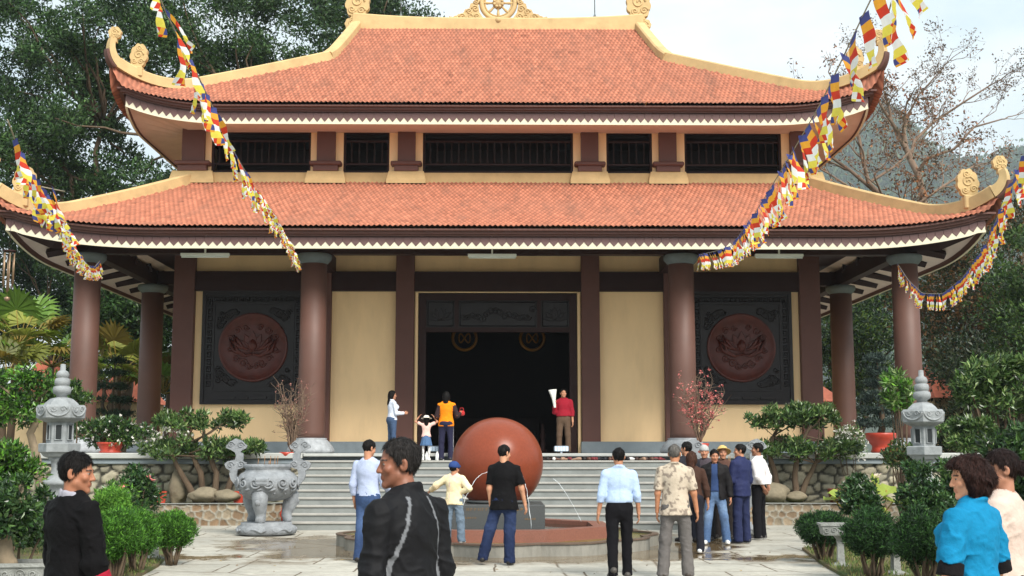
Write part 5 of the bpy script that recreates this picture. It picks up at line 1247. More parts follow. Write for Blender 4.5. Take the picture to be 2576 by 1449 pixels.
# ---- clipped two-tier trees in the planters
def tiered(px, label, seed, trunks, tiers, Y, cols=None):
    """trunks: list of (px,py) paths; tiers: (px0,px1,pytop,pybot)"""
    rs = np.random.RandomState(seed); c = P(px, 1268, Y); t = thing('clipped_tree', label, 'clipped tree', (c[0], Y, .44)); org = np.array((c[0], Y, .44)); mb = MB(); cl = []
    for (x0, x1, y0, y1) in tiers:
        a, b = P(x0, (y0 + y1) / 2, Y), P(x1, (y0 + y1) / 2, Y); h = P(x0, y0, Y)[2] - P(x0, y1, Y)[2]; w = b[0] - a[0]; n = int(w / .05)
        for k in range(n):
            u = rs.uniform(-.5, .5); dy = rs.uniform(-.45, .45) * w * .55 * math.sqrt(max(0, 1 - 4 * u * u)); e = math.sqrt(max(.02, 1 - 4 * u * u))
            cl.append((a[0] + w * (u + .5), Y + dy, (a[2]) + rs.uniform(-.28, .34) * h * e + .0 * h, .17 * rs.uniform(.7, 1.2)))
    for pth in trunks:
        W3 = np.array([P(x, y, Y + rs.uniform(-.12, .12)) for x, y in pth]); W3[0, 2] = .4
        Q = np.concatenate([wiggle(W3[i], W3[i + 1], 5, .012, rs)[(0 if i == 0 else 1):] for i in range(len(W3) - 1)]); mb.tube(Q - org, list(np.linspace(.085, .03, len(Q))), 8)
        for j in range(5): q = cl[rs.randint(len(cl))]; mb.tube(wiggle(Q[-3], q[:3], 5, .02, rs) - org, list(np.linspace(.022, .006, 5)), 5)
    mb.build('trunk', m_bark, t)
    crown('crown', cl, 58, .13, .05, cols or PALE + GREENS, seed, m_leaf_gloss, t, org, up=.9, flat=.6)
tiered(520, 'two-tier clipped tree with pale edged leaves in the left planter, behind the grey urn', 1, [[(512, 1265), (505, 1190), (480, 1130), (440, 1100)], [(540, 1265), (545, 1190), (520, 1120), (510, 1075)], [(560, 1262), (590, 1180), (610, 1120)], [(500, 1262), (450, 1180), (420, 1130)]], [(398, 612, 1025, 1088), (366, 655, 1098, 1168), (540, 655, 1105, 1150)], 28.4)
tiered(1985, 'two-tier clipped tree with pale edged leaves in the right planter, behind the white shirt man', 2, [[(1965, 1265), (1950, 1190), (1935, 1130), (1960, 1070)], [(1998, 1265), (2000, 1190), (2010, 1120), (2040, 1070)], [(2010, 1262), (2040, 1190), (2060, 1140)]], [(1878, 2102, 1022, 1092), (1900, 2165, 1098, 1165), (1990, 2090, 1015, 1050)], 28.4)
# ---- conifer cloud-pruned trees
def layered(px, pybot, pytop, Y, w_px, n, label, seed, cols, base_z=0.0):
    c = P(px, pybot, Y); top = P(px, pytop, Y)[2]; rs = np.random.RandomState(seed); t = thing('cloud_pruned_conifer', label, 'conifer', (c[0], Y, base_z)); org = np.array((c[0], Y, base_z)); wm = w_px / FPX * Y
    mb = MB(); mb.tube(wiggle(org, (c[0], Y, top - .1), 9, .03, rs) - org, list(np.linspace(.09, .02, 9)), 7); mb.build('trunk', m_bark, t); cl = []
    for k in range(n):
        q = k / (n - 1); z = c[2] + .1 + (top - c[2] - .15) * q; r = wm * .5 * (1 - .62 * q)
        for j in range(int(26 * (1 - .4 * q))):
            a, rr = rs.uniform(0, 6.28), r * math.sqrt(rs.rand()); cl.append((c[0] + rr * math.cos(a), Y + rr * math.sin(a) * .9, z + rs.uniform(-.03, .09), .15))
    crown('crown', cl, 46, .10, .026, cols, seed, m_leaf_dull, t, org, flat=.5, up=.8)
layered(283, 1085, 905, 38, 125, 6, 'dark cloud pruned conifer between the left columns above the white flowering shrub', 1, [srgb(42, 62, 44), srgb(30, 48, 36), srgb(60, 80, 54)])
layered(2212, 1080, 900, 29.4, 105, 6, 'blue grey tiered conifer growing in the big red pot on the right wall', 2, [srgb(52, 68, 62), srgb(38, 52, 50), srgb(70, 84, 74)], 1.9)
# ---- loose shrubs and crowns
def shrub(name, label, poly, Y, n, r, seed, cols, per=70, L_=.11, Wd=.045, base_px=None, base_z=0.0, stems=6, mat=None, flowers=None, cat='shrub', dY=.3, up=.5, flat=.8, bark=None, r0=.03, trunk=None, group=None, droop=0):
    cl = region_clusters(poly, Y, dY, n, r, seed); rs = np.random.RandomState(seed); bx = base_px if base_px is not None else sum(p[0] for p in poly) / len(poly); b = P(bx, 1135, Y); org = np.array((b[0], Y, base_z)); t = thing(name, label, cat, org, group=group); mb = MB()
    if trunk:
        W3 = np.array([P(x, y, Y) for x, y in trunk]); W3[0, 2] = min(W3[0, 2], base_z + .0) if base_z <= .05 else base_z
        Q = np.concatenate([wiggle(W3[i], W3[i + 1], 6, .008, rs)[(0 if i == 0 else 1):] for i in range(len(W3) - 1)]); mb.tube(Q - org, list(np.linspace(r0 * 2.4, r0 * 1.1, len(Q))), 9); s = Q[-1]
    else: s = org
    for k in range(min(stems, len(cl))):
        c = cl[rs.randint(len(cl))]; mb.tube(wiggle(s + (0 if trunk else rs.uniform(-.06, .06, 3) * (1, 1, 0)), c[:3], 7, .02, rs) - org, list(np.linspace(r0, r0 * .25, 7)), 5)
    mb.build('stem', bark or m_bark, t)
    crown('crown', cl, per, L_, Wd, cols, seed, mat or m_leaf_gloss, t, org, up=up, flat=flat, droop=droop)
    if flowers:
        col, nf, fs = flowers; C = []
        for _ in range(nf): c = cl[rs.randint(len(cl))]; d = rs.normal(0, 1, 3); d /= np.linalg.norm(d); d[1] = -abs(d[1]); C.append(np.array(c[:3]) + d * c[3] * 1.0 - org)
        C = np.repeat(np.array(C), 5, 0); V, F, cc = leaf_arrays(C, np.array((0, -.3, .2)), fs, fs * .8, rs, [col]); link('blossom', np_mesh('blossom', V, F, False, {'Col': np.clip(cc, 0, 1)}), m_leaf_dull, t)
    return t
def oval(cx, cy, rx, ry, n=14, wob=.14, seed=0):
    rs = random.Random(seed); return [(cx + rx * (1 + rs.uniform(-wob, wob)) * math.cos(a), cy + ry * (1 + rs.uniform(-wob, wob)) * math.sin(a)) for a in [2 * math.pi * k / n for k in range(n)]]
WHITE = srgb(232, 228, 220); PINK = srgb(226, 130, 130)
# left
shrub('bonsai_tree', 'leafy tree with a crooked pale trunk left of the left stone lantern', [(-20, 950), (80, 940), (150, 960), (150, 1010), (90, 1060), (-20, 1060)], 24.6, 40, .2, 1, GREENS + BRIGHT, 90, .12, .05, base_px=105, trunk=[(110, 1400), (100, 1240), (92, 1150), (76, 1090), (95, 1050), (75, 1020)], r0=.045, bark=m_bark_pale, stems=12, cat='tree')
shrub('round_shrub', 'green shrub crown showing just behind the left stone lantern', oval(188, 1000, 26, 32, seed=1), 26, 14, .17, 2, GREENS, 80, stems=4)
shrub('round_shrub', 'wide shrub with white flowers in the red pot on the left wall', oval(280, 1088, 92, 32, seed=2), 29.3, 46, .17, 3, GREENS + [srgb(52, 84, 50)], 64, .11, .04, base_px=285, base_z=1.75, flowers=(WHITE, 60, .05), r0=.02)
shrub('flowering_shrub', 'loose white flowering shrub at the foot of the left side column', [(330, 1075), (420, 1060), (470, 1100), (400, 1135), (350, 1130)], 29.6, 16, .16, 4, PALE, 40, .09, .035, base_z=1.5, flowers=(WHITE, 150, .045), r0=.012)
shrub('camellia_bush', 'upright dark camellia bush with pink blossoms before the left stone wall', [(318, 1250), (330, 1190), (352, 1172), (380, 1200), (388, 1265), (360, 1300), (320, 1290)], 23, 40, .15, 5, DEEP + [srgb(60, 96, 56)], 70, .09, .045, flowers=(PINK, 5, .09))
shrub('camellia_bush', 'small leafy bush with pink buds right of the black sweater man', [(255, 1240), (290, 1215), (320, 1240), (330, 1290), (260, 1290)], 22, 18, .16, 6, BRIGHT + GREENS, 60, .11, .05, flowers=(PINK, 4, .09))
shrub('round_shrub', 'leafy green bush at the left edge beside the crooked trunk', oval(25, 1180, 55, 60, seed=5), 18, 44, .15, 7, GREENS + BRIGHT, 74, .1, .04, stems=8)
shrub('round_shrub', 'dark green bush behind the black sweater man at lower left', oval(40, 1305, 70, 55, seed=6), 15, 50, .13, 8, DEEP + GREENS, 74, .08, .035, stems=8)
shrub('bonsai_tree', 'bonsai with a thick pale trunk in the stone tray at lower left', [(-30, 1230), (60, 1210), (110, 1270), (100, 1330), (20, 1340), (-30, 1330)], 10.5, 34, .085, 9, DEEP, 84, .06, .028, base_px=25, base_z=.66, trunk=[(22, 1415), (10, 1370), (5, 1330), (30, 1300)], r0=.035, bark=m_bark_pale, stems=9, cat='bonsai')
# right
shrub('round_shrub', 'light green leafy branch beside the conifer pot on the right wall', [(2220, 960), (2250, 935), (2290, 960), (2305, 1000), (2280, 1030), (2235, 1010)], 27, 26, .15, 11, BRIGHT + PALE, 66, .14, .05, base_px=2270, stems=8)
shrub('leafy_tree', 'fresh green broad tree crown right of the right stone lantern', [(2395, 970), (2450, 915), (2560, 908), (2620, 930), (2620, 1030), (2520, 1035), (2430, 1005)], 24, 70, .17, 12, PALE + GREENS, 70, .15, .05, base_px=2540, stems=16, cat='tree', r0=.05)
shrub('leafy_tree', 'drooping leafy branch below the broad crown, right of the lantern', [(2380, 1080), (2440, 1055), (2500, 1080), (2480, 1120), (2390, 1130)], 23.5, 30, .16, 13, GREENS + PALE, 66, .13, .05, base_px=2470, stems=8)
shrub('flowering_shrub', 'airy shrub dotted with white flowers left of the big red pot', [(2090, 1090), (2140, 1070), (2185, 1110), (2170, 1160), (2110, 1150)], 28.8, 22, .15, 14, PALE, 40, .09, .03, base_z=.44, flowers=(WHITE, 160, .045), r0=.012)
shrub('round_shrub', 'brownish green shrub below the big red pot, beside the lantern', oval(2270, 1150, 42, 36, seed=9), 26, 22, .16, 15, GREENS + [srgb(108, 92, 56)], 60, .1, .04)
shrub('camellia_bush', 'upright dark camellia bush at the centre of the right bed', [(2125, 1290), (2135, 1210), (2165, 1190), (2190, 1230), (2200, 1290)], 20, 36, .13, 16, DEEP + [srgb(66, 98, 62)], 70, .085, .04)
shrub('camellia_bush', 'taller dark camellia bush before the right stone lantern shaft', [(2275, 1290), (2285, 1180), (2320, 1160), (2355, 1220), (2395, 1270), (2390, 1310)], 19, 56, .14, 17, DEEP + [srgb(66, 98, 62)], 70, .085, .04)
shrub('round_shrub', 'dark leafy plants at the right edge behind the two women', [(2490, 1090), (2600, 1080), (2610, 1260), (2540, 1240)], 20, 46, .2, 18, DEEP, 76, .14, .055)
shrub('round_shrub', 'low mixed bush behind the blue sweater woman', [(2380, 1180), (2480, 1150), (2500, 1280), (2390, 1290)], 21, 30, .18, 19, DEEP + GREENS, 70, .12, .05)
# blossoming peach branches
def blossom(px, pyb, pyt, Y, w_px, bz, label, seed, col, nf):
    rs = np.random.RandomState(seed); c = P(px, pyb, Y); org = np.array((c[0], Y, bz)); t = thing('peach_tree', label, 'peach tree', org); mb = MB(); tips = []; H_ = P(px, pyt, Y)[2] - bz; wm = w_px / FPX * Y
    for k in range(26):
        a = rs.uniform(0, 6.28); sp = rs.uniform(.1, .5) * wm; h = H_ * rs.uniform(.55, 1.0); m = np.array((sp * .35 * math.cos(a), sp * .35 * math.sin(a), h * .45)); e = np.array((sp * math.cos(a), sp * .6 * math.sin(a), h)); Q = np.concatenate([wiggle((0, 0, 0), m, 5, .02, rs), wiggle(m, e, 6, .03, rs)[1:]]); mb.tube(Q, list(np.linspace(.018, .004, len(Q))), 5)
        for q in Q[3:]:
            for _ in range(2):
                d = rs.normal(0, .13, 3); d[2] = abs(d[2]); mb.tube([q, q + d], [.006, .003], 4, cap=False); tips += [q + d * u for u in (.4, .7, 1)]
    mb.build('stem', m_twig, t); tp = np.array(tips); C = np.repeat(tp[rs.choice(len(tp), nf)], 4, 0) + rs.normal(0, .015, (nf * 4, 3)); V, F, cc = leaf_arrays(C, np.zeros(3), .045, .035, rs, col); link('blossom', np_mesh('blossom', V, F, False, {'Col': np.clip(cc, 0, 1)}), m_leaf_dull, t)
blossom(735, 1120, 962, 29.1, 105, 1.56, 'sparse budding peach branches in the small red pot left of the stairs', 1, [srgb(160, 110, 100), srgb(120, 90, 76)], 110)
blossom(1760, 1112, 950, 29.5, 150, 1.76, 'pink blossoming peach branches in front of the right inner column', 2, [srgb(206, 112, 108), srgb(222, 146, 138), srgb(190, 100, 100)], 330)
# lotus-like big leaves in the right planter
def bigleaves():
    rs = np.random.RandomState(3); c = P(2190, 1290, 22); t = thing('lotus_plant', 'broad yellow green lotus leaves with pale pink flowers in the right bed', 'plant', (c[0], 22, 0)); org = np.array((c[0], 22, 0)); mb = MB(); V = []; F = []; C = []
    for (px, py, r, tilt) in ((2110, 1240, .20, .2), (2140, 1262, .17, .9), (2205, 1215, .2, 1.2), (2230, 1232, .18, .5), (2250, 1258, .2, .3), (2180, 1265, .16, .8), (2215, 1280, .17, .4), (2090, 1252, .14, .1)):
        p = P(px, py, 22 + rs.uniform(-.3, .3)) - org; mb.tube(wiggle((rs.uniform(-.3, .3), 0, 0), p, 5, .02, rs), [.012] * 5, 5); az = rs.uniform(0, 6.28); n_ = np.array((math.sin(tilt) * math.cos(az), -abs(math.sin(tilt) * math.sin(az)), math.cos(tilt))); u = np.cross(n_, (0, 0, 1.0)) + 1e-3; u /= np.linalg.norm(u); v = np.cross(n_, u); i = len(V); V.append(p - n_ * .04); col = np.array((srgb(150, 166, 70), srgb(120, 146, 60))[rs.randint(2)])
        for k in range(16): a = k * 2 * math.pi / 16; V.append(p + (u * math.cos(a) + v * math.sin(a)) * r * rs.uniform(.92, 1.06) + n_ * .03 * math.sin(a * 4))
        F += [(i, i + 1 + k, i + 1 + (k + 1) % 16) for k in range(16)]; C += [col * rs.uniform(.9, 1.1)] * 17
    mb.build('stalks', m_leaf_stalk, t); link('leaves', np_mesh('leaves', np.array(V), np.array(F), True, {'Col': np.array(C)}), m_leaf, t)
    C = []
    for (px, py) in ((2165, 1212), (2228, 1268), (2200, 1205)): C += [P(px, py, 21.9) - org] * 9
    V, F, cc = leaf_arrays(np.array(C), np.array((0, 0, .6)), .15, .07, rs, [srgb(236, 206, 196), srgb(240, 224, 210)]); link('blossom', np_mesh('blossom', V, F, False, {'Col': np.clip(cc, 0, 1)}), m_leaf_dull, t)
bigleaves()
# ---- hedge balls
def hedge(px, py_top, py_bot, Y, w_px, label, seed, cols, group):
    c = P(px, py_bot, Y); zt = P(px, py_top, Y)[2]; r = w_px / 2 / FPX * Y; rs = np.random.RandomState(seed); org = np.array((c[0], Y, 0)); t = thing('hedge_bush', label, 'hedge bush', org, group=group); mb = MB(); cl = []
    for k in range(14): a = rs.uniform(0, 6.28); mb.tube(wiggle((.06 * math.cos(a), .06 * math.sin(a), 0), (r * .6 * math.cos(a), r * .6 * math.sin(a), zt * .6), 5, .02, rs), list(np.linspace(.022, .008, 5)), 5)
    mb.build('stem', m_bark, t); zb = zt * .34; hh = (zt - zb) / 2
    for k in range(230):
        d = rs.normal(0, 1, 3); d /= np.linalg.norm(d); q = rs.uniform(.62, .96) * (1 + .18 * float(vnoise(d * 2.2 + seed, seed))); cl.append((c[0] + d[0] * r * q, Y + d[1] * r * q, zb + hh + d[2] * hh * q, .085 * rs.uniform(.7, 1.4)))
    crown('crown', cl, 105, .055, .013, cols, seed, m_leaf_dull, t, org, up=.7, flat=.9, shell=.2)
HB = [srgb(74, 122, 36), srgb(58, 102, 28), srgb(94, 144, 48), srgb(44, 82, 26)]; HD = [srgb(40, 74, 34), srgb(30, 58, 28), srgb(56, 94, 40), srgb(24, 46, 24)]
hedge(290, 1285, 1432, 15.8, 110, 'bright green feathery hedge bush beside the black sweater man', 1, HB, None)
hedge(345, 1290, 1415, 16.8, 92, 'bright green feathery hedge bush in the middle of the left row', 2, HB, None)
hedge(432, 1292, 1402, 18.2, 100, 'bright green feathery hedge bush nearest the paved court on the left', 3, HB, None)
hedge(275, 1230, 1400, 17.6, 80, 'yellow green feathery bush behind the left hedge row', 4, [srgb(88, 136, 44), srgb(108, 152, 58), srgb(68, 112, 38)], None)
hedge(2072, 1292, 1400, 18.6, 125, 'dark round hedge bush nearest the paved court on the right', 5, HD, None)
hedge(2195, 1290, 1442, 16.0, 128, 'dark round hedge bush in the middle of the right row', 6, HD, None)
hedge(2325, 1288, 1455, 14.8, 125, 'dark round hedge bush beside the blue sweater woman', 7, HD, None)
hedge(2440, 1330, 1470, 14.0, 120, 'dark round hedge bush hidden behind the blue sweater woman', 8, HD, None)
# grass tufts along the bed edges
def grass():
    rs = np.random.RandomState(9); n = 9000; side = rs.rand(n) < .5; y = rs.uniform(13.5, 21.4, n); ex = np.where(side, -np.interp(y, [-4, 15.5, 18, 21], [4.55, 4.5, 4.75, 5.3]), np.interp(y, [-4, 15.5, 18, 20.9], [4.4, 4.35, 4.6, 5.0])); off = np.abs(rs.normal(0, 1.0, n)); x = ex + np.where(side, -off, off)
    C = np.stack([x, y, np.full(n, .03)], 1); k = vnoise(C * 2.1, 3) > -.25; C = C[k]; V, F, c = leaf_arrays(C, np.array((0, 0, 2.2)), .085, .012, rs, [srgb(96, 118, 54), srgb(74, 98, 44), srgb(126, 128, 74), srgb(116, 104, 66)])
    o = link('grass', np_mesh('grass', V, F, False, {'Col': c}), m_leaf_dull); tag(o, 'short patchy grass along the edges of the garden beds', 'grass', kind='stuff')
grass()
def lowplants():
    rs = np.random.RandomState(12); cl = []
    for s, pts in ((-1, [(-7.5, 20.5), (-8.4, 21), (-9.4, 20)]), (1, [(7.4, 20.5), (8.3, 20), (9.5, 20.5)])):
        for (x, y) in pts:
            for _ in range(9): cl.append((x + rs.normal(0, .5), y + rs.normal(0, .4), rs.uniform(.05, .3), .22))
    o = crown('ground_cover', cl, 60, .13, .05, GREENS + DEEP, 12, m_leaf_gloss, None); tag(o, 'low leafy ground cover between the hedges and the planter walls', 'ground cover', kind='stuff')
lowplants()

def litter():
    rs = np.random.RandomState(31); n = 260; C = np.stack([rs.uniform(-8, 8, n), rs.uniform(13.5, 29, n), np.full(n, .0)], 1); C = C[(np.hypot(C[:, 0], C[:, 1] - 22.2) > 3.0) & (C[:, 1] < 27.4)]; C[:, 2] = -.006
    V, F, c = leaf_arrays(C, np.array((0, 0, .0)), .07, .035, rs, [srgb(120, 92, 58), srgb(96, 80, 52), srgb(150, 130, 90)]); V[:, 2] = -.008 + np.abs(V[:, 2] + .006) * .25
    o = link('fallen_leaves', np_mesh('fallen_leaves', V, F, False, {'Col': c}), m_leaf_dull); tag(o, 'small dry leaves scattered over the paved court', 'leaf litter', kind='stuff')
litter()
# ================================================================== PEOPLE (distance fields meshed with surface nets)
m_skin = M('skin', None, .5, .06, 14, .04, 90, spec=.35, attr='Col'); m_cloth = M('cloth', None, .85, .09, 26, .22, 55, spec=.15, attr='Col')
m_shell = M('jacket_shell', None, .72, .10, 18, .12, 40, spec=.2, attr='Col'); m_denim = M('denim', None, .85, .2, 30, .25, 70, spec=.15, attr='Col')
m_hair = M('hair', None, .55, .35, 60, .5, 70, spec=.16, attr='Col', stretch=(1.6, 1.6, .35)); m_shoe = M('shoe_upper', None, .5, .1, 20, .05, 40, attr='Col')
SKIN = srgb(178, 126, 98)
def snets(fn, lo, hi, h):
    lo = np.array(lo, float); hi = np.array(hi, float); n = np.ceil((hi - lo) / h).astype(int) + 1
    g = np.stack(np.meshgrid(*[lo[i] + h * np.arange(n[i]) for i in range(3)], indexing='ij'), -1)
    D = fn(g.reshape(-1, 3)).reshape(n); S = D < 0
    acc = np.zeros((n[0] - 1, n[1] - 1, n[2] - 1, 3)); cnt = np.zeros(acc.shape[:3])
    cs = [(i, j, k) for i in (0, 1) for j in (0, 1) for k in (0, 1)]
    sl = lambda o: tuple(slice(o[d], n[d] - 1 + o[d]) for d in range(3))
    for a in cs:
        for d in range(3):
            if a[d]: continue
            b = list(a); b[d] = 1; da, db = D[sl(a)], D[sl(b)]; m = S[sl(a)] != S[sl(b)]
            t = np.where(m, da / np.where(m, da - db, 1), 0); 
            for e in range(3): acc[..., e] += np.where(m, a[e] + (t if e == d else 0), 0)
            cnt += m
    act = cnt > 0; vid = np.full(cnt.shape, -1); vid[act] = np.arange(act.sum()); ii = np.argwhere(act)
    V = lo + h * (ii + acc[act] / cnt[act][:, None]); F = []
    for d in range(3):
        e, f = (d + 1) % 3, (d + 2) % 3
        A = [slice(1, n[q] - 1) for q in range(3)]; A[d] = slice(0, n[d] - 1); B = list(A); B[d] = slice(1, n[d])
        sa, sb = S[tuple(A)], S[tuple(B)]; m = np.argwhere(sa != sb)
        if not len(m): continue
        base = m + np.array([0 if q == d else 1 for q in range(3)]); ins = sa[tuple(m.T)]
        def cell(o1, o2):
            c = base.copy(); c[:, e] -= o1; c[:, f] -= o2; return vid[tuple(c.T)]
        q = np.stack([cell(1, 1), cell(0, 1), cell(0, 0), cell(1, 0)], 1); q[~ins] = q[~ins][:, ::-1]; F.append(q)
    F = np.concatenate(F) if F else np.zeros((0, 4), int)
    return V, F[(F >= 0).all(1)]
def cap(p, a, b, ra, rb, ky=1.0):
    a, b = np.asarray(a, float), np.asarray(b, float); ab = b - a; pa = p - a; t = np.clip(pa @ ab / (ab @ ab + 1e-12), 0, 1); q = pa - t[:, None] * ab
    if ky != 1.0: q = q * np.array((1, 1 / ky, 1))
    return np.sqrt((q * q).sum(1)) - (ra + (rb - ra) * t)
def ell(p, c, r):
    q = p - np.asarray(c, float); r = np.asarray(r, float); k0 = np.sqrt(((q / r) ** 2).sum(1)); k1 = np.sqrt(((q / r ** 2) ** 2).sum(1)) + 1e-9; return k0 * (k0 - 1) / k1
def smin(a, b, k):
    h = np.clip(.5 + .5 * (b - a) / k, 0, 1); return b + (a - b) * h - k * h * (1 - h)
def smins(L_, k):
    d = L_[0]
    for x in L_[1:]: d = smin(d, x, k)
    return d
def rotz(a): c, s = math.cos(a), math.sin(a); return np.array([[c, -s, 0], [s, c, 0], [0, 0, 1.0]])
def rotx(a): c, s = math.cos(a), math.sin(a); return np.array([[1, 0, 0], [0, c, -s], [0, s, c]])
def unit(v): v = np.array(v, float); return v / np.linalg.norm(v)
def head_sdf(q, fem=False):
    d = smins([ell(q, (0, -.012, .032), (.074, .092, .086)), ell(q, (0, .022, -.035), (.057, .064, .080)), cap(q, (-.045, .01, -.055), (-.012, .068, -.098), .020, .016), cap(q, (.045, .01, -.055), (.012, .068, -.098), .020, .016)], .022)
    d = smin(d, cap(q, (-.034, .076, .020), (.034, .076, .020), .011, .011), .014)
    d = smin(d, np.minimum(ell(q, (-.040, .060, -.022), (.024, .02, .022)), ell(q, (.040, .060, -.022), (.024, .02, .022))), .016)
    for s in (-1, 1):
        e = ell(q, (s * .031, .088, .004), (.017, .010, .010)); h = np.clip(.5 - .5 * (d + e) / .008, 0, 1); d = d + (-e - d) * h + .008 * h * (1 - h)
        d = np.minimum(d, ell(q, (s * .031, .0715, .004), (.0135, .012, .0095)))
    d = smin(d, cap(q, (0, .082, .012), (0, .099, -.028), .0075, .0125), .009); d = smin(d, np.minimum(ell(q, (-.0135, .089, -.032), (.009, .010, .008)), ell(q, (.0135, .089, -.032), (.009, .010, .008))), .006)
    d = smin(d, cap(q, (-.018, .082, -.056), (.018, .082, -.056), .0058, .0058), .008); d = smin(d, cap(q, (-.015, .081, -.067), (.015, .081, -.067), .0062, .0062), .008)
    g = cap(q, (-.020, .090, -.0615), (.020, .090, -.0615), .0022, .0022); d = np.maximum(d, -g)
    for s in (-1, 1):
        r = q - np.array((s * .077, -.012, -.002)); r = r @ rotz(s * .35); e = ell(r, (0, 0, 0), (.010, .022, .034)); e = np.maximum(e, -ell(r, (s * .010, .004, .002), (.007, .012, .020))); d = smin(d, e, .006)
    return d
def head_col(q, skin, beard=0.0):
    n = len(q); C = np.tile(np.array(skin), (n, 1)); x, y, z = np.abs(q[:, 0]), q[:, 1], q[:, 2]
    C *= (1 + .10 * vnoise(q * 30, 3))[:, None]
    cheek = np.exp(-(((x - .042) / .022) ** 2 + ((z + .025) / .02) ** 2)) * (y > .03); C *= 1 + cheek[:, None] * np.array((.05, -.04, -.04))
    lip = (x < .024) & (y > .074) & (z < -.050) & (z > -.074); C[lip] = np.array(skin) * np.array((.80, .66, .66))
    brow = (y > .062) & (x > .012) & (x < .048) & (np.abs(z - (.025 - .1 * np.abs(x - .03))) < .0045); C[brow] = np.array(skin) * .14
    eye = (((x - .031) / .0135) ** 2 + ((z - .004) / .0046) ** 2 < 1) & (y > .068); C[eye] = (.20, .18, .165); iris = (((x - .031) / .006) ** 2 + ((z - .004) / .006) ** 2 < 1) & (y > .06); C[iris] = (.012, .008, .006)
    if beard: bz = (z < -.045) & (y > .02) & ~lip; C[bz] *= 1 - beard
    return np.clip(C, 0, 1)
HL = {'short': ([-.12, -.07, -.03, .0, .02, .045, .075, .1], [-.080, -.075, -.045, -.005, .005, .032, .066, .080]),
      'bald': ([-.12, -.07, -.03, .0, .02, .045, .07, .1], [-.075, -.07, -.04, -.002, .008, .045, .088, .11]),
      'bob': ([-.14, -.05, .0, .025, .04, .06, .085, .1], [-.130, -.125, -.115, -.09, -.01, .055, .066, .072]),
      'long': ([-.14, -.05, .0, .02, .04, .06, .085, .1], [-.30, -.22, -.14, -.07, .0, .055, .07, .075]),
      'bun': ([-.12, -.07, -.03, .0, .02, .045, .075, .1], [-.085, -.075, -.03, .012, .028, .05, .072, .082])}
def hair_sdf(q, style):
    d = ell(q, (0, -.014, .034), (.082, .101, .096)); amp, fr = .0055, np.array((55, 55, 16.0))
    if style == 'bob': d = smins([d, ell(q, (0, -.030, -.015), (.104, .108, .118))], .03); amp = .010; fr = np.array((38, 38, 26.0))
    if style == 'bigbob': d = smins([d, ell(q, (0, -.028, .0), (.108, .113, .118)), ell(q, (0, .04, .070), (.074, .056, .044))], .04); amp = .016; fr = np.array((30, 30, 24.0))
    if style == 'long': d = smins([d, ell(q, (0, -.03, -.02), (.096, .098, .12)), cap(q, (0, -.075, -.05), (0, -.10, -.24), .075, .055, .6)], .03)
    if style == 'bun': d = smins([d, ell(q, (0, -.125, -.005), (.045, .04, .045))], .012)
    hx, hz = HL['bob' if style == 'bigbob' else style]; zl = np.interp(q[:, 1], hx, hz) + .006 * vnoise(q * 60, 7)
    d = d + amp * vnoise(q * fr, 11) + amp * .5 * vnoise(q * fr * 2.1, 12)
    return np.maximum(d, (zl - q[:, 2]) * .8)
def hand_caps(w, f, t, nrm, curl, k):
    f, t, nrm = unit(f), unit(t), unit(nrm); out = []
    for i in range(4):
        b = w + (f * .005 + t * (.020 - .0135 * i)) * k; kn = w + (f * (.088 - .005 * abs(i - 1.2)) + t * (.030 - .0195 * i)) * k; out.append((b, kn, .0145 * k, .0105 * k))
        L_ = (.070, .078, .072, .056)[i] * k; c1 = curl * (.8 + .12 * i); m = kn + L_ * .48 * (f * math.cos(c1) + nrm * math.sin(c1)); e = m + L_ * .52 * (f * math.cos(c1 * 2.3) + nrm * math.sin(c1 * 2.3)); out += [(kn, m, .0095 * k, .0085 * k), (m, e, .0085 * k, .0065 * k)]
    b = w + (f * .022 + t * .024) * k; m = b + .046 * k * unit(f * .75 + t * .62 + nrm * .3); e = m + .032 * k * unit(f * .9 + t * .2 + nrm * .45); out += [(b, m, .0135 * k, .0105 * k), (m, e, .0105 * k, .008 * k)]
    return out
DEF_ARM = ((.16, -.06, -1), (.02, .18, -1))
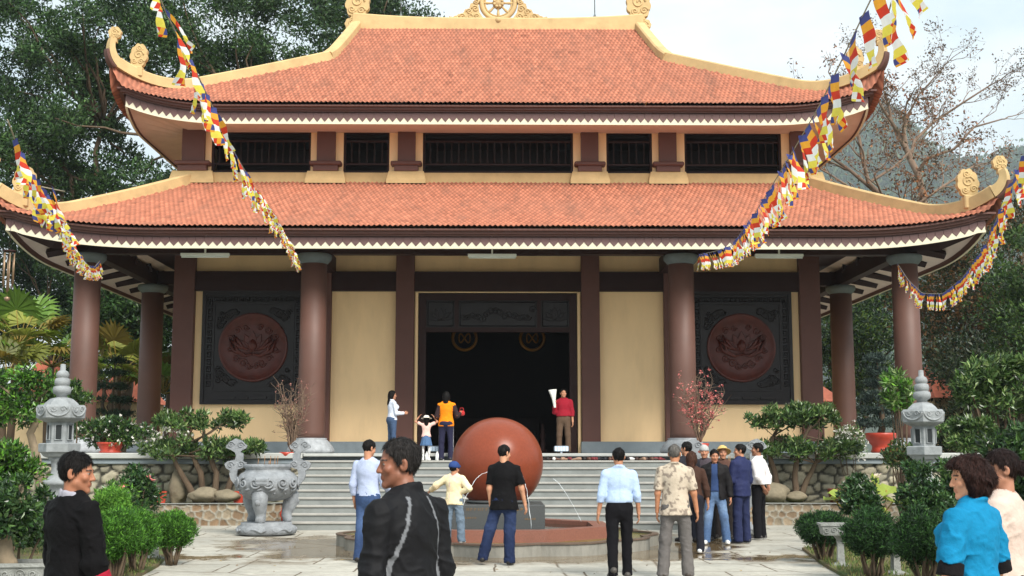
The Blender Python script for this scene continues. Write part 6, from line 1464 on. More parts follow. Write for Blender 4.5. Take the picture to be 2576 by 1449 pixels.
def person(label, px, Y, top_px, z0=0.0, face=0.0, head=(0, 0), hair=('short', srgb(15, 12, 11)), top=None, bottom=None, shoe=srgb(30, 26, 24), armL=None, armR=None, legL=None, legR=None, lean=(0, 0), near=False, fem=False, kid=False, skin=SKIN, curl=(.35, .35), group=None, Hm=None, palm=None, head_dx=0.0, head_dy=0.0):
    c = P(px, 1135, Y); H = Hm or float(P(px, top_px, Y)[2] - z0); k = H / 1.70; hk = k if not kid else 1.12 * k * (1 + .25 * max(0, (1.35 - H)))
    t = thing('person', label, 'person', (c[0], Y, z0), R(face), group); h1 = .010 if near else .016; hh = .0045 if near else .009
    lx, ly = lean
    def J(x, y, z): q = max(0.0, (z - .93) / .5); return np.array((x + lx * q, y + ly * q, z)) * k
    def lg(s, spec):
        a, b = spec if spec else ((s * .06, .02, -1), (s * .02, -.04, -1)); hip = J(s * .088, 0, .895); kn = hip + unit(a) * .415 * k; an = kn + unit(b) * .405 * k; return hip, kn, an
    LL, LR = lg(-1, legL), lg(1, legR); dz = .075 * k - min(LL[2][2], LR[2][2]); off = np.array((0, 0, dz)); shift = lambda a: tuple(v + off for v in a)
    LL, LR = shift(LL), shift(LR)
    def J2(x, y, z): return J(x, y, z) + off
    J_ = J2; sw = .168 if fem else .182
    if kid: sw = .165
    SH = {s: J_(s * sw, -.005, 1.36) for s in (-1, 1)}; AR = {}
    for s, sp in ((-1, armL), (1, armR)):
        a, b = sp if sp else (DEF_ARM if s > 0 else tuple((-v[0], v[1], v[2]) for v in DEF_ARM)); e = SH[s] + unit(a) * .285 * k; w = e + unit(b) * .245 * k; AR[s] = (SH[s], e, w, unit(b))
    hp = J_(0, 0, 1.43) + np.array((0, .012, .155)) * k * (1 if not kid else 1.02) + np.array((head_dx, head_dy, 0)); hp[2] = (H - .118 * hk) if Hm is None and not lean[1] else hp[2]
    HR = rotz(R(head[0])) @ rotx(R(head[1])); tl = lambda p: ((p - hp) @ HR) / hk
    nb = J_(0, -.012, 1.385); pel = J_(0, 0, .93); wai = J_(0, .0, 1.08); che = J_(0, .0, 1.27); upc = J_(0, -.005, 1.35); fw = .93 if fem else 1.0
    def torso(p, o=0.0, hem=None, flare=0.0):
        L_ = [cap(p, pel, wai, (.150 if not fem else .158) * k + o, .130 * fw * k + o, .72), cap(p, wai, che, .130 * fw * k + o, .160 * fw * k + o, .70), cap(p, che, upc, .158 * fw * k + o, .118 * fw * k + o, .64)]
        L_ += [cap(p, J_(0, -.008, 1.385), SH[s] - np.array((s * .01, 0, .012)) * k, .050 * k + o * .6, .050 * k + o * .7) for s in (-1, 1)]
        if fem: L_ += [ell(p, J_(s * .07, .095, 1.25), np.array((.065, .06, .07)) * k + o) for s in (-1, 1)]
        if hem is not None: L_.append(cap(p, pel, J_(0, 0, hem), .152 * k + o, .160 * k + o + flare, .74))
        return smins(L_, .05 * k)
    def neck(p): return cap(p, nb, hp + HR @ np.array((0, -.018, -.06)) * hk, .058 * k * fw, .050 * k * fw)
    hands = {}
    for s in (-1, 1):
        w, f = AR[s][2], AR[s][3]; n0 = unit(np.array((-s, .15, 0)) - f * (np.array((-s, .15, 0)) @ f)) if palm is None or palm.get(s) is None else unit(np.array(palm[s]) - f * (np.array(palm[s]) @ f)); tt = np.cross(n0, f) * (1 if s < 0 else -1)
        if tt[1] < -.1 and palm is None: tt = -tt
        hands[s] = hand_caps(w, f, tt, n0, curl[0 if s < 0 else 1], k * .97)
    def arms(p, o=0.0): return np.minimum.reduce([smin(cap(p, AR[s][0], AR[s][1], .050 * k * fw + o, .040 * k * fw + o), cap(p, AR[s][1], AR[s][2], .040 * k * fw + o, .027 * k + o), .03 * k) for s in (-1, 1)])
    def legs(p, o=0.0): return np.minimum.reduce([smin(cap(p, l[0], l[1], .080 * k + o, .054 * k + o), smin(cap(p, l[1], l[2], .054 * k + o, .036 * k + o), cap(p, l[1] + (l[2] - l[1]) * .28 - np.array((0, .012, 0)) * k, l[1] + (l[2] - l[1]) * .5 - np.array((0, .01, 0)) * k, .048 * k + o, .042 * k + o), .03), .03 * k) for l in (LL, LR)])
    allp = np.array([pel, nb, hp] + [a for s in (-1, 1) for a in AR[s][:3]] + list(LL) + list(LR)); lo = allp.min(0) - .13; hi = allp.max(0) + .16
    hi_b = hi.copy(); hi_b[2] = hp[2] - .02 * k; lo_b = lo.copy(); lo_b[2] = -.0
    body = lambda p: smins([torso(p, -.012), neck(p), arms(p), legs(p, -.006)], .03 * k)
    V, F = snets(body, lo_b, hi_b, h1 * 1.2); C = np.tile(np.array(skin), (len(V), 1)) * (1 + .06 * vnoise(V * 12, 1))[:, None]
    if top and top.get('bare_leg_col') is not None: m_ = V[:, 2] < .8 * k; C[m_] = np.array(top['bare_leg_col'])
    parts = [(V, F, C)]
    hb = .17 * hk; fh = lambda p: smin(head_sdf(tl(p), fem) * hk, neck(p), .022 * k)
    V, F = snets(fh, hp - np.array((hb * .8, hb * .85, hb * .95)), hp + np.array((hb * .8, hb * .85, hb)), hh); parts.append((V, F, head_col(tl(V), skin, .12 if not fem and not kid else 0)))
    for s in (-1, 1):
        cp = hands[s]; pts = np.array([q for a in cp for q in a[:2]]); fn = lambda p: smin(smins([cap(p, *a) for a in cp], .005 * k), cap(p, AR[s][1], AR[s][2], .040 * k * fw, .026 * k), .018 * k)
        V, F = snets(fn, np.minimum(pts.min(0), AR[s][2] - .05) - .02, np.maximum(pts.max(0), AR[s][2] + .05) + .02, .0045 if near else .0065); parts.append((V, F, np.tile(np.array(skin), (len(V), 1)) * (1 + .08 * vnoise(V * 40, 2))[:, None]))
    o_ = 0; VV = []; FF = []; CC = []
    for V, F, C in parts: VV.append(V); FF.append(F + o_); CC.append(C); o_ += len(V)
    link('body', np_mesh('body', np.concatenate(VV), np.concatenate(FF), True, {'Col': np.clip(np.concatenate(CC), 0, 1)}), m_skin, t)
    def emit(name, fn, lo, hi, h, col, mat, cf=None, par=None):
        V, F = snets(fn, lo, hi, h)
        if not len(V): return None
        C = np.tile(np.array(col, float), (len(V), 1))
        if cf: C = cf(V, C)
        return link(name, np_mesh(name, V, F, True, {'Col': np.clip(C, 0, 1)}), mat, par or t)
    # hair
    if hair:
        hcol = np.array(hair[1])
        def hc(V, C): q = tl(V); return C * (1 + .45 * vnoise(q * np.array((70, 70, 18)), 5))[:, None]
        b = np.array((.16, .19, .16)) * hk; lo_h, hi_h = hp - b, hp + b
        if hair[0] == 'long': lo_h = lo_h - np.array((0, .02, .22)) * hk
        ho = emit('hair', lambda p: hair_sdf(tl(p), hair[0]) * hk, lo_h, hi_h, hh, hcol, m_hair, hc)
        if ho is not None:
            rs = np.random.RandomState(len(label)); me = ho.data; nv = len(me.vertices); co_ = np.empty(nv * 3, np.float32); me.vertices.foreach_get('co', co_); nr_ = np.empty(nv * 3, np.float32); me.vertices.foreach_get('normal', nr_)
            co_ = co_.reshape(-1, 3).astype(float); nr_ = nr_.reshape(-1, 3).astype(float); ns = 5200 if near else 700; i = rs.randint(0, nv, ns); p0, n0 = co_[i], nr_[i]; q = tl(p0)
            flow = q - np.array((.015, -.03, .16)); flow[:, 2] -= .05 + .5 * np.clip(.06 - q[:, 2], 0, .2); flow = flow @ HR.T + rs.normal(0, .03 if 'bob' not in hair[0] else .07, (ns, 3)); flow -= n0 * (flow * n0).sum(1)[:, None]; flow /= np.linalg.norm(flow, axis=1)[:, None] + 1e-9
            L_ = (rs.uniform(.014, .034, ns) * (1.4 if fem else 1))[:, None] * hk; sd_ = np.cross(flow, n0); w_ = (.0011 if near else .0022) * hk; a = p0 - n0 * .002; b = p0 + flow * L_ * .55 + n0 * L_ * .10; c2 = p0 + flow * L_ + n0 * L_ * rs.uniform(-.05, .16, (ns, 1))
            Vh = np.stack([a - sd_ * w_, a + sd_ * w_, b + sd_ * w_, b - sd_ * w_, c2], 1).reshape(-1, 3); bi = np.arange(ns)[:, None] * 5; Cs = np.repeat(hcol[None] * rs.uniform(.5, 1.7, (ns, 1)), 5, 0)
            link('hair_strands', np_mesh('hair_strands', Vh, [bi + np.array([[0, 1, 2, 3]]), bi + np.array([[3, 2, 4]])], False, {'Col': np.clip(Cs, 0, 1)}), m_hair, ho)
    # upper garment
    tp = top or {}; o = tp.get('off', .018) * k; hem = tp.get('hem', .84); wr = tp.get('wr', .007); sl = tp.get('sleeve', 'long'); so_ = tp.get('soff', .016) * k; sd = tp.get('seed', 1)
    hz = J_(0, 0, hem)[2]
    def wrinkle(p, a, seed):
        q = p / k; dg = q + .35 * np.stack([q[:, 2], 0 * q[:, 0], np.abs(q[:, 0])], 1); r1 = 1 - 2 * np.abs(vnoise(dg * np.array((9, 9, 13)) + seed * 3.7, seed)); r2 = 1 - 2 * np.abs(vnoise(dg * np.array((19, 15, 24)) + seed, seed + 1))
        return a * (.55 * vnoise(q * np.array((5, 5, 6)) + seed, seed + 3) - .75 * np.clip(r1, 0, 1) ** 2 - .40 * np.clip(r2, 0, 1) ** 2 + .35)
    def sleeve(p, s):
        a, e, w, f = AR[s]; r1 = .047 * k * fw + so_
        if sl == 'short': tt = tp.get('slen', .62); end = a + (e - a) * tt; d = cap(p, a, end, r1 * 1.02, r1 * 1.0 + .006); return np.maximum(d, (p - end) @ unit(e - a) - .004)
        if sl == 'none': return np.full(len(p), 1.0)
        fl = {'long': .97, 'three': .60, 'roll': .72, 'elbow': .10, 'cut': tp.get('fl', .3)}[sl]; end = e + (w - e) * fl; d = smin(cap(p, a, e, r1, .040 * k * fw + so_ * 1.1), cap(p, e, end, .040 * k * fw + so_ * 1.1, (.030 * k + so_ * .8) if fl > .9 else .036 * k + so_), .025 * k)
        return np.maximum(d, (p - end) @ f - .004)
    def shirt(p):
        d = torso(p, o, hem, tp.get('flare', .012) * k); d = smin(d, np.minimum(sleeve(p, -1), sleeve(p, 1)), tp.get('arm_k', .014) * k); d = d + wrinkle(p, wr, sd)
        if tp.get('blouse'): d = smin(d, cap(p, J_(0, 0, hem + .03), J_(0, 0, hem + .07), .165 * k, .165 * k, .74), .03)
        d = np.maximum(d, hz + .006 * vnoise(p * 9, 3) - p[:, 2])
        cz = tp.get('collar')
        if cz:
            r = hp + HR @ np.array((0, -.018, -.06)) * hk - nb; cc = nb + r * .42; q = p - cc; rr = np.hypot(q[:, 0], q[:, 1] * 1.02 + .002) - .070 * k * (.95 if fem else 1.02); zz = (q[:, 2] + q[:, 1] * .38) / cz; d = smin(d, np.sqrt(rr ** 2 + zz ** 2) - .0125 * k, .010 * k)
        else: d = np.maximum(d, -(neck(p) - .006))
        if tp.get('open'):                                  # open jacket front
            q = p - che; d = np.maximum(d, -np.maximum(np.abs(q[:, 0]) - tp['open'] * k - .05 * np.clip(-q[:, 2], 0, 1), -q[:, 1] + .02))
        return d
    if top:
        lo_s = np.minimum(allp.min(0) - .13, J_(-.27, -.27, 0)); hi_s = np.maximum(allp.max(0) + .13, J_(.27, .27, 0)); lo_s[2] = hz - .03; hi_s[2] = hp[2] - .02
        for s in (-1, 1): 
            if sl != 'none' : lo_s[2] = min(lo_s[2], AR[s][2][2] - .06 if sl == 'long' else AR[s][1][2] - .12)
            hi_s[2] = max(hi_s[2], AR[s][2][2] + .08, AR[s][1][2] + .1)
        if tp.get('under') is not None:
            ut = tp['under']; uo = o * .45; emit('shirt', lambda p: np.maximum(np.maximum(torso(p, uo, .9), J_(0, 0, .95)[2] - p[:, 2]), -(neck(p) - .006)), lo_s, hi_s, h1, ut, m_cloth)
        sh = emit(tp.get('name', 'shirt'), shirt, lo_s, hi_s, tp.get('h', h1), tp['col'], tp.get('mat', m_cloth), (lambda V, C: tp['cf'](V / k, C, (AR, k))) if tp.get('cf') else None)
        if tp.get('cuff') is not None:
            for s in tp.get('cuff_sides', (-1, 1)):
                a, e, w, f = AR[s]; fl = {'long': .97, 'three': .60, 'roll': .72, 'elbow': .10, 'short': 0, 'cut': tp.get('fl', .3)}[sl]; q0 = e + (w - e) * (fl - .02)
                if sl == 'short': q0 = a + (e - a) * (tp.get('slen', .62) - .03); f = unit(e - a)
                q1 = q0 + f * tp.get('cuff_len', .05); r = .030 * k + so_ * .8 + .004 if fl > .9 else ((.036 if sl != 'short' else .043) * k + so_ + .004)
                fn = lambda p: np.maximum(np.maximum(cap(p, q0, q1, r, r) + wrinkle(p, .004, 9), (p - q1) @ f), (q0 - p) @ f)
                emit('cuff', fn, np.minimum(q0, q1) - .09, np.maximum(q0, q1) + .09, h1 * .6, tp['cuff'], m_cloth, None, sh)
    # lower garment
    bt = bottom or {}; bo = bt.get('off', .014) * k; rk = bt.get('rk', .066) * k; rh = bt.get('rh', .062) * k; bz = bt.get('top', .99)
    if bottom and bt.get('type', 'trousers') == 'trousers':
        def pants(p):
            L_ = [cap(p, J_(0, -.01, .90), J_(0, 0, 1.02), .150 * k + bo, (.138 if fem else .140) * k + bo, .76)]
            if fem: L_.append(ell(p, J_(0, -.06, .91), np.array((.14, .09, .09)) * k))
            for l in (LL, LR):
                foot = l[2] - np.array((0, 0, .045)) * k; L_.append(smin(cap(p, l[0], l[1], .084 * k + bo, rk), cap(p, l[1], foot, rk, rh), .03 * k))
            d = smin(L_[0] if not fem else smin(L_[0], L_[1], .05), np.minimum(L_[-1], L_[-2]), .05 * k) + wrinkle(p, bt.get('wr', .008), sd + 20)
            for l in (LL, LR): pass
            d = np.maximum(d, p[:, 2] - J_(0, 0, bz)[2]); zc = np.where(np.abs(p[:, 0] - LL[2][0]) + np.abs(p[:, 1] - LL[2][1]) < np.abs(p[:, 0] - LR[2][0]) + np.abs(p[:, 1] - LR[2][1]), LL[2][2], LR[2][2]) - .055 * k
            return np.maximum(d, zc - p[:, 2])
        lo_p = np.array([min(LL[0][0], LL[2][0], LL[1][0], -.17 * k), min(LL[1][1], LL[2][1], LR[1][1], LR[2][1], -.05), 0]) - .14; hi_p = np.array([max(LR[0][0], LR[1][0], LR[2][0], .17 * k), max(LL[1][1], LL[2][1], LR[1][1], LR[2][1], 0), J_(0, 0, bz)[2]]) + .13; lo_p[2] = -.02
        if near: lo_p[2] = .35
        emit('trousers', pants, lo_p, hi_p, h1, bt['col'], bt.get('mat', m_cloth), (lambda V, C: bt['cf'](V / k, C, (LL, LR, k))) if bt.get('cf') else None)
    elif bottom:
        def skirt(p): d = cap(p, J_(0, 0, 1.0), J_(0, 0, bt['hem']), .14 * k, bt.get('w', .24) * k, .85) + .012 * np.sin(np.arctan2(p[:, 1], p[:, 0]) * 9) * np.clip((J_(0, 0, .95)[2] - p[:, 2]) * 4, 0, 1); return np.maximum(np.maximum(d, J_(0, 0, bt['hem'])[2] - p[:, 2]), p[:, 2] - J_(0, 0, 1.0)[2])
        emit('skirt', skirt, J_(-.36, -.36, bt['hem'] - .05), J_(.36, .36, 1.05), h1, bt['col'], bt.get('mat', m_denim))
    if bt.get('belt') is not None:
        emit('belt', lambda p: np.maximum(cap(p, J_(0, 0, .96), J_(0, 0, 1.02), .146 * k + bo, .143 * k + bo, .76), np.abs(p[:, 2] - J_(0, 0, bz - .006)[2]) - .017 * k), J_(-.25, -.25, .9), J_(.25, .25, 1.1), h1 * .6, bt['belt'], m_shoe)
    # shoes
    if not near:
        for s, l in ((-1, LL), (1, LR)):
            an = l[2]; sz = an[2] - .075 * k; ad = bt.get('toe', {}).get(s, s * .16); d2 = rotz(-ad) @ np.array((0, 1, 0)); pitch = bt.get('heel', {}).get(s, 0.0); toe = an + (d2 * .15 + np.array((0, 0, -.050 - .0))) * k; heel = an + (-d2 * .045 + np.array((0, 0, -.038 + pitch))) * k
            if pitch: toe[2] = .025 * k
            fn = lambda p: np.maximum(smin(smin(cap(p, heel, toe, .043 * k, .034 * k), cap(p, an + d2 * .08 * k - np.array((0, 0, .045)) * k, toe - d2 * .02 * k, .038 * k, .042 * k), .02), cap(p, an + np.array((0, 0, .0)) * k, an - np.array((0, 0, .04)) * k, .042 * k, .042 * k), .02), (0 if pitch else sz) - p[:, 2])
            pp = np.array([heel, toe, an]); sc = bt.get('sole'); emit('shoe', fn, pp.min(0) - .07, pp.max(0) + .07, .009, shoe, m_shoe, (lambda V, C: np.where((V[:, 2] < sz + .022)[:, None], np.array(sc), C)) if sc is not None else None)
    return t, dict(hp=hp, HR=HR, hk=hk, k=k, AR=AR, hands=hands, emit=emit, J=J_, tl=tl, SH=SH, h=hh)
BLK = srgb(15, 12, 11)
def hat_mesh(name, t, D, prof, col, mat, tilt=0, up=.06, n=28, fn=None):
    mb = MB(); mb.lathe([(r * D['hk'], z * D['hk']) for r, z in prof], n, fn=fn); o = mb.build(name, mat, t); c = D['hp'] + D['HR'] @ np.array((0, -.012, up)) * D['hk']; o.location = c; o.rotation_euler = (tilt, 0, math.atan2(D['HR'][1, 0], D['HR'][0, 0])); return o
# ---- by the fountain
def denim(dark, light):
    def cf(V, C, ctx): q = np.exp(-((V[:, 2] - .62) / .22) ** 2) * (.5 + .5 * vnoise(V * 6, 4)); return np.array(dark)[None] * (1 - q[:, None]) + np.array(light)[None] * q[:, None]
    return cf
person('person in a black t-shirt with back turned in front of the fountain', 1268, 18.2, 1121, face=-8, head=(-38, -8), top=dict(col=srgb(13, 12, 14), sleeve='short', off=.024, hem=.78, soff=.016, slen=.8, flare=.035, wr=.011, seed=2), bottom=dict(col=srgb(34, 44, 72), rk=.082, rh=.082, mat=m_denim, wr=.014, cf=denim(srgb(30, 40, 68), srgb(52, 66, 100))), armL=((-.12, .02, -1), (.05, .2, -1)), armR=((.26, .0, -1), (.2, .22, -1)), legL=((-.30, .05, -1), (-.28, -.03, -1)), legR=((-.02, .04, -1), (.02, -.10, -1)), skin=srgb(190, 138, 108), lean=(.0, .02), head_dx=.0, Hm=1.68)
def fold_shade_tint(V, C, ctx): return C * (1 - .10 * np.exp(-(V[:, 0] / .015) ** 2) * (V[:, 1] < 0) * (V[:, 2] > 1.0))[:, None]  # darkens the colour down the back to stand for shade in a fold
person('person in a pale blue dress shirt and black trousers walking away', 1556, 16.3, 1128, face=2, head=(5, -3), top=dict(col=srgb(172, 192, 222), sleeve='roll', off=.016, hem=.985, soff=.014, collar=1.9, wr=.010, blouse=1, seed=4, cf=fold_shade_tint), bottom=dict(col=srgb(17, 16, 20), rk=.072, rh=.068, belt=srgb(20, 18, 18), top=1.0, heel={-1: .06}, wr=.010), armL=((-.20, -.06, -1), (-.16, .16, -1)), armR=((.22, -.02, -1), (.10, .22, -1)), legL=((-.02, -.10, -1), (-.04, -.30, -1)), legR=((.04, .10, -1), (.0, -.06, -1)), shoe=srgb(70, 66, 62))
def floral(V, C, ctx):
    n = vnoise(V * 22, 6) + .6 * vnoise(V * 45, 8); m = smoothstep(.28, .46, n)[:, None] * .75; return C * (1 - m) + np.array(srgb(104, 92, 84)) * m
person('grey haired person in a patterned beige short sleeve shirt and grey trousers walking away', 1697, 16.3, 1119, face=-8, head=(-10, -2), hair=('short', srgb(92, 88, 84)), top=dict(col=srgb(186, 172, 154), sleeve='short', off=.024, hem=.80, soff=.016, slen=.84, flare=.035, collar=1.6, wr=.010, seed=5, cf=floral), bottom=dict(col=srgb(98, 94, 92), rk=.078, rh=.080, wr=.013), armL=((-.16, -.02, -1), (-.05, .2, -1)), armR=((.20, .02, -1), (.16, .26, -1)), legL=((-.12, -.02, -1), (-.10, -.10, -1)), legR=((.10, .08, -1), (.06, -.04, -1)), skin=srgb(180, 124, 92), shoe=srgb(58, 50, 44))
person('person in a light blue long sleeve tee and blue jeans, left of the fountain', 928, 18.6, 1108, face=-22, head=(-25, -14), top=dict(col=srgb(168, 178, 204), sleeve='long', off=.016, hem=.92, soff=.016, wr=.009, seed=6), bottom=dict(col=srgb(58, 80, 118), rk=.070, rh=.076, mat=m_denim, cf=denim(srgb(48, 66, 100), srgb(84, 108, 150))), armL=((-.18, -.06, -1), (-.02, .25, -1)), armR=((.22, .1, -1), (-.1, .9, -.45)), legL=((-.06, .02, -1), (-.06, -.04, -1)), legR=((.06, .04, -1), (.02, -.04, -1)))
def tie_dye(V, C, ctx):
    n = vnoise(V * 7, 3); m = smoothstep(-.1, .4, n)[:, None]; p = smoothstep(.0, .4, vnoise(V * 9, 5))[:, None] * (np.abs(V[:, :1]) < .09); C = C * (1 - m * .5) + np.array(srgb(228, 200, 160)) * m * .5; C = C * (1 - .6 * p) + np.array(srgb(196, 160, 172)) * .6 * p; return C
t_, D_ = person('child in a blue cap and a pale yellow patterned shirt standing on the pool curb', 1143, 19.75, 1163, z0=.19, face=-12, head=(-25, -6), kid=True, top=dict(col=srgb(228, 214, 176), sleeve='long', off=.026, hem=.80, soff=.030, wr=.010, flare=.015, seed=7, cf=tie_dye), bottom=dict(col=srgb(104, 120, 136), rk=.082, rh=.085, mat=m_denim, sole=srgb(220, 220, 216), wr=.014), armL=((-.85, .1, -.55), (-.5, .4, -.35)), armR=((.62, -.25, -.75), (-.75, .2, -.3)), legL=((-.1, .02, -1), (-.06, 0, -1)), legR=((.12, .04, -1), (.08, -.05, -1)), shoe=srgb(60, 70, 84))
D_['emit']('cap', lambda p: np.maximum(smin(ell(D_['tl'](p), (0, -.012, .045), (.100, .115, .098)), cap(D_['tl'](p), (-.04, .09, .05), (.04, .09, .05), .03, .03) + .0, .01) * D_['hk'], (.012 - D_['tl'](p)[:, 2]) * D_['hk']), D_['hp'] - .2, D_['hp'] + .2, .010, srgb(44, 66, 118), m_cloth)
# ---- on the steps and the terrace
person('person with long dark hair in a white top left of the door', 985, 30.6, 983, z0=PZ, face=-62, head=(-18, -4), fem=True, hair=('long', BLK), top=dict(col=srgb(206, 212, 226), sleeve='long', off=.012, hem=.90, soff=.012, wr=.008, collar=1.4, seed=8), bottom=dict(col=srgb(66, 84, 112), rk=.062, rh=.062, mat=m_denim), armL=((-.1, .3, -1), (.1, 1, .1)), armR=((.12, .15, -1), (-.05, 1, .05)), curl=(.5, .5))
t_, D_ = person('little girl in a denim skirt holding her white sun hat with both hands', 1072, STEP1[0] - .02, 1046, z0=STEP1[1], face=2, kid=True, fem=True, head=(0, 8), hair=('long', BLK), top=dict(col=srgb(228, 186, 176), sleeve='short', off=.014, hem=.90, soff=.016, seed=9, bare_leg_col=srgb(226, 222, 220)), bottom=dict(type='skirt', col=srgb(76, 104, 140), hem=.56, w=.23), armL=((-.85, .05, .35), (.55, .12, .75)), armR=((.85, .05, .35), (-.55, .12, .75)), shoe=srgb(226, 222, 220))
hat_mesh('sun_hat', t_, D_, [(.0, .075), (.06, .07), (.088, .045), (.094, .0), (.096, -.01), (.165, -.028), (.17, -.024), (.1, .0)], None, M('straw_white', srgb(222, 214, 202), .9, .12, 30, .3, 70), tilt=-.15, up=.062)
def vest(V, C, ctx):
    AR, k = ctx; d = np.full(len(V), 9.0)
    for s in (-1, 1): a, e, w, f = [q / k if i < 3 else q for i, q in enumerate(AR[s])]; d = np.minimum(d, np.minimum(cap(V, a + unit(e - a) * .045, e, .075, .07), cap(V, e, w, .07, .06)))
    m = d < 0; C = C.copy(); C[m] = srgb(52, 38, 40); return C
def track(V, C, ctx): m = (np.abs(V[:, 1]) < .018) & ((np.abs(V[:, 0]) > .12)); C = C.copy(); C[m] = srgb(200, 200, 204); return C
t_, D_ = person('person in a bright orange vest and navy track trousers on the steps', 1122, STEP1[0], 985, z0=STEP1[1], face=-4, fem=True, head=(-6, 4), hair=('long', BLK), top=dict(name='vest', col=srgb(236, 132, 20), sleeve='long', off=.026, hem=.84, soff=.02, wr=.010, seed=10, cf=vest), bottom=dict(col=srgb(40, 40, 62), rk=.070, rh=.070, cf=track), armL=((-.22, -.04, -1), (.1, .5, -.5)), armR=((.4, .05, -1), (.25, 1, .35)), shoe=srgb(40, 40, 46))
w_ = D_['AR'][1][2]; mb = MB(); mb.box(-.07, .07, -.05, .05, -.06, .06, .03); mb.tube([(-.05, 0, .05), (-.03, 0, .12), (.03, 0, .12), (.05, 0, .05)], .008, 6); o = mb.build('handbag', M('red_bag', srgb(176, 40, 40), .5))
from mathutils import Matrix
q_ = Matrix.Translation(t_.location) @ Matrix.Rotation(t_.rotation_euler.z, 4, 'Z'); o.location = q_ @ Vector(w_ + np.array((.02, .10, .0))); tag(o, 'small red bag held up by the orange vest woman', 'bag')
t_, D_ = person('person in a dark red shirt standing in the doorway with a newspaper', 1418, 32.2, 978, z0=PZ, face=178, head=(12, 6), top=dict(col=srgb(146, 30, 46), sleeve='roll', off=.020, hem=.97, soff=.02, collar=1.6, wr=.009, blouse=1, seed=11), bottom=dict(col=srgb(92, 74, 60), rk=.074, rh=.072, belt=srgb(24, 20, 20), top=.99), armR=((.18, .05, -1), (.05, .55, .9)), armL=((-.16, 0, -1), (-.06, .12, -1)), curl=(.35, 1.0), skin=srgb(190, 136, 106))
w_ = D_['AR'][1][2]; q_ = Matrix.Translation(t_.location) @ Matrix.Rotation(t_.rotation_euler.z, 4, 'Z'); c_ = q_ @ Vector(w_ + np.array((.0, .07, .03)))
m_paper = M('newsprint', srgb(222, 222, 216), .9, .3, 22, .1, 50, dirt=.5, dscale=14, dcol=srgb(120, 120, 118)); mb = MB(); mb.lathe([(.028, -.12), (.045, .1), (.10, .34), (.085, .335), (.04, .1)], 14, fn=lambda t, z: 1 + .25 * math.sin(2 * t) + .12 * math.sin(5 * t + z * 9), cap=False); o = mb.build('newspaper', m_paper, None, c_); o.rotation_euler = (0, -.12, 0); tag(o, 'crumpled rolled newspaper held up by the red shirt man', 'newspaper')
# ---- the group at the right of the stairs
person('person in a brown jacket and black trousers half hidden behind the grey haired walker', 1740, 20.2, 1136, face=-15, head=(-10, 0), fem=True, hair=('long', srgb(62, 38, 28)), top=dict(name='jacket', col=srgb(66, 46, 38), sleeve='three', off=.018, hem=.86, soff=.018, wr=.01, seed=12), bottom=dict(col=srgb(34, 34, 42), rk=.066, rh=.07, sole=srgb(220, 220, 220)), armR=((.24, .05, -1), (.08, .2, -1)), legL=((-.1, .1, -1), (-.05, -.1, -1)), shoe=srgb(214, 214, 214))
person('person with black hair and dark clothes behind the brown jacket woman', 1727, 22.6, 1112, face=20, head=(30, 0), top=dict(name='jacket', col=srgb(40, 40, 46), off=.022, seed=13), bottom=dict(col=srgb(40, 42, 52)))
t_, D_ = person('person in a pale grey knit cap and dark jacket at the back of the group', 1772, 23.1, 1121, face=150, head=(20, 0), hair=None, top=dict(name='jacket', col=srgb(70, 62, 68), off=.024, collar=1.8, seed=14), bottom=dict(col=srgb(34, 34, 38)))
D_['emit']('knit_cap', lambda p: np.maximum(ell(D_['tl'](p), (0, -.014, .036), (.088, .106, .102)) * D_['hk'], (.025 - D_['tl'](p)[:, 2]) * D_['hk']), D_['hp'] - .18, D_['hp'] + .18, .009, srgb(168, 168, 166), m_cloth)
person('person in an open black jacket over a blue shirt and light jeans, facing the camera', 1797, 22.2, 1131, face=168, head=(14, -8), top=dict(name='jacket', col=srgb(22, 20, 22), off=.034, hem=.80, soff=.026, collar=1.7, wr=.011, seed=15, open=.055, under=srgb(48, 66, 104), mat=m_shell), bottom=dict(col=srgb(92, 118, 152), rk=.074, rh=.076, mat=m_denim, cf=denim(srgb(74, 98, 134), srgb(128, 152, 182)), sole=srgb(222, 222, 220)), armR=((.2, .0, -1), (.05, .2, -1)), armL=((-.25, -.05, -1), (-.1, .2, -1)), legR=((.10, .16, -1), (.12, .05, -1)), legL=((-.16, .12, -1), (-.10, -.12, -1)), shoe=srgb(206, 206, 204), skin=srgb(176, 122, 94))
t_, D_ = person('person in a wide straw hat behind the open jacket man in the group', 1818, 23.6, 1124, face=160, head=(20, 0), hair=None, top=dict(name='jacket', col=srgb(84, 60, 52), off=.02, seed=16), bottom=dict(col=srgb(44, 40, 40)))
hat_mesh('straw_hat', t_, D_, [(.0, .10), (.05, .09), (.09, .05), (.10, .0), (.16, -.03), (.16, -.036), (.1, -.01)], None, M('straw_tan', srgb(204, 168, 104), .9, .15, 30, .3, 60), tilt=.5, up=.05)
person('person in a navy blue jacket and trousers with back half turned, in the group', 1862, 22.4, 1118, face=42, head=(38, 0), top=dict(name='jacket', col=srgb(36, 42, 78), off=.036, hem=.80, soff=.030, collar=2.0, wr=.012, seed=17, mat=m_shell), bottom=dict(col=srgb(38, 44, 74), rk=.080, rh=.082, sole=srgb(60, 60, 70), wr=.013), armL=((-.15, .15, -1), (.3, .8, -.6)), armR=((.16, .0, -1), (-.1, .4, -1)), shoe=srgb(40, 44, 56))
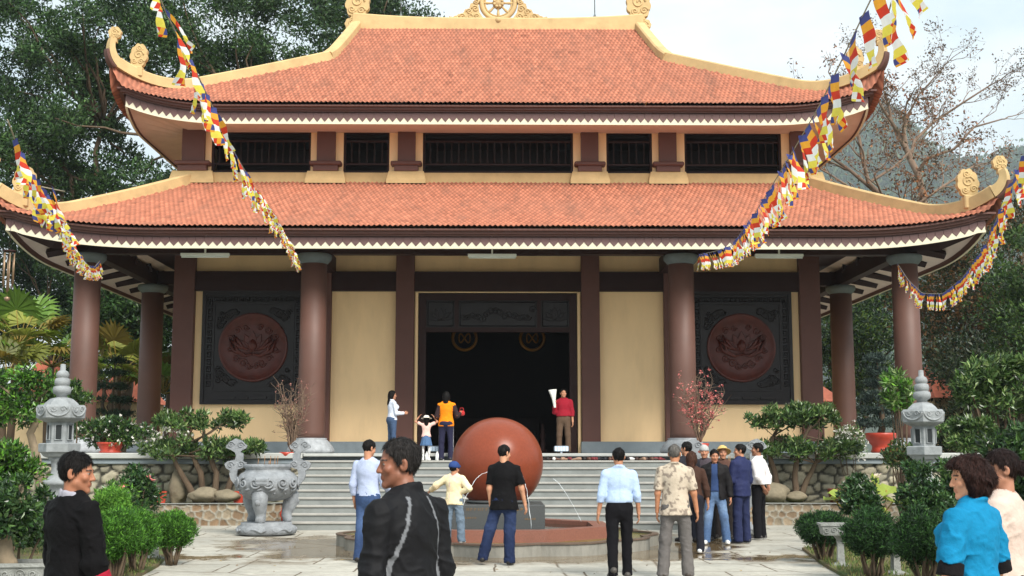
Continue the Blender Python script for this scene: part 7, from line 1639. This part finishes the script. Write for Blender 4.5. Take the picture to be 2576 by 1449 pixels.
person('person in a white shirt with hands behind the back, rightmost of the group', 1906, 23.3, 1115, face=58, head=(22, 4), top=dict(col=srgb(222, 216, 216), sleeve='long', off=.022, hem=.97, soff=.022, collar=1.6, wr=.010, blouse=1, seed=18), bottom=dict(col=srgb(19, 18, 22), rk=.074, rh=.074, belt=srgb(20, 18, 18), sole=srgb(200, 200, 200)), armL=((-.22, -.3, -1), (.5, -.25, -.8)), armR=((.22, -.35, -1), (-.55, -.2, -.6)), shoe=srgb(60, 56, 54), skin=srgb(150, 104, 80))
# ---- foreground
t_, D_ = person('person in a black sweater with a grey collar, in profile at the lower left', 192, 7.0, 1136, face=-42, head=(-46, -4), near=True, top=dict(name='sweater', col=srgb(9, 8, 10), sleeve='cut', fl=.25, off=.030, hem=.80, soff=.026, wr=.013, h=.008, seed=19, cuff=srgb(150, 28, 48)), bottom=dict(col=srgb(26, 26, 34)), armR=((.18, .08, -1), (.05, .32, -1)), armL=((-.15, .1, -1), (0, .4, -1)), skin=srgb(156, 104, 78), Hm=1.585)
D_['emit']('collar', lambda p: (lambda q: np.sqrt((np.hypot(q[:, 0] * .97, q[:, 1] * 1.0) - .078) ** 2 + ((q[:, 2] + q[:, 1] * .55) / 2.3) ** 2) - .015 + .004 * vnoise(p * 40, 2))(p - D_['J'](0, .012, 1.412)), D_['J'](-.16, -.16, 1.3), D_['J'](.16, .2, 1.6), .005, srgb(150, 148, 158), m_cloth)
def piping(V, C, ctx):
    V = V.copy(); C = C.copy(); back = V[:, 1] < .03
    for s in (-1, 1):
        xl = np.interp(V[:, 2], [.85, 1.0, 1.12, 1.25, 1.36, 1.44], [.20, .175, .152, .120, .088, .065]); m = (np.abs(V[:, 0] - s * xl) < .009) & back & (V[:, 2] > 1.02) & (V[:, 2] < 1.43); C[m] = srgb(108, 110, 114)
    return C
t_, D_ = person('person in a dark jacket with grey shoulder stripes in the middle foreground', 1024, 6.0, 1104, face=50, head=(54, -3), near=True, hair=('bald', srgb(36, 33, 32)), top=dict(name='jacket', col=srgb(17, 17, 20), sleeve='long', off=.026, hem=.78, soff=.022, collar=2.7, wr=.013, seed=20, h=.007, mat=m_shell, cf=piping), bottom=dict(col=srgb(30, 30, 36)), armL=((-.16, .02, -1), (.05, .2, -1)), armR=((.16, -.04, -1), (.0, .25, -1)), skin=srgb(130, 84, 64), Hm=1.65, head_dy=.045)
t_, D_ = person('person with dark wavy hair in a bright blue sweater, lower right', 2438, 6.6, 1144, face=40, head=(44, -6), near=True, fem=True, hair=('bigbob', srgb(40, 22, 18)), top=dict(name='sweater', col=srgb(18, 118, 160), h=.008, sleeve='short', slen=.86, off=.026, hem=.82, soff=.024, wr=.015, seed=21, cuff=srgb(20, 18, 20), cuff_len=.075, collar=1.2), bottom=dict(col=srgb(40, 40, 50)), armL=((-.26, .06, -1), (-.02, .3, -1)), armR=((.30, .0, -1), (.12, .28, -1)), skin=srgb(204, 146, 114), Hm=1.565)
D_['emit']('collar', lambda p: (lambda q: np.sqrt((np.hypot(q[:, 0], q[:, 1]) - .066) ** 2 + ((q[:, 2] + q[:, 1] * .45) / 1.4) ** 2) - .007)(p - D_['J'](0, .006, 1.422)), D_['J'](-.16, -.16, 1.3), D_['J'](.16, .2, 1.6), .004, srgb(120, 170, 205), m_cloth)
t_, D_ = person('person with dark hair in a bun and a beige top behind the blue sweater woman', 2520, 7.3, 1131, face=48, head=(34, -8), near=True, fem=True, hair=('bun', srgb(34, 22, 20)), top=dict(col=srgb(196, 176, 164), sleeve='three', off=.024, hem=.82, soff=.02, wr=.010, seed=22), bottom=dict(col=srgb(60, 56, 60)), armR=((.2, .0, -1), (.1, .2, -1)), skin=srgb(168, 118, 94), Hm=1.60)
# ================================================================== AIR
def haze():
    mb = MB(); mb.box(-2100, 2150, -40, 2640, -2.2, 500); m = bpy.data.materials.new('haze_air'); m.use_nodes = True; nt = m.node_tree; nt.nodes.clear()
    o = nt.nodes.new('ShaderNodeOutputMaterial'); v = nt.nodes.new('ShaderNodeVolumePrincipled'); v.inputs['Density'].default_value = .00026; v.inputs['Color'].default_value = (.86, .94, 1.0, 1); v.inputs['Anisotropy'].default_value = .2
    nt.links.new(v.outputs[0], o.inputs['Volume']); h = mb.build('haze', m); h['kind'] = 'stuff'; tag(h, 'thin pale blue haze over the far hillside', 'haze')
haze()
